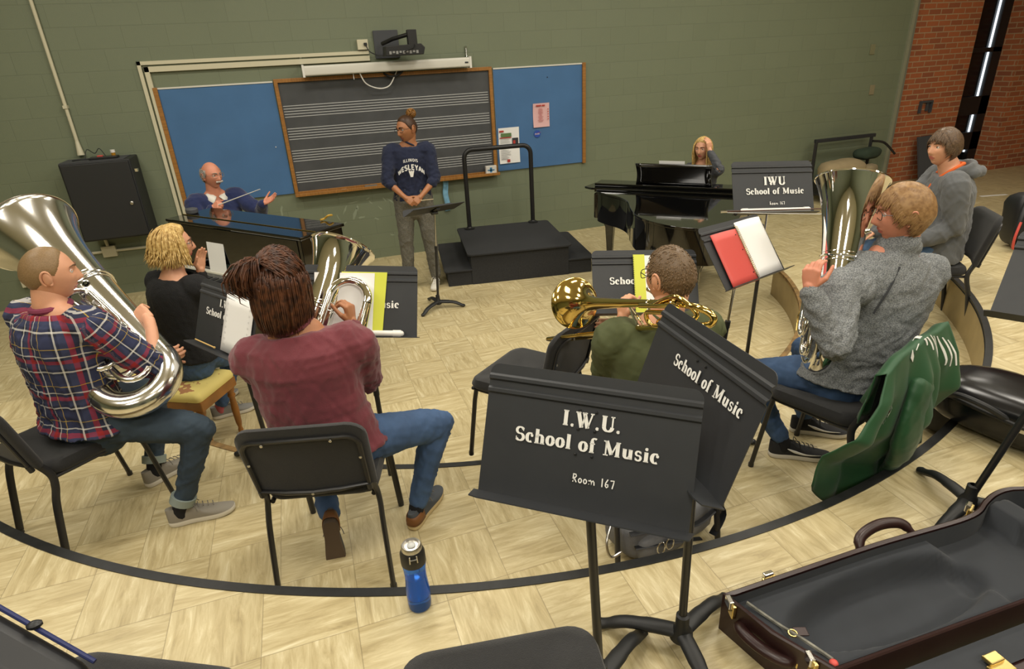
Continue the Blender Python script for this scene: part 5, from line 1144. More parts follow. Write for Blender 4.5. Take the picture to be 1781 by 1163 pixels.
    def scatter_collar(s, m, r=.066, name='collar', z0=-.01, z1=.02, flare=.006, rr=.006):
        c = s.N+(s.hw((0, -.03, -.08))-s.N)*.18; ax = nrm(s.hw((0, -.03, -.08))-s.N); x, y, z = frame(ax, s.rt2)
        mb = MB(); tube(mb, [c+x*r*math.cos(a)+y*r*math.sin(a)*1.02 for a in np.linspace(0, 2*PI, 25)[:-1]], rr, 8, closed=True); return mb.build(name, m, s.e, off=s.loc)
def skinmat(name, col, rough=.5):
    m = mat(name, col, rough, var=.05, vscale=18, bump=.12, bscale=350); b = m.node_tree.nodes['Principled BSDF']; b.inputs['Subsurface Weight'].default_value = .12; b.inputs['Subsurface Radius'].default_value = (.6, .25, .12); b.inputs['Subsurface Scale'].default_value = .01; return m
def hairmat(name, c1, c2, scale=90):
    m, nt, b, L = newmat(name); tc = N(nt, 'ShaderNodeTexCoord'); n = N(nt, 'ShaderNodeTexNoise', Scale=float(scale), Detail=3); L.new(tc.outputs['Object'], n.inputs['Vector'])
    r = N(nt, 'ShaderNodeMapRange'); r.inputs['From Min'].default_value = .35; r.inputs['From Max'].default_value = .65; L.new(n.outputs[0], r.inputs['Value'])
    L.new(mixc(nt, L, r.outputs[0], hexc(c1), hexc(c2)), b.inputs['Base Color']); b.inputs['Roughness'].default_value = .42; b.inputs['Specular IOR Level'].default_value = .35
    bp = N(nt, 'ShaderNodeBump', Strength=.3, Distance=.002); L.new(n.outputs[0], bp.inputs['Height']); L.new(bp.outputs[0], b.inputs['Normal']); return m
def denim(name, c1, c2):
    m = mat(name, c1, .85, var=.32, vscale=6, bump=.3, bscale=600, detail=8); return m
SK1 = skinmat('fair_skin', 'd49c7c'); SK2 = skinmat('tan_skin', 'a8714c'); SK3 = skinmat('flushed_skin', 'd08b70')
# ---------------------------------------------------------------- garment materials
def plaid_mat():
    m, nt, b, L = newmat('plaid_flannel'); at_ = N(nt, 'ShaderNodeAttribute', _attribute_name='cloth_uv'); sp = N(nt, 'ShaderNodeSeparateXYZ'); L.new(at_.outputs['Vector'], sp.inputs[0]); cols = []
    for k, per in ((0, .165), (1, .175)):
        f = mth(nt, L, 'FRACT', mth(nt, L, 'DIVIDE', mth(nt, L, 'ADD', sp.outputs[k], 3.03+.04*k), per))
        cr = N(nt, 'ShaderNodeValToRGB'); cr.color_ramp.interpolation = 'CONSTANT'; e = cr.color_ramp.elements
        seq = [(0, '2b3150'), (.16, '1b1e30'), (.22, 'c9c6c0'), (.26, '1b1e30'), (.32, '343a58'), (.46, '8f1f22'), (.56, '1b1e30'), (.64, 'c2bfba'), (.67, '262b46'), (.84, 'b79a3a'), (.86, '2b3150')]
        e[0].position = 0; e[0].color = hexc(seq[0][1]); e[1].position = seq[1][0]; e[1].color = hexc(seq[1][1])
        for p, c in seq[2:]: q = e.new(p); q.color = hexc(c)
        L.new(f, cr.inputs[0]); cols.append(cr.outputs[0])
    c = mixc(nt, L, .5, cols[0], cols[1]); c2 = mixc(nt, L, .35, c, mixc(nt, L, 1.0, cols[0], cols[1], 'LIGHTEN'))
    L.new(c2, b.inputs['Base Color']); b.inputs['Roughness'].default_value = .9
    tc = N(nt, 'ShaderNodeTexCoord'); n = N(nt, 'ShaderNodeTexNoise', Scale=400.0); L.new(tc.outputs['Object'], n.inputs['Vector']); bp = N(nt, 'ShaderNodeBump', Strength=.3, Distance=.002); L.new(n.outputs[0], bp.inputs['Height']); L.new(bp.outputs[0], b.inputs['Normal'])
    return m
def heather(name, c1, c2, st=(1, 1, 1)):
    m, nt, b, L = newmat(name); tc = N(nt, 'ShaderNodeTexCoord'); mp = N(nt, 'ShaderNodeMapping', Scale=st); L.new(tc.outputs['Object'], mp.inputs[0]); n = N(nt, 'ShaderNodeTexNoise', Scale=110.0, Detail=4); L.new(mp.outputs[0], n.inputs['Vector'])
    r = N(nt, 'ShaderNodeMapRange'); r.inputs['From Min'].default_value = .38; r.inputs['From Max'].default_value = .62; L.new(n.outputs[0], r.inputs['Value']); L.new(mixc(nt, L, r.outputs[0], hexc(c1), hexc(c2)), b.inputs['Base Color']); b.inputs['Roughness'].default_value = .9; return m
F_PLAID = plaid_mat()
F_MAROON = mat('maroon_sweatshirt', '6d2f38', .9, var=.06, vscale=12, bump=.3, bscale=300, sheen=.2)
F_OLIVE = mat('olive_tshirt', '4d5334', .9, var=.06, vscale=14)
F_GREYM = heather('heather_grey_knit', '54575a', '8b8e8f', (1.6, 1.6, 3.4))
F_HOOD = mat('grey_hoodie_fleece', '5c5e60', .95, var=.05, vscale=14, bump=.25, bscale=250, sheen=.2)
F_ORANGE = mat('orange_lining', 'd9662c', .9)
F_BLKKNIT = mat('black_rib_knit', '111113', .9, bump=.8, bscale=160)
F_NAVY = mat('navy_sweatshirt', '18203a', .9, var=.08, vscale=16, sheen=.1)
F_BLUESW = mat('blue_sweater', '1b2753', .9, var=.06, vscale=12, sheen=.25)
F_SWEAT = heather('grey_sweatpants', '5a5850', '716e63')
F_COLLAR = mat('white_shirt_cloth', 'dcdad2', .85)
J1 = denim('dark_jeans', '34424f', ''); J2 = denim('mid_blue_jeans', '3f587c', ''); J3 = denim('light_jeans', '4a6484', '')
S_GREY = mat('grey_canvas', '8d877b', .9, bump=.2, bscale=500); S_WHITE = mat('white_rubber_sole', 'd9d4c8', .6); S_BLK = mat('black_shoe_mesh', '222224', .8, bump=.3, bscale=500); S_BROWN = mat('brown_leather_heel', '7a4e26', .55); S_SLATE = mat('slate_canvas', '4e5257', .9); S_CREAM = mat('cream_sole', 'cdb98c', .7); SOCK = mat('black_sock', '17171a', .95); LACE = mat('grey_laces', '77726a', .9)
def fd(deg): return dirv(deg)
# ---------------------------------------------------------------- tuba player
P_ = V(-1.15, 2.98, H1+.565); f_ = fd(26); rt = fd(26-90)
p = Person('person in a red, white and navy plaid shirt and dark jeans playing a silver tuba', (P_[0], P_[1], H1), P_, P_+f_*.02+Z_*.525+rt*.0, P_+f_*.055+Z_*.675, 50, (16, -4, 2), SK1, wid=1.26)
TUBA_P = p
Wr = at(262, 556, 2.86); p.arm(1, Wr, V(.5, -.2, -1), hd=nrm(V(-.5, .5, .35)), pn=nrm(V(-.2, .9, 0)), curl=.8, l1=.30, l2=.24)
p.arm(-1, P_+f_*.36+rt*.02+Z_*.20, V(-1, 0, -.6), hd=nrm(f_*.3+rt*.9), pn=f_, curl=.7)
p.leg(1, V(*on_z(326, 905, H1)[:2], H1+.085)-f_*.01, V(.5, .1, 1), dirv(2)); p.leg(-1, V(*on_z(276, 836, H1)[:2], H1+.085), V(.3, .6, 1), dirv(40))
p.body(brow='6a4f38'); p.top(F_PLAID, 'plaid_shirt', sleeve={1: 1.06, -1: 1.9}, infl=.022, hem=.035, lo=-.06, uv=True, seed=3, wr=0.0048, freq=48); p.scatter_collar(F_PLAID, .070, 'shirt_collar', rr=.014); p.scatter_collar(F_COLLAR, .061, 'undershirt_collar', rr=.008)
p.bottoms(J1, 'jeans', seed=4, wr=0.0032, upto=1.86); 
for k in (1, -1): p.shoe(k, S_GREY, S_WHITE, LACE, SOCK)
for k in (1, -1): g = p.legs[k]; mb = MB(); d = nrm(g['A']-g['K']); L_ = np.linalg.norm(g['A']-g['K']); tube(mb, [g['K']+d*L_*.84, g['K']+d*L_*.93], [.058, .057], 20, cap='flat'); p_ = mb.build('jeans_cuff', mat('denim_cuff', '8f9a94', .9), p.e, off=p.loc)
p.hcap(hairmat('buzzed_brown_hair', '78603f', '8a7050', 300), 'buzz', .0035, zmax=1)
# ---------------------------------------------------------------- player in maroon
P_ = V(-.10, 2.30, H1+.555); f_ = fd(73); rt = fd(-17)
p = Person('person with tied brown hair in a maroon sweatshirt playing a silver euphonium, back to us', (P_[0], P_[1], H1), P_, P_+f_*.045+Z_*.505-rt*.05, P_+f_*.08+Z_*.68-rt*.085, 73, (80, -8, 0), SK2, wid=1.24, belly=.0, drop=.095)
MAR = p
W_ = at(612, 566, 2.66); p.arm(1, W_, V(.1, -.5, -1), hd=nrm(V(.05, .25, 1)), pn=nrm(V(-.8, .5, -.1)), curl=(.9, .8, .8, .9), l1=.28, l2=.24)
p.arm(-1, P_+f_*.34+rt*.03+Z_*.12, V(-1, 0, -.5), hd=rt, pn=f_, curl=.7)
A1 = on_z(735, 905, H1); p.leg(1, V(A1[0]-.02, A1[1]-.0, H1+.085), V(.35, .2, 1), dirv(52)); p.leg(-1, at(577, 905, 2.72), V(-.1, 1, .4), nrm(V(-.05, .05, -1)))
p.body(brow='3c2a20'); p.top(F_MAROON, 'sweatshirt', sleeve=1.93, infl=.028, hem=.02, lo=-.05, seed=5, wr=0.0052, freq=38, collar=0); p.scatter_collar(F_MAROON, .074, 'neckband', rr=.010)
p.bottoms(J2, 'jeans', seed=6, wr=0.0028, upto=1.9)
p.shoe(1, S_SLATE, S_CREAM, LACE, SOCK, heel=S_BROWN); p.shoe(-1, S_SLATE, M['tread'], LACE, None, up=V(.1, 1, 0), heel=S_BROWN)
HM_ = hairmat('brown_auburn_hair', '2f1c14', '5e3822', 45)
cp = p.hcap(HM_, 'short', .012, seed=2)
mb = MB(); p.hang_locks(mb, list(np.linspace(62, 298, 520)), 5, -.165, vol=.024, r=.0046, elmax=40, seed=3, wave=.003, curl=.05); p.hang_locks(mb, list(np.linspace(90, 270, 380)), 0, -.155, vol=.034, r=.0042, elmax=25, seed=4, wave=.003, curl=.06)
tie = head_local(sph(-140, 52))[0]*1.22; rs = random.Random(9); paths = []
for k in range(850):
    az = rs.uniform(-150, 160); el = rs.uniform(6, 50) if abs(az) > 40 else rs.uniform(40, 62)
    d0 = sph(az, el); d1 = nrm(tie); L_ = []
    for u in np.linspace(0, 1, 7):
        d = nrm(d0*(1-u)+d1*u); L_.append(head_local(d)[0]*(1+.0)+d*(.016+.014*math.sin(PI*u)*rs.uniform(.4, 1.3)+.006*u))
    L_[-1] = tie+V(rs.gauss(0, .004), rs.gauss(0, .004), rs.gauss(0, .004)); paths.append(L_)
p.locks(mb, paths, .0034, .7)
paths = []
for k in range(240):
    o_ = V(-.05+rs.gauss(0, .022), -.025+rs.gauss(0, .02), rs.gauss(0, .012)); paths.append([tie, tie+o_*.35+V(0, 0, .012), tie+o_*.8+V(0, 0, -.005), tie+o_*1.1+V(0, 0, -.045), tie+o_*1.1+V(.0, 0, -.085), tie+o_*.9+V(.01, 0, -.115)])
p.locks(mb, paths, .004, .7); mb.build('tied_hair', HM_, cp, off=p.loc, sharp=0)
mb = MB(); c = p.hw(tie*.99); ax = nrm(p.hw(tie)-p.H); x, y, z = frame(ax+p.hr*-.6); tube(mb, [c+(x*math.cos(a)+y*math.sin(a))*.016 for a in np.linspace(0, 2*PI, 17)[:-1]], .006, 8, closed=True); mb.build('hair_tie', M['black'], cp, off=p.loc)
# ---------------------------------------------------------------- trombonist
P_ = V(1.20, 1.90, H1+.55); f_ = fd(86); rt = fd(-4)
p = Person('person in an olive green t-shirt playing a brass trombone behind the big stands', (P_[0], P_[1], H1), P_, P_+f_*.0+Z_*.475+rt*.025, P_+f_*.02+Z_*.64+rt*.055, 86, (104, -6, -2), SK1, wid=1.2, belly=.01)
TROM = p
WL_ = at(1083, 558, 2.62); p.arm(-1, WL_, V(-.6, -.4, -1), hd=nrm(V(.15, .35, .9)), pn=nrm(V(.9, .1, -.1)), curl=.8, l1=.28, l2=.26)
WR_ = at(1085, 566, 2.95); p.arm(1, WR_, V(.8, 0, -.7), hd=nrm(V(-.95, .2, .1)), pn=nrm(V(.1, .9, -.3)), curl=.5)
for k in (1, -1): p.leg(k, P_+rt*k*.17+f_*.42+V(0, 0, -.52+.085), V(k*.2, 1, 1), dirv(86-k*12))
p.body(brow='4b3a2a'); p.top(F_OLIVE, 't_shirt', sleeve={-1: .78, 1: .78}, infl=.020, hem=.02, seed=8, wr=0.0048, freq=43); p.scatter_collar(F_OLIVE, .068, 'neckband', rr=.006); p.bottoms(J2, 'jeans', seed=9)
for k in (1, -1): p.shoe(k, S_BLK, S_WHITE, None, SOCK)
p.hcap(hairmat('short_cropped_hair', '54432f', '705a42', 260), 'short', .008, seed=5); p.short_locks(hairmat('cropped_locks', '54432f', '7a6248', 120), 'short', 900, L=.018, off=.006, seed=5, r=.0026, lift=.006)
p.glasses(M['black'])
# ---------------------------------------------------------------- red haired player in grey
P_ = V(2.27, 1.90, H1+.56); f_ = fd(122); rt = fd(32)
p = Person('person with red-blond hair and glasses in a heather grey pullover playing a silver euphonium', (P_[0], P_[1], H1), P_, P_+Z_*.555+V(.135, .03, 0), V(2.39, 1.915, 1.585), 78, (148, -4, 0), SK3, wid=1.34, belly=.02, hs=1.04)
GRAY = p; p.SL = at(1460, 500, 2.60); p.cw = .114
W_ = at(1408, 506, 2.48); p.arm(-1, W_, V(-.35, -.8, -1), hd=nrm(V(.05, .15, 1)), pn=nrm(V(.9, .3, 0)), curl=(.5, .6, .7, .8), l1=.29, l2=.25)
W2_ = at(1466, 412, 2.86); p.arm(1, W2_, V(.6, .3, -1), hd=nrm(V(-.8, -.1, .3)), pn=nrm(V(-.3, -.9, 0)), curl=.6)
A1 = on_z(1348, 795, H1); A2 = on_z(1405, 752, H1)
p.leg(-1, V(A1[0]+.04, A1[1]-.0, H1+.085), V(-.4, .6, 1), dirv(150+180)); p.leg(1, V(A2[0]-.02, A2[1]+.02, H1+.085), V(-.1, .6, 1), dirv(-35))
p.body(brow='8a5a34'); p.top(F_GREYM, 'pullover', sleeve={-1: 1.93, 1: 1.25}, infl=.024, hem=.03, lo=-.09, seed=10, wr=0.0048, freq=48, aniso=(1, 1, 1.6), collar=.42)
mb = MB(); c0 = p.N+p.rt2*-.02; pts = catmull([p.N-p.fw2*.118+p.sp*-.045-p.rt2*.05, p.N-p.fw2*.150-p.sp*.14-p.rt2*.09, p.N-p.fw2*.158-p.sp*.25-p.rt2*.13], 5)
o = mb
tube(mb, pts, .0045, 6); mb.build('raglan_seam', mat('dark_seam', '35373a', .9), p.e, off=p.loc)
p.bottoms(J2, 'jeans', seed=11, wr=0.0028, upto=1.9)
for k in (1, -1): p.shoe(k, S_BLK, S_WHITE, M['black'], SOCK, swoosh=M['white'])
HR = hairmat('red_blond_hair', '7f5e3b', '9c7a50', 60); p.hcap(HR, 'short', .017, seed=6); p.short_locks(HR, 'short', 3000, L=.06, off=.017, seed=6, r=.0023, lift=.004, crown=(170, 60), jit=.03); p.glasses(mat('tortoise_frame', '3c2418', .3))
# ---------------------------------------------------------------- man in the hoodie
P_ = V(4.26, 3.10, H1+.555); f_ = fd(150); rt = fd(60)
HOOD = p = Person('man in a dark grey hooded sweatshirt with orange hood lining sitting at the right, listening', (P_[0], P_[1], H1), P_, P_+f_*.02+Z_*.56, P_+f_*.10+Z_*.72, 142, (172, 2, 0), SK1, wid=1.18, belly=.03)
p.arm(-1, at(1585, 424, 4.28), V(.5, -.5, -1), hd=nrm(V(-.8, .3, -.2)), pn=-Z_, curl=.4); p.arm(1, P_+f_*.38+rt*.1+Z_*.1, V(.4, .9, -.8), hd=f_, pn=-Z_, curl=.4)
for k in (1, -1): p.leg(k, P_+rt*k*.14+f_*(.42 if k > 0 else .5)+V(0, 0, -.53+.085), V(-.5, .3, 1), dirv(150-k*8))
p.body(brow='5a4632'); p.top(F_HOOD, 'hooded_sweatshirt', sleeve=1.96, infl=.032, hem=.015, lo=-.09, seed=12, wr=0.0048, freq=38)
mb = MB(); nb = p.N+p.sp*.0
for (r0, h, q) in ((.105, -.01, .030), (.110, .015, .024)): tube(mb, [nb+p.sp*(h-.03*math.cos(a)*-1+.01)+(p.rt2*math.sin(a)*r0+p.fw2*(-math.cos(a))*r0*(1.0 if math.cos(a) > 0 else .75))-p.fw2*.01-p.sp*(.05 if math.cos(a) < -.2 else 0) for a in np.linspace(0, 2*PI, 25)[:-1]], q, 10, closed=True)
tube(mb, catmull([nb-p.fw2*.10-p.rt2*.09+p.sp*.0, nb-p.fw2*.16+p.sp*.0-p.rt2*.03, nb-p.fw2*.16+p.rt2*.04, nb-p.fw2*.10+p.rt2*.09], 4), .038, 12, cap='round')
p.garment('hood', mb, F_HOOD, seed=3, wr=0.0032)
mb = MB(); tube(mb, catmull([nb-p.fw2*.062-p.rt2*.02+p.sp*.055, nb-p.rt2*.072-p.fw2*.01+p.sp*.038, nb-p.rt2*.072+p.fw2*.045-p.sp*.0, nb-p.rt2*.04+p.fw2*.10-p.sp*.06, nb-p.rt2*.03+p.fw2*.125-p.sp*.13], 5), [(.012, .012)]*21, 8); tube(mb, catmull([nb-p.fw2*.062-p.rt2*.02+p.sp*.055, nb+p.rt2*.06+p.sp*.04, nb+p.rt2*.05+p.fw2*.07-p.sp*.02], 5), .012, 8); mb.build('hood_lining', F_ORANGE, p.e, off=p.loc)
p.bottoms(J3, 'jeans', seed=13, upto=1.9)
for k in (1, -1): p.shoe(k, S_GREY, S_WHITE, None, SOCK)
HB = hairmat('brown_hair', '4a3a2c', '6b5540', 110); p.hcap(HB, 'short', .022, seed=7); p.short_locks(HB, 'short', 2400, L=.07, off=.019, seed=7, r=.0028, lift=.004, jit=.03, crown=(150, 65))
# ---------------------------------------------------------------- accompanist in black at the upright
P_ = V(-.90, 4.06, .64); f_ = fd(48); rt = fd(-42)
p = Person('woman with a blond bob and glasses in a black sweater sitting on the piano bench', (P_[0], P_[1], 0), P_, P_+f_*.05+Z_*.51+rt*.0, P_+f_*.11+Z_*.685, 48, (12, -2, 0), SK1, wid=1.08)
p.arm(1, V(*(P_+f_*.42+rt*.16)[:2], .74), V(.6, -.4, -1), hd=f_, pn=-Z_, curl=.3, l1=.27, l2=.24)
p.arm(-1, p.H+p.hf*.09-Z_*.19+rt*.02, V(-.6, .3, -1), hd=nrm(V(.2, .2, 1)), pn=rt, curl=.2, l1=.27, l2=.24)
p.leg(1, V(*on_z(398, 722, 0)[:2], .085)-V(.04, 0, 0), V(.7, .4, 1), dirv(10), l1=.42, l2=.40); p.leg(-1, V(*on_z(360, 700, 0)[:2], .085), V(.5, .6, 1), dirv(15), l1=.42, l2=.40)
p.body(lipcol='b0524c'); p.top(F_BLKKNIT, 'black_sweater', sleeve=1.9, infl=.018, hem=.01, lo=-.06, seed=14, wr=0.0024, hi=.96); p.bottoms(J2, 'jeans', seed=15, upto=1.9)
for k in (1, -1): p.shoe(k, mat('grey_trainer', '87857f', .85), S_WHITE, LACE, mat('pink_sock', 'b05a5e', .95) if k == 1 else M['pink'])
HBl = hairmat('blond_hair', 'a98547', 'd6b878', 60); cp = p.hcap(HBl, 'short', .022, seed=8); mb = MB()
p.hang_locks(mb, list(np.linspace(58, 302, 420)), 15, -.10, vol=.030, r=.0058, elmax=84, seed=5, wave=.008, tip=.028, curl=.0); p.hang_locks(mb, list(np.linspace(70, 290, 260)), 0, -.075, vol=.040, r=.0055, elmax=60, seed=6, wave=.012, tip=.03); mb.build('bob_locks', HBl, cp, off=p.loc, sharp=0)
p.glasses(M['black'])
# ---------------------------------------------------------------- old man in the blue sweater
P_ = V(-.86, 6.66, .62); f_ = fd(-66); rt = fd(-156)
p = Person('older man with white moustache in a blue sweater holding a baton behind the upright piano', (P_[0], P_[1], 0), P_, P_+f_*.02+Z_*.585, P_+f_*.07+Z_*.765, -66, (-48, -4, 0), SK3, wid=1.22, belly=.05, hs=1.04)
OLD = p
W_ = at(368, 362, 5.75); p.arm(1, W_, V(-.6, .3, -1), hd=nrm(V(.75, -.5, .35)), pn=nrm(V(.3, .6, -.5)), curl=.9, thumb=.6, l1=.30, l2=.26)
W2 = at(457, 354, 5.85); p.arm(-1, W2, V(.5, .3, -1), hd=nrm(V(.85, -.15, .35)), pn=nrm(V(-.3, -.5, .8)), curl=(.1, .12, .15, .2), thumb=.0, l1=.30, l2=.26, spread=.9)
for k in (1, -1): p.leg(k, P_+rt*k*.16+f_*.25+V(0, 0, -.62+.085), V(0, -1, 1), f_)
p.body(brow='8d8478', lipcol='a0645a'); p.top(F_BLUESW, 'blue_sweater', sleeve=1.95, infl=.028, hem=.0, seed=16, wr=0.0040, freq=36, hi=.92)
nb = p.N; mb = MB()
for q in (-1, 1):
    a = [nb-p.fw2*.06+p.sp*.045, nb+p.rt2*q*.062+p.sp*.035+p.fw2*.01, nb+p.fw2*.078+p.rt2*q*.012-p.sp*.02]
    b_ = [nb-p.fw2*.085+p.sp*.0, nb+p.rt2*q*.102+p.sp*-.015+p.fw2*.03, nb+p.fw2*.115+p.rt2*q*.06-p.sp*.075]
    A_, B_ = catmull(a, 5), catmull(b_, 5); n = len(A_); mb.add(list(A_)+list(B_), [(i, i+1, n+i+1, n+i) for i in range(n-1)])
o = mb.build('shirt_collar', F_COLLAR, p.e, off=p.loc); sd = o.modifiers.new('t', 'SOLIDIFY'); sd.thickness = .006
p.bottoms(mat('dark_trousers', '26282e', .9), 'trousers', seed=17)
for k in (1, -1): p.shoe(k, S_BLK, M['black'])
HW = hairmat('grey_white_hair', '6f6a64', 'a09a92', 90); p.hcap(HW, 'bald', .012, seed=9); p.short_locks(HW, 'bald', 420, L=.035, off=.010, seed=9, r=.004)
mb = MB(); rs = random.Random(4); paths = []
for k in range(70): x = rs.uniform(-.030, .030); y0 = head_local(nrm(V(x, .1, -.046)))[0]; paths.append([V(x, y0[1]+.006, -.040), V(x*1.15, y0[1]+.012, -.047), V(x*1.25, y0[1]+.009, -.055)])
p.locks(mb, paths, .0058, .8); mb.build('moustache', mat('white_moustache', 'b8b0a6', .8), p.e, off=p.loc); p.glasses(mat('thin_wire_frame', '8b8275', .3))
# ---------------------------------------------------------------- student conductor
b0 = on_z(738, 499, 0); f_ = fd(-98); rt = fd(-188); P_ = V(b0[0], b0[1]+.05, .97)
p = Person('person with a hair bun in a navy lettered sweatshirt standing before the chalkboard', (P_[0], P_[1], 0), P_, P_+Z_*.55-f_*.0-rt*.015, P_+Z_*.70+f_*.02-rt*.015, -98, (-150, -7, -3), SK2, wid=1.12, hs=1.10)
CON = p
WB1, WB2 = P_+f_*.24+rt*.085+Z_*.065, P_+f_*.24-rt*.075+Z_*.065
p.arm(1, WB1, V(-.9, .1, -.6), hd=nrm(-rt*.65+f_*.45-Z_*.45), pn=nrm(-Z_*.4-f_*.8-rt*.2), curl=.75, l1=.30, l2=.255); p.arm(-1, WB2, V(.9, .1, -.6), hd=nrm(rt*.65+f_*.45-Z_*.45), pn=nrm(-Z_*.4-f_*.8+rt*.2), curl=.75, l1=.30, l2=.255)
for k in (1, -1): p.leg(k, P_+rt*k*.15+f_*.02+V(0, 0, -.97+.085), f_, fd(-98-k*-12), l1=.45, l2=.43)
p.body(brow='2a1c14', lipcol='8b5548'); p.top(F_NAVY, 'sweatshirt', sleeve=1.22, infl=.021, hem=-.005, lo=-.02, seed=18, wr=0.0040, freq=43); p.scatter_collar(F_NAVY, .068, 'neckband', rr=.009)
p.bottoms(F_SWEAT, 'sweatpants', infl=.020, seed=19, wr=0.0040, upto=1.9)
for k in (1, -1): p.shoe(k, mat('white_canvas', 'd8d3c6', .8), S_WHITE, M['white'], SOCK)
HD = hairmat('dark_brown_hair', '2a1b12', '4c3320', 120); p.hcap(HD, 'short', .007, seed=10); mb = MB(); c = head_local(sph(180, 55))[0]*1.32; rs = random.Random(12); paths = []
ball(mb, p.hw(c), .036, 14)
for k in range(160):
    d = nrm(V(rs.gauss(0, 1), rs.gauss(0, 1), rs.gauss(0, 1))); t = nrm(np.cross(d, V(rs.gauss(0, 1), rs.gauss(0, 1), rs.gauss(0, 1)))); paths.append([c+nrm(d+t*u)*(.036+.010*math.sin(PI*(u+.8)/1.6)) for u in (-.8, -.3, .3, .8)])
p.locks(mb, paths, .005, .7); mb.build('hair_bun', hairmat('light_brown_bun', '6e4a20', '96692e', 100), p.hcapo, off=p.loc, sharp=0); p.glasses(M['black'])
def on_chest(q):
    # lay flat lettering on the rounded chest of the sweatshirt
    r = q-p.P; x = r@p.rt2; h = r@p.sp; a = x/.19
    return p.P+p.sp*h+p.rt2*.19*math.sin(a)*1.0+p.fw2*(.166*math.cos(a)+.012 - .02*abs(h-.33))
LR = -p.rt2
for s_, hh, cap_, ar, sp_, bd in (('jLLjNOjz', .405, .030, .24, .10, 1.1), ('wEzLEYAN', .325, .053, .20, .04, 1.35)):
    mb = MB(); text(mb, s_, p.P+p.sp*hh, LR, p.sp, cap_, arch=ar, spacing=sp_, bold=bd, xs=.95, project=lambda q: on_chest(q)+p.fw2*.010); mb.build('chest_lettering', M['paint'], p.e, off=p.loc, smooth=False)
mb = MB(); sh = [(-.028, .03), (-.02, .034), (-.010, .026), (0, .034), (.010, .026), (.02, .034), (.028, .03), (.012, -.03), (-.012, -.03)]
cc = p.P+p.sp*.285; pts = [on_chest(cc+LR*x+p.sp*y)+p.fw2*.012 for x, y in sh]; mb.add(pts+[a-p.fw2*.003 for a in pts], [tuple(range(9)), tuple(range(9, 18))[::-1]]+[(i, 9+i, 9+(i+1) % 9, (i+1) % 9) for i in range(9)]); mb.build('chest_emblem', M['paint'], p.e, off=p.loc, smooth=False)
# ---------------------------------------------------------------- pianist at the grand
P_ = V(4.05, 6.02, .60); P_ = P_+V(0, 0, 0); f_ = go; fdg = math.degrees(math.atan2(go[1], go[0])); rt = V(f_[1], -f_[0], 0)
hh = on_z(1222, 264, 1.225)
P_ = V(hh[0], hh[1], .60)-f_*.10
p = Person('woman with long blond hair resting her hand on her head behind the grand piano', (P_[0], P_[1], 0), P_, P_+f_*.05+Z_*.49, P_+f_*.10+Z_*.66, fdg, (fdg-12, -4, 0), SK1, wid=.92, name='person')
Hn = p.hw(sph(-58, 22)*.14); p.arm(-1, Hn-Z_*.055+f_*.03, V(.3, -.7, -1), hd=nrm(V(-.1, .15, 1)), pn=nrm(-f_*.5+rt*.8), curl=.35, l1=.27, l2=.24); p.arm(1, V(*(P_+f_*.40+rt*.15)[:2], .78), V(-.6, -.4, -1), hd=f_, pn=-Z_, curl=.3, l1=.27, l2=.24)
for k in (1, -1): p.leg(k, P_+rt*k*.12+f_*.38+V(0, 0, -.60+.085), V(0, 0, 1)+f_, f_)
p.body(lipcol='b0524c'); p.top(mat('grey_top', '4a4c50', .9), 'grey_top', sleeve=1.9, infl=.016, seed=20); p.bottoms(J1, 'jeans', seed=21)
for k in (1, -1): p.shoe(k, S_BLK, M['black'])
cp = p.hcap(HBl, 'short', .014, seed=11); mb = MB(); p.hang_locks(mb, list(np.linspace(48, 312, 300)), 20, -.24, vol=.022, r=.006, elmax=86, seed=8, wave=.008); mb.build('long_locks', HBl, cp, off=p.loc, sharp=0)
# seats of the two pianists behind their pianos
chair('black chair under the older man behind the upright piano', OLD.P[0], OLD.P[1], 0, -66)
bn = P_*V(1, 1, 0); th = Thing('piano_bench', 'black piano bench behind the grand piano', 'bench', bn); mb = MB(); Rg = np.stack([gd, go, Z_], 1); box(mb, bn+Z_*.46, (.75, .34, .05), Rg); th.part('seat', mb, M['blackfab'], bevel=.012, smooth=False)
for sx in (-1, 1):
    for sy in (-1, 1): mb = MB(); box(mb, bn+gd*sx*.33+go*sy*.13+Z_*.22, (.04, .04, .44), Rg); th.part('leg', mb, G, bevel=.004, smooth=False)
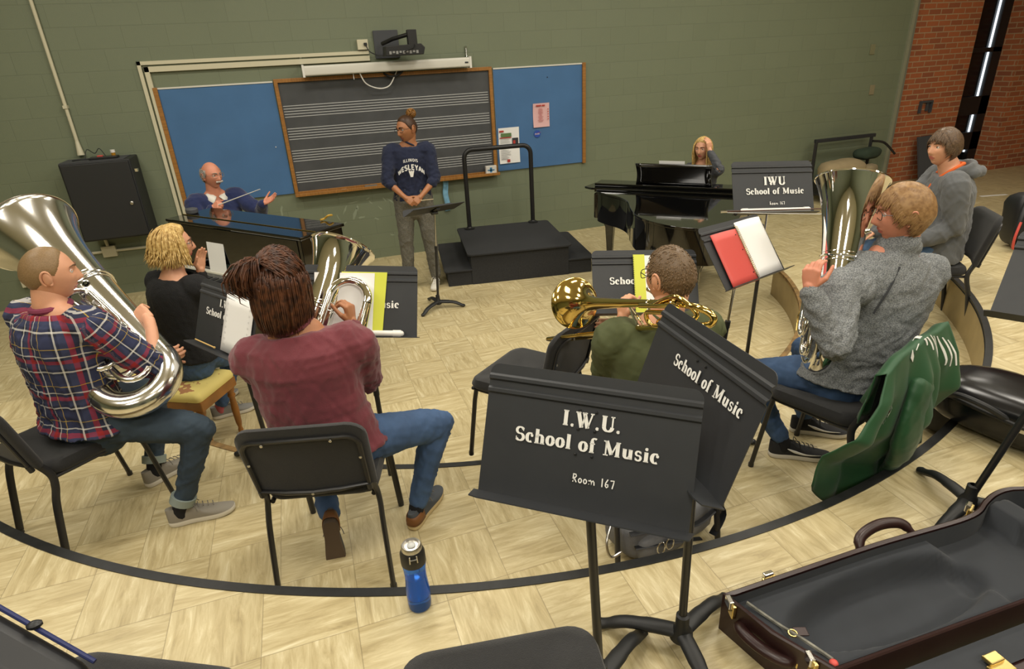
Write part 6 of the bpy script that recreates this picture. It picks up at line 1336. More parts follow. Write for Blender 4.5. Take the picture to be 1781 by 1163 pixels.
# ---------------------------------------------------------------- brass instruments
def brass(name, lab, B, T, side, Rb, mouth, k=1.0, cat='tuba', m=None, nv=4, ring=True, valve_side=1, arch=(.56, .055, 0, .55, .45)):
    """upright valved brass: bottom bow at B, bell rim centre at T, side = direction of the second branch"""
    m = m or M['silver']; B, T = np.asarray(B, float), np.asarray(T, float); th = Thing(name, lab, cat, B); z = nrm(T-B); x = nrm(np.asarray(side, float)-z*np.dot(side, z)); y = np.cross(z, x); L = np.linalg.norm(T-B)
    def Q(a, b, c): return B+x*a*k+y*b*k+z*c
    r0 = .052*k; bow = .115*k; zb = bow+.01
    mb = MB(); prof = []
    for t in np.linspace(0, 1, 46):
        h = zb+(L-zb)*t; r = r0+ (.055*k)*t + (Rb-r0-.055*k)*(.35*t**2.2+.65*max(0, (t-.4)/.6)**4.5); prof.append((r, h))
    prof += [(Rb+.004, L+.001), (Rb+.004, L+.006), (Rb-.003, L+.006)]
    inner = [(r-.003, h) for r, h in prof[:46][::-1]]
    lathe(mb, prof+inner, B, z, 72); th.part('bell', mb, m, sharp=50)
    mb = MB(); c = Q(0, 0, zb)+x*bow; P_ = arcpts(c, bow, 180, 360, 22, x, z); tube(mb, P_, np.linspace(r0, r0*.86, 22), 28); th.part('bottom_bow', mb, m)
    mb = MB(); zt = L*arch[0]; yo = y*arch[2]; ra, rb_ = arch[3], arch[4]; A = [B+x*2*bow+z*zb, B+x*2*bow+z*zt+yo]; tube(mb, [A[0], (A[0]+A[1])/2, A[1]], [r0*.86, r0*(.43+ra/2), r0*ra], 22)
    ar = arch[1]*k; c = B+x*(2*bow-ar)+z*zt+yo; P2 = arcpts(c, ar, 0, 180, 16, x, z); tube(mb, P2, np.linspace(r0*ra, r0*rb_, 16), 20); q = B+x*(2*bow-2*ar)+z*zt+yo; tube(mb, [q, q-z*(zt-.2*k)], [r0*rb_, r0*rb_*.8], 16); th.part('outer_branch', mb, m)
    mb = MB()
    for j, (a0, a1, zz, h, r) in enumerate(((.06, .17, .16, .26, .013), (.045, .15, .11, .20, .012), (.08, .20, .22, .18, .011), (.02, .12, .30, .17, .011))):
        a, b_ = a0*k, a1*k; rr = (b_-a)/2; yy = .055*k+.012*k*j; o_ = B+y*yy*valve_side
        path = [o_+x*a+z*(zz*k+h*k)]+arcpts(o_+x*(a+rr)+z*(zz*k), rr, 180, 360, 10, x, z)+arcpts(o_+x*(a+rr)+z*(zz*k+h*k), rr, 0, 180, 10, x, z)[:-1]; tube(mb, path, r*k, 12)
    th.part('tuning_slides', mb, m)
    vb = B+y*.085*k*valve_side+z*.24*k
    for j in range(nv):
        o_ = vb+x*(.03+.042*j)*k; mb = MB(); lathe(mb, [(0, 0), (.017*k, 0), (.018*k, .006*k), (.0165*k, .012*k), (.0165*k, .135*k), (.0185*k, .14*k), (.0185*k, .15*k), (.008*k, .158*k), (0, .158*k)], o_, z, 20); vv = th.part('valve', mb, m)
        mb = MB(); lathe(mb, [(.004*k, .158*k), (.004*k, .185*k), (.011*k, .186*k), (.011*k, .191*k), (0, .192*k)], o_, z, 14); th.part('valve_button', mb, M['white'], parent=vv)
    mo = np.asarray(mouth, float); v0 = vb+x*.16*k+z*.10*k
    mb = MB(); q0 = B+z*L*.55+y*.09*k*valve_side; pts = catmull([mo+nrm(q0-mo)*.06, mo*.45+q0*.55, q0+x*.05*k, v0+z*.12*k, v0], 8); tube(mb, pts, np.linspace(.006, .010*k**.5, len(pts)), 12); th.part('leadpipe', mb, m)
    mb = MB(); d = nrm(q0-mo); lathe(mb, [(.012, -.0), (.0165, .001), (.0165, .006), (.011, .018), (.006, .03), (.0055, .075), (0, .075)], mo, d, 20); th.part('mouthpiece', mb, m)
    if ring:
        t = .52; h = zb+(L-zb)*t; r = np.interp(h, [p[1] for p in prof[:46]], [p[0] for p in prof[:46]]); x_, y_, _ = frame(z)
        mb = MB(); tube(mb, [B+z*h+(x_*math.cos(a)+y_*math.sin(a))*(r+.004) for a in np.linspace(0, 2*PI, 33)[:-1]], (.006*k**.5), 8, closed=True)
        for dz in (-.02, .02): tube(mb, [B+z*(h+dz*k)+(x_*math.cos(a)+y_*math.sin(a))*(r+.001) for a in np.linspace(0, 2*PI, 33)[:-1]], .003, 6, closed=True)
        th.part('bell_ring', mb, m)
    mb = MB()
    for c_ in (.3, .42): tube(mb, [B+z*L*c_, B+z*L*c_+x*.12*k], .005*k, 8)
    tube(mb, [vb+z*.1*k+x*.03*k, B+z*.34*k], .005*k, 8); th.part('braces', mb, m)
    mb = MB(); tube(mb, [P2[-1]-z*.01, P2[-1]-z*.05], .014*k, 10); tube(mb, catmull([vb+x*.2*k+z*.05*k, vb+x*.23*k+z*.03*k, vb+x*.22*k-z*.05*k], 4), .006*k, 8); th.part('ferrule', mb, M['gold'])
    return th
TUBA = brass('tuba', 'big silver tuba held by the player in the plaid shirt', at(318, 655, 2.80), at(54, 406, 3.12), -C_R*1.0-C_F*.15, .225, TUBA_P.hw((0, .118, -.062)), 1.25, 'tuba', M['silverw'])
EU1 = brass('euphonium', 'silver euphonium held by the player in the maroon sweatshirt', at(505, 700, 2.64), at(596, 433, 2.86), C_R, .148, MAR.hw((0, .118, -.062)), .92, 'euphonium', M['silver'], arch=(.66, .095, -.07, .42, .36))
# tall thin outer bow of that euphonium
EU2 = brass('euphonium', 'silver euphonium held upright by the red-haired player in grey', at(1432, 640, 2.70), at(1482, 316, 2.74), C_R*.15+C_F, .150, GRAY.hw((0, .118, -.062)), .90, 'euphonium', M['silver'], valve_side=1)
# trombone
tb_b, tb_c = at(1000, 527, 2.70), at(1178, 527, 2.02); D = nrm(tb_b-tb_c); th = Thing('trombone', 'brass trombone with its bell pointing away over the empty chair', 'trombone', tb_c)
Br = M['brass']; Lb = np.linalg.norm(tb_b-tb_c); mb = MB(); prof = []
for t in np.linspace(0, 1, 40): prof.append((.011+.022*t**1.5+.079*max(0, (t-.62)/.38)**4, Lb*t))
prof += [(.114, Lb), (.114, Lb+.004), (.110, Lb+.004)]; lathe(mb, prof+[(r-.002, h) for r, h in prof[:40][::-1]], tb_c, D, 64); th.part('bell', mb, Br, sharp=50)
dn = nrm(-Z_*.9+C_R*.25-D*np.dot(-Z_*.9+C_R*.25, D)); rt_ = np.cross(D, dn)
mb = MB(); P_ = catmull([tb_c+D*.02, at(1212, 534, 1.95), at(1236, 546, 1.92), at(1241, 558, 1.92), at(1228, 566, 1.94), at(1190, 566, 2.02), tb_c+dn*.104+D*.30], 7); tube(mb, P_, .0115, 14); th.part('tuning_bow', mb, Br)
mb = MB(); tube(mb, catmull([tb_c+D*.12+rt_*.02, at(1172, 516, 2.02), at(1200, 532, 1.97), at(1212, 548, 1.96), at(1198, 556, 1.98), at(1150, 556, 2.08)], 6), .009, 12); th.part('attachment_bow', mb, Br); mb = MB(); o_ = tb_c+D*.03+rt_*.022; r2 = .040; path = arcpts(o_+dn*r2-D*.06, r2*1.0, 90, 270, 14, -D, -dn)+[o_+dn*2*r2+D*.12]+arcpts(o_+dn*(2*r2-.028)+D*.12, .028, 90, -90, 12, D, dn)[::1]+[o_+dn*.024-D*.02]; tube(mb, [o_+D*.16]+path, .009, 12); th.part('attachment_wrap', mb, Br)
for j in range(3):
    c = tb_c+D*(.02+.07*j)+dn*(.0); x_, y_, _ = frame(D); mb = MB(); tube(mb, [c+(x_*math.cos(a)+y_*math.sin(a))*.0125 for a in np.linspace(0, 2*PI, 17)[:-1]], .003, 6, closed=True); th.part('ferrule', mb, M['silver'])
s0 = tb_c+dn*.105+D*.30; s1 = at(945, 590, 2.90); Ds = nrm(s1-s0); off = nrm(dn*.5+rt_*-.9-Ds*np.dot(dn*.5+rt_*-.9, Ds))*.088
mb = MB(); 
for q in (V(0, 0, 0), off): tube(mb, [s0+q-Ds*.12, s0+q+Ds*.45], .0078, 12); tube(mb, [s0+q+Ds*.05, s1+q-Ds*.05], .0092, 12)
cc = s1-Ds*.05+off/2; tube(mb, arcpts(cc, .044, -90, 90, 14, Ds, nrm(off)), .0092, 12); th.part('slide', mb, Br)
mb = MB(); tube(mb, [s0+Ds*.08, s0+Ds*.08+off], .006, 10); tube(mb, [s0-Ds*.05, s0-Ds*.05+off], .006, 10); tube(mb, [tb_c+D*.3, s0+off*.5], .005, 8); tube(mb, [tb_c+D*.3+dn*.0, tb_c+D*.3+dn*.104], .005, 8); th.part('braces', mb, M['silver'])
mo = TROM.hw((0, .112, -.062)); mb = MB(); q = s0+off-Ds*.12; tube(mb, [mo+nrm(q-mo)*.05, q], .006, 8); lathe(mb, [(.011, 0), (.0135, .001), (.0135, .006), (.008, .02), (.005, .035), (.005, .06)], mo, nrm(q-mo), 16); th.part('mouthpiece', mb, M['silver'])
mb = MB(); vr = tb_c+dn*.085+D*.14+rt_*-.03; lathe(mb, [(0, 0), (.022, 0), (.024, .004), (.024, .03), (.02, .036), (0, .036)], vr, rt_, 20); tube(mb, [vr, vr+dn*.04, vr+dn*.05+D*.05], .005, 8); tube(mb, [vr+D*.03, vr+D*.07+dn*.02], .007, 8); th.part('rotor_valve', mb, Br)
# batons
o0 = OLD.arms[1]; pbt = o0['W']+o0['hd']*.075; q = at(452, 329, 5.5); mb = MB(); tube(mb, [pbt-nrm(q-pbt)*.03, q], [.006, .0035], 8); solo('baton', 'long white baton in the hand of the older man', 'baton', mb, M['white'], pbt)
c1 = CON.arms[1]['W']+CON.arms[1]['hd']*.07; c2 = CON.arms[-1]['W']+CON.arms[-1]['hd']*.07; d = nrm(c2-c1+V(.05, 0, 0)); mb = MB(); tube(mb, [c1-d*.03, c2+d*.17], [.004, .0028], 8); solo('baton', 'short wooden baton held in both hands by the standing conductor', 'baton', mb, mat('baton_wood', 'd8c49a', .4), c1)
# ---------------------------------------------------------------- green jacket over the chair back
JM = mat('green_nylon', '22502e', .55, var=.05, vscale=5, sheen=.1)
jc = CH['gray']; ja = jc.rotation_euler[2]; JL = np.array(jc.location)
def jl(x, y, z): return JL+V(x*math.cos(ja)-y*math.sin(ja), x*math.sin(ja)+y*math.cos(ja), z)
def jac(u, v, out=0):
    """u across the back (0 left, 1 right as seen from behind), v: 0 front hem, .22 ridge over the chair back, 1 rear hem"""
    x0 = (u-.5)*2; L_ = max(0, -x0)
    if v < .22:
        t = v/.22; x = x0*(.24+.02*t); y = -.225-.075*t; z = .58+.29*t
    else:
        t = (v-.22)/.78; x = x0*(.26+.05*t)-L_*.16*min(1, t*2.2); y = -.335-.045*min(t*5, 1)-.02*t+.095*min(1, max(0, (t-.45)/.25))+L_**1.5*(.05*min(1, t*3)+.06*t)
        z = .872-.78*t*(.90+.10*math.cos(2.6*x0+.9))*(1-.30*L_**3); z = max(z, .02)
    k = min(1, abs(v-.22)*3); fold = (.040*math.sin(6.2*x0+1.6*v+.4)+.034*abs(math.sin(7.5*x0-2.6*v))+.009*math.sin(17*x0+7*v)+.006*math.sin(23*v+9*x0))*k*(1-.45*v)
    z -= .05*L_**1.5*(1 if v > .1 else .5)
    return jl(x-.09, y-fold-out, z+.006*math.sin(8*x0))
th = Thing('jacket', 'dark green team jacket with white lettering hung over the chair back', 'jacket', jl(0, -.3, .8))
mb = MB(); grid(mb, jac, 70, 60); o = th.part('jacket_body', mb, JM, sharp=0); sd = o.modifiers.new('t', 'SOLIDIFY'); sd.thickness = .006; sd.offset = 0
mb = MB(); P_ = catmull([jl(-.12, -.385, .70), jl(-.18, -.40, .54), jl(-.13, -.38, .38), jl(-.05, -.31, .20)], 6); tube(mb, P_, [(a, a*.45) for a in np.interp(np.linspace(0, 1, len(P_)), [0, .5, 1], [.085, .10, .075])], 16, up=jl(1, 0, 0)-jl(0, 0, 0), cap='round')
v, n_, f = remesh(mb, .010, 3); v = v+n_*(wrinkle(v, 21, 16)*.010)[:, None]; mb = MB(); mb.add(v, f); th.part('sleeve', mb, JM, sharp=0)
mb = MB(); 
for k, (u0, v0, l) in enumerate(((.50, .20, .05), (.56, .21, .07), (.64, .22, .10), (.70, .23, .13), (.77, .24, .16), (.84, .26, .17), (.90, .29, .15))):
    P_ = []
    for t in np.linspace(0, 1, 12): P_.append((u0+.05*t+.02*math.sin(3*t), v0+l*t))
    A = [jac(u, v, .006) for u, v in P_]; w = [(.010+.012*math.sin(PI*t)) for t in np.linspace(.05, .95, 12)]; B_ = [jac(u+w_*1.0, v, .006) for (u, v), w_ in zip(P_, w)]; n = len(A); mb.add(A+B_, [(i, i+1, n+i+1, n+i) for i in range(n-1)])
mb.add([jac(.40, .20, .006), jac(.45, .185, .006), jac(.46, .22, .006), jac(.415, .235, .006)], [(0, 1, 2, 3)]); mb.add([jac(.33, .25, .006), jac(.35, .22, .006), jac(.37, .25, .006), jac(.36, .27, .006)], [(0, 1, 2, 3)])
o = th.part('white_lettering', mb, M['paint'], smooth=False); sd = o.modifiers.new('t', 'SOLIDIFY'); sd.thickness = .002
ec = (.115, .42); mb = MB()
def je(a, b): return jac(ec[0]+a*1.9, ec[1]+b*1.15, .008)
for r0, r1, a0, a1 in ((.016, .021, 20, 330), (.008, .012, 60, 300)):
    A = [je(r0*math.cos(math.radians(a)), -r0*math.sin(math.radians(a))) for a in np.linspace(a0, a1, 18)]; B_ = [je(r1*math.cos(math.radians(a)), -r1*math.sin(math.radians(a))) for a in np.linspace(a0, a1, 18)]; mb.add(A+B_, [(i, i+1, 19+i-1+1-1+0, 18+i) if False else (i, i+1, 18+i+1, 18+i) for i in range(17)])
for r, s_ in ((.036, 'jLL'), (.047, 'wEz')):
    x = -.014
    for ch in s_:
        w_, st = glyph(ch)
        for q_ in st:
            for i in range(len(q_)-1):
                a, b_ = q_[i], q_[i+1]; d_ = nrm(V(b_[0]-a[0], b_[1]-a[1], 0)); nx, ny = -d_[1]*.1, d_[0]*.1
                mb.add([je(x+(p_[0]+s2*nx)*.009, r-(p_[1]+s2*ny)*.009) for p_, s2 in ((a, 1), (b_, 1), (b_, -1), (a, -1))], [(0, 1, 2, 3)])
        x += .009
o = th.part('chest_emblem', mb, M['paint'], smooth=False); mb = MB(); mb.add([je(-.002, -.003), je(.006, -.004), je(.005, .006), je(-.001, .005)], [(0, 1, 2, 3)]); th.part('red_emblem_center', mb, M['redink'], smooth=False)
# ---------------------------------------------------------------- bags
def soft(mb, c, s, R=None, seed=0, wr=.012, voxel=.012, p=4):
    """a soft rounded block"""
    c = np.asarray(c, float); n = 26; vs = MB(); ball(vs, (0, 0, 0), 1, n); v = vs.verts(); e = 2/p; v = np.sign(v)*np.abs(v)**e*np.array(s)/2
    if R is not None: v = v@np.asarray(R).T
    v = v+c; nn = v-c; nn = nn/np.linalg.norm(nn, axis=1)[:, None]; v = v+nn*(wrinkle(v, seed, 14)*wr)[:, None]; mb.add(v, vs.f); return mb
BG = mat('grey_nylon', '707174', .7, var=.15, vscale=15, bump=.3, bscale=400); BK = mat('black_nylon', '17181b', .45, var=.15, vscale=12)
c = V(1.22, 1.83, H1); th = Thing('backpack', 'grey and black backpack on the floor under the trombonist\'s chair', 'backpack', c); R_ = Rz(8)
mb = MB(); soft(mb, c+Z_*.11, (.50, .24, .22), R_, 3, .012); th.part('bag_body', mb, BG, sharp=0)
mb = MB(); soft(mb, c+V(-.06, -.10, .09), (.26, .10, .15), R_, 4, .008); th.part('front_pocket', mb, BG, sharp=0)
mb = MB(); tube(mb, catmull([c+V(-.22, -.13, .19), c+V(-.08, -.16, .205), c+V(.08, -.15, .16), c+V(.22, -.11, .18)], 6), [(.014, .006)]*19, 8, up=Y_); tube(mb, catmull([c+V(-.2, -.14, .12), c+V(.0, -.165, .11), c+V(.12, -.14, .06)], 6), [(.012, .005)]*13, 8, up=Y_); th.part('zipper_trim', mb, BK)
mb = MB(); tube(mb, catmull([c+V(.12, .0, .22), c+V(.2, -.04, .28), c+V(.27, -.04, .24), c+V(.29, -.05, .12), c+V(.27, -.06, .03)], 6), [(.022, .004)]*25, 8, up=V(.3, 1, 0)); tube(mb, catmull([c+V(.22, -.05, .22), c+V(.26, -.1, .14), c+V(.18, -.14, .06)], 6), [(.024, .004)]*13, 8, up=V(.3, 1, 0)); th.part('shoulder_strap', mb, BK)
mb = MB(); tube(mb, catmull([c+V(-.27, -.06, .20), c+V(-.31, -.10, .15), c+V(-.30, -.12, .09), c+V(-.25, -.12, .10)], 6), .006, 8); th.part('carabiner', mb, M['steel'])
mb = MB()
for q in (c+V(-.10, -.175, .12), c+V(-.06, -.175, .13)): tube(mb, [q+V(.018*math.cos(a), -.004, .03*math.sin(a)) if True else q for a in np.linspace(0, 2*PI, 13)[:-1]], .003, 6, closed=True)
tube(mb, [c+V(.0, -.165, .19), c+V(-.03, -.175, .16)], .005, 6); th.part('zipper_pulls', mb, M['chrome'])
c = on_z(1655, 755, H1)+V(.05, .10, 0); c[2] = H1; th = Thing('backpack', 'black nylon bag slumped against the step behind the green jacket', 'backpack', c); R_ = Rz(35)
mb = MB(); soft(mb, c+Z_*.13, (.42, .26, .26), R_, 6, .02); th.part('bag_body', mb, BK, sharp=0)
mb = MB(); tube(mb, catmull([c+V(-.1, -.1, .25), c+V(.02, -.14, .30), c+V(.14, -.06, .24), c+V(.18, -.02, .12)], 6), [(.022, .006)]*19, 8, up=Z_); th.part('strap', mb, BK); mb = MB(); box(mb, c+V(.10, -.10, .22), (.035, .012, .05), Rz(30)@Rx(30)); th.part('buckle', mb, mat('grey_buckle', '9a9a98', .4), bevel=.003, smooth=False)
c = on_z(1738, 742, H2+.08); c[2] = H2; GB = mat('shiny_black_vinyl', '101115', .22, var=.1, vscale=8)
th = Thing('instrument_bag', 'shiny black padded instrument bag lying by the right-hand music stand', 'instrument bag', c); dl = nrm(V(.30, -1, 0)); R_ = np.stack([nrm(V(dl[1], -dl[0], 0))*-1, dl, Z_], 1)
mb = MB(); soft(mb, c+Z_*.12+V(.16, -.02, 0), (.42, .80, .24), R_, 8, .014, p=3.4); th.part('bag_body', mb, GB, sharp=0)
ed = c+V(-.045, 0, .15); mb = MB(); tube(mb, catmull([ed-dl*.30+Z_*.04, ed+V(-.01, 0, 0), ed+dl*.28-Z_*.03], 6), .012, 10); th.part('piping', mb, M['rubber'])
mb = MB(); tube(mb, catmull([ed-dl*.20+Z_*.02+V(-.01, 0, .0), ed-dl*.12+V(-.05, 0, .06), ed-dl*.02+V(-.05, 0, .05), ed+dl*.04], 6), .014, 10); th.part('handle', mb, M['blackplastic'])
mb = MB(); box(mb, ed+dl*.12+V(-.012, 0, -.02), (.012, .09, .03), R_); box(mb, ed+dl*.26+V(.02, 0, -.0), (.03, .05, .02), R_); th.part('label_plate', mb, M['steel'], bevel=.002, smooth=False)
c = on_z(1764, 434, H2); th = Thing('backpack', 'black backpack with red strap edging standing alone on the far right floor', 'backpack', c)
mb = MB(); soft(mb, c+V(.12, .05, .24), (.32, .26, .46), Rz(-20)@Rx(-8), 9, .014); th.part('bag_body', mb, BK, sharp=0); mb = MB(); tube(mb, catmull([c+V(-.02, 0, .42), c+V(-.09, -.03, .30), c+V(-.12, -.04, .14), c+V(-.08, -.03, .05), c+V(-.02, -.02, .06)], 6), [(.020, .008)]*25, 8, up=Y_); th.part('strap', mb, BK)
mb = MB(); tube(mb, catmull([c+V(-.10, -.05, .26), c+V(-.135, -.06, .14), c+V(-.105, -.05, .04), c+V(-.05, -.045, .05)], 6), .010, 8); th.part('red_strap_edge', mb, M['red'])
# ---------------------------------------------------------------- open instrument case at the lower right
CL = mat('maroon_case_leather', '2e1a18', .35, var=.12, vscale=20); CF = mat('charcoal_plush', '303338', .95, var=.08, vscale=10, sheen=.06)
zc, zr = H2, H2+.15
ow = catmull([V(1.00, 1.13, 0), V(1.3, 1.128, 0), V(1.6, 1.125, 0), V(1.85, 1.112, 0), V(1.97, 1.108, 0), V(2.05, 1.116, 0), V(2.12, 1.142, 0), V(2.19, 1.160, 0), V(2.26, 1.162, 0), V(2.33, 1.14, 0), V(2.5, 1.06, 0), V(2.70, .97, 0)], 6)
outer = [(p_[0], p_[1]) for p_ in ow]+[(2.78, .75), (1.12, .80), (1.04, .96)]
def inset(poly, d):
    P_ = np.array(poly); n = len(P_); out = []
    for i in range(n):
        a, b_, c_ = P_[i-1], P_[i], P_[(i+1) % n]; t1, t2 = nrm(np.append(b_-a, 0))[:2], nrm(np.append(c_-b_, 0))[:2]; nn = np.array([t1[1]+t2[1], -t1[0]-t2[0]]); nn = nn/(np.linalg.norm(nn)+1e-9); out.append(tuple(b_+nn*d))
    return out
th = Thing('instrument_case', 'open maroon leather instrument case with charcoal plush lining in the lower right corner', 'case', (1.5, .95, zc)); n = len(outer); inn = inset(outer, .016)
mb = MB(); rings = [[(x, y, zc) for x, y in outer], [(x, y, zr) for x, y in outer], [(x, y, zr+.004) for x, y in inset(outer, .005)], [(x, y, zr) for x, y in inn], [(x, y, zr-.03) for x, y in inn]]
mb.add(sum(rings, []), [(r*n+i, r*n+(i+1) % n, (r+1)*n+(i+1) % n, (r+1)*n+i) for r in range(4) for i in range(n)]+[tuple(range(n))]); th.part('case_shell', mb, CL, sharp=35)
mb = MB(); i2 = inset(outer, .02)
def hgt(x, y):
    # plush bed with a bell shaped hollow, higher blocks at the right end
    z = zc+.115
    e = ((x-1.50)/.37)**2+((y-.955)/.115)**2
    z -= .095*(1/(1+math.exp(min(60, (e-1)*14))))
    if x > 1.80: z -= .05*min(1, (x-1.80)/.06)
    for (bx, by, rx, ry, h) in ((2.17, 1.065, .055, .07, .085), (2.19, .965, .045, .035, .06), (2.24, .885, .05, .04, .055), (2.40, 1.0, .08, .10, .085)):
        z += h*(1/(1+math.exp(min(60, ((((x-bx)/rx)**4+((y-by)/ry)**4)-1)*6))))
    return max(z, zc+.012)
ys = {}
def case_fn(u, v):
    x = 1.02+u*1.70; top = np.interp(x, [p_[0] for p_ in ow], [p_[1] for p_ in ow])-.018; bot = np.interp(x, [1.0, 1.06, 1.12, 2.78], [1.12, .95, .815, .765]); y = bot+(top-bot)*v
    return V(x, y, hgt(x, y))
grid(mb, case_fn, 110, 34); th.part('plush_lining', mb, CF, sharp=0)
mb = MB(); w_ = [V(x, y, zr-.004) for x, y in i2]+[V(x, y, zc+.05) for x, y in inset(outer, .024)]; mb.add(w_, [(i, (i+1) % n, n+(i+1) % n, n+i) for i in range(n)]); th.part('side_lining', mb, CF)
# handles, latches and corner
def handle(p0, p1, o_, m_=None):
    mb = MB(); a, b_ = V(*p0), V(*p1); d_ = V(*o_); tube(mb, catmull([a, a+d_*.8+(b_-a)*.12, (a+b_)/2+d_*1.1, b_+d_*.8-(b_-a)*.12, b_], 6), [(.010, .010)]+[(.013, .013)]*3+[(.019, .014)]*17+[(.013, .013)]*3+[(.010, .010)], 12); h_ = th.part('handle', mb, CL)
    mb = MB()
    for q in (a, b_): box(mb, q, (.03, .03, .024)); 
    th.part('handle_mount', mb, M['gold'], parent=h_, bevel=.004, smooth=False)
handle((1.56, 1.135, zc+.10), (1.80, 1.135, zc+.10), (0, .045, .045)); handle((1.035, 1.07, zc+.085), (1.09, .90, zc+.085), (-.045, -.01, .01))
for (x, y, rz_) in ((1.18, 1.135, 0), (2.055, 1.135, 25), (1.012, 1.10, 75), (1.095, .86, 75)):
    mb = MB(); c_ = V(x, y, zr-.03); R_ = Rz(rz_); box(mb, c_, (.05, .014, .05), R_); lt = th.part('latch', mb, M['gold'], bevel=.003, smooth=False); mb = MB(); box(mb, c_+R_@V(0, .008, .022), (.034, .016, .03), R_); th.part('latch_clasp', mb, M['chrome'], parent=lt, bevel=.003, smooth=False)
mb = MB(); c_ = V(1.115, .955, zc+.118); box(mb, c_+V(.03, 0, 0), (.04, .03, .006), Rz(-20)); tb = th.part('leather_tab', mb, CL, bevel=.004, smooth=False); mb = MB(); tube(mb, [c_+V(.012*math.cos(a), .012*math.sin(a), .006) for a in np.linspace(0, 2*PI, 13)[:-1]], .003, 6, closed=True); th.part('tab_ring', mb, M['gold'], parent=tb)
mb = MB(); tube(mb, catmull([V(1.06, 1.09, zr-.02), V(1.10, 1.0, zr-.03), V(1.13, .92, zr-.025), V(1.16, .85, zr-.03)], 6), [(.008, .004)]*19, 6, up=Z_); th.part('worn_edge_tape', mb, mat('worn_silver_tape', '8d8b80', .5, var=.5, vscale=40))
# the lid folded open on the near side
mb = MB(); lo = [(1.14, .77), (2.78, .72), (2.78, .45), (1.2, .42)]; A = []
mb.add([(x, y, zc+.10+(.78-y)*.15) for x, y in lo]+[(x, y, zc+.005) for x, y in lo], [(0, 1, 2, 3), (7, 6, 5, 4), (0, 4, 5, 1), (1, 5, 6, 2), (2, 6, 7, 3), (3, 7, 4, 0)]); ld = th.part('lid', mb, CL, bevel=.012, smooth=False)
mb = MB(); mb.add([(x, y, zc+.104+(.78-y)*.15+.003) for x, y in ((1.16, .768), (2.76, .72), (2.76, .63), (1.18, .68))], [(0, 1, 2, 3)]); o = th.part('lid_lining', mb, CF, parent=ld, smooth=False)
mb = MB(); box(mb, V(1.55, .665, zc+.125), (.07, .035, .012)); box(mb, V(1.55, .69, zc+.135), (.05, .03, .012)); th.part('latch', mb, M['gold'], bevel=.003, smooth=False)
mb = MB(); c_ = at(1372, 1158, 1.62); ball(mb, V(1.14, .83, zr-.01), (.012, .012, .008), 12); th.part('red_tag', mb, M['red'])
# ---------------------------------------------------------------- dark padded bag at the lower left corner
a, b_ = at(-60, 1022, 1.12), at(165, 1150, 1.10); th = Thing('gig_bag', 'dark padded bag with a blue edge cutting across the bottom left corner', 'bag', (a+b_)/2*V(1, 1, 0)+Z_*(H2+.49))
d = nrm(b_-a); zlo = H2+.50; nrmv = nrm(np.cross(d, Z_)); mb = MB(); A = [a, b_, V(b_[0], b_[1], zlo), V(a[0], a[1], zlo)]; off = -nrmv*.10 if nrmv[1] > 0 else nrmv*.10
mb.add(A+[q+off for q in A], [(0, 1, 2, 3), (7, 6, 5, 4), (0, 4, 5, 1), (1, 5, 6, 2), (2, 6, 7, 3), (3, 7, 4, 0)]); th.part('bag_body', mb, BK, bevel=.03, seg=4, smooth=True, sharp=60)
mb = MB(); tube(mb, [a+Z_*.0, b_], .0045, 8); th.part('blue_fringe', mb, mat('blue_fringe', '1b2455', .6)); mb = MB(); q = a*.45+b_*.55; ball(mb, q+Z_*.008, (.014, .010, .008), 10); th.part('zipper_pull', mb, BK)  # blue colour fringe of the blurred edge, drawn as a thin coloured tube
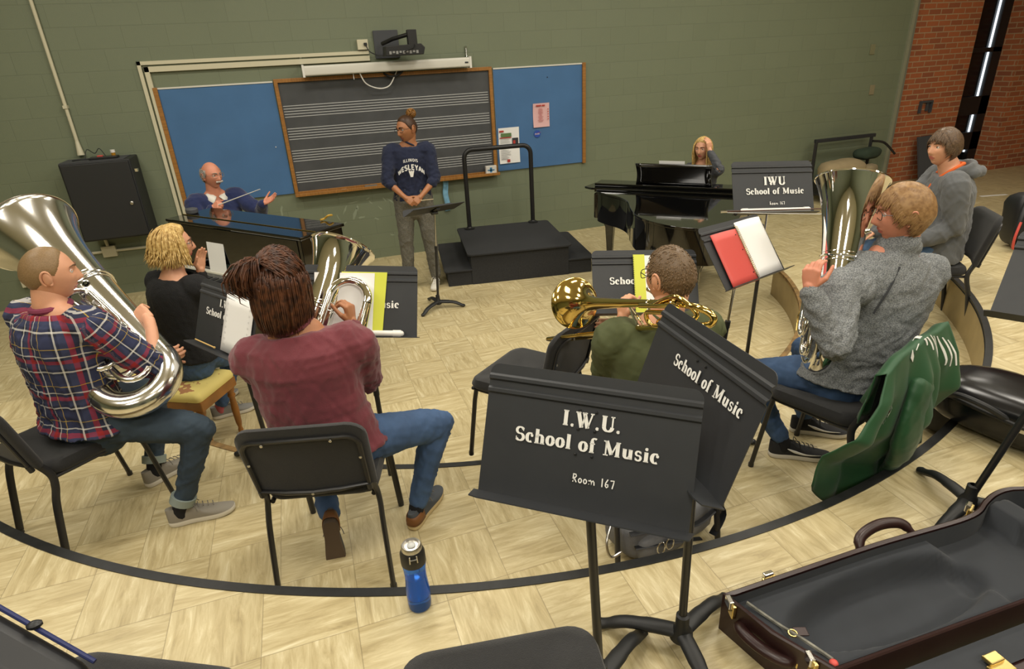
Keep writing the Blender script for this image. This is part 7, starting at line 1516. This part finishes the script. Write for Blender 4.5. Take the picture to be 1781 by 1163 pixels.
# ---------------------------------------------------------------- things in the far right corner
rc = V(7.95, 7.35, 0); th = Thing('equipment_cart', 'black framed percussion cart parked against the green wall near the bricks', 'cart', rc)
mb = MB()
for x in (-.55, .52): tube(mb, [rc+V(x, .25, .0), rc+V(x, .25, .88)], [(.035, .025)]*2, 4); tube(mb, [rc+V(x, -.2, .12), rc+V(x, .25, .12)], .02, 6)
th.part('upright_frame', mb, M['black']); mb = MB(); box(mb, rc+V(0, .25, .89), (1.15, .05, .05)); th.part('top_bar', mb, M['stand'], bevel=.005, smooth=False)
mb = MB(); box(mb, rc+V(.0, .02, .20), (1.12, .5, .20)); th.part('tray', mb, M['black'], bevel=.01, smooth=False); mb = MB(); box(mb, rc+V(0, -.23, .305), (1.12, .02, .03)); th.part('wood_edge', mb, M['woodh'], bevel=.002, smooth=False)
mb = MB(); tube(mb, catmull([rc+V(-.8, .2, .50), rc+V(-.75, .22, .58), rc+V(-.6, .25, .62)], 5), .012, 8); th.part('side_arm', mb, M['chrome']); mb = MB(); tube(mb, catmull([rc+V(.55, .25, .80), rc+V(.75, .2, .76), rc+V(.95, .15, .58)], 5), .018, 8); th.part('side_arm', mb, M['black'])
for k, (x, y, z, s, col, lab, seed) in enumerate(((-.25, -.02, .47, (.80, .42, .34), '9c8b6a', 'tan drum bag lying on the percussion cart', 3), (.30, .08, .66, (.55, .30, .20), '2c3a2c', 'dark green bundle lying over the tan bags on the cart', 4), (.18, -.12, .44, (.30, .22, .20), '8f8063', 'small tan bag squeezed beside the larger tan drum bag', 6))):
    c = rc+V(x, y, z); mb = MB(); soft(mb, c, s, Rz(10*k), seed, .02, p=2.6); solo('drum_bag', lab, 'bag', mb, mat('bag_cloth_%d' % k, col, .9, var=.1, vscale=6), c-Z_*s[2]/2, 'bags on the percussion cart', sharp=0)
pw = [on_wall(px, py, y_) for px, py, y_ in ((1590, 238, 7.9), (1655, 232, 7.9))]; pw0 = on_z(1580, 312, 0)
mb = MB(); A = [V(pw[0][0], 7.90, .0), V(pw[0][0]+.85, 7.90, 0), V(pw[0][0]+.85, 7.9, pw[0][2]+.02), V(pw[0][0], 7.9, pw[0][2])]; A = [q-Y_*(.25*(1-q[2]/.9)) for q in A]; mb.add(A+[q-Y_*.03 for q in A], [(0, 1, 2, 3), (7, 6, 5, 4), (0, 4, 5, 1), (1, 5, 6, 2), (2, 6, 7, 3), (3, 7, 4, 0)]); solo('acoustic_panel', 'grey panel leaning against the brick pier behind the hooded man', 'panel', mb, M['panelgrey'], A[0], smooth=False)
c = on_z(1728, 340, 0); mb = MB(); box(mb, c+Z_*.003, (.42, .05, .004), Rz(-14)); solo('paper_strip', 'pale strip of paper lying on the far right floor', 'paper', mb, M['paper'], c, smooth=False)
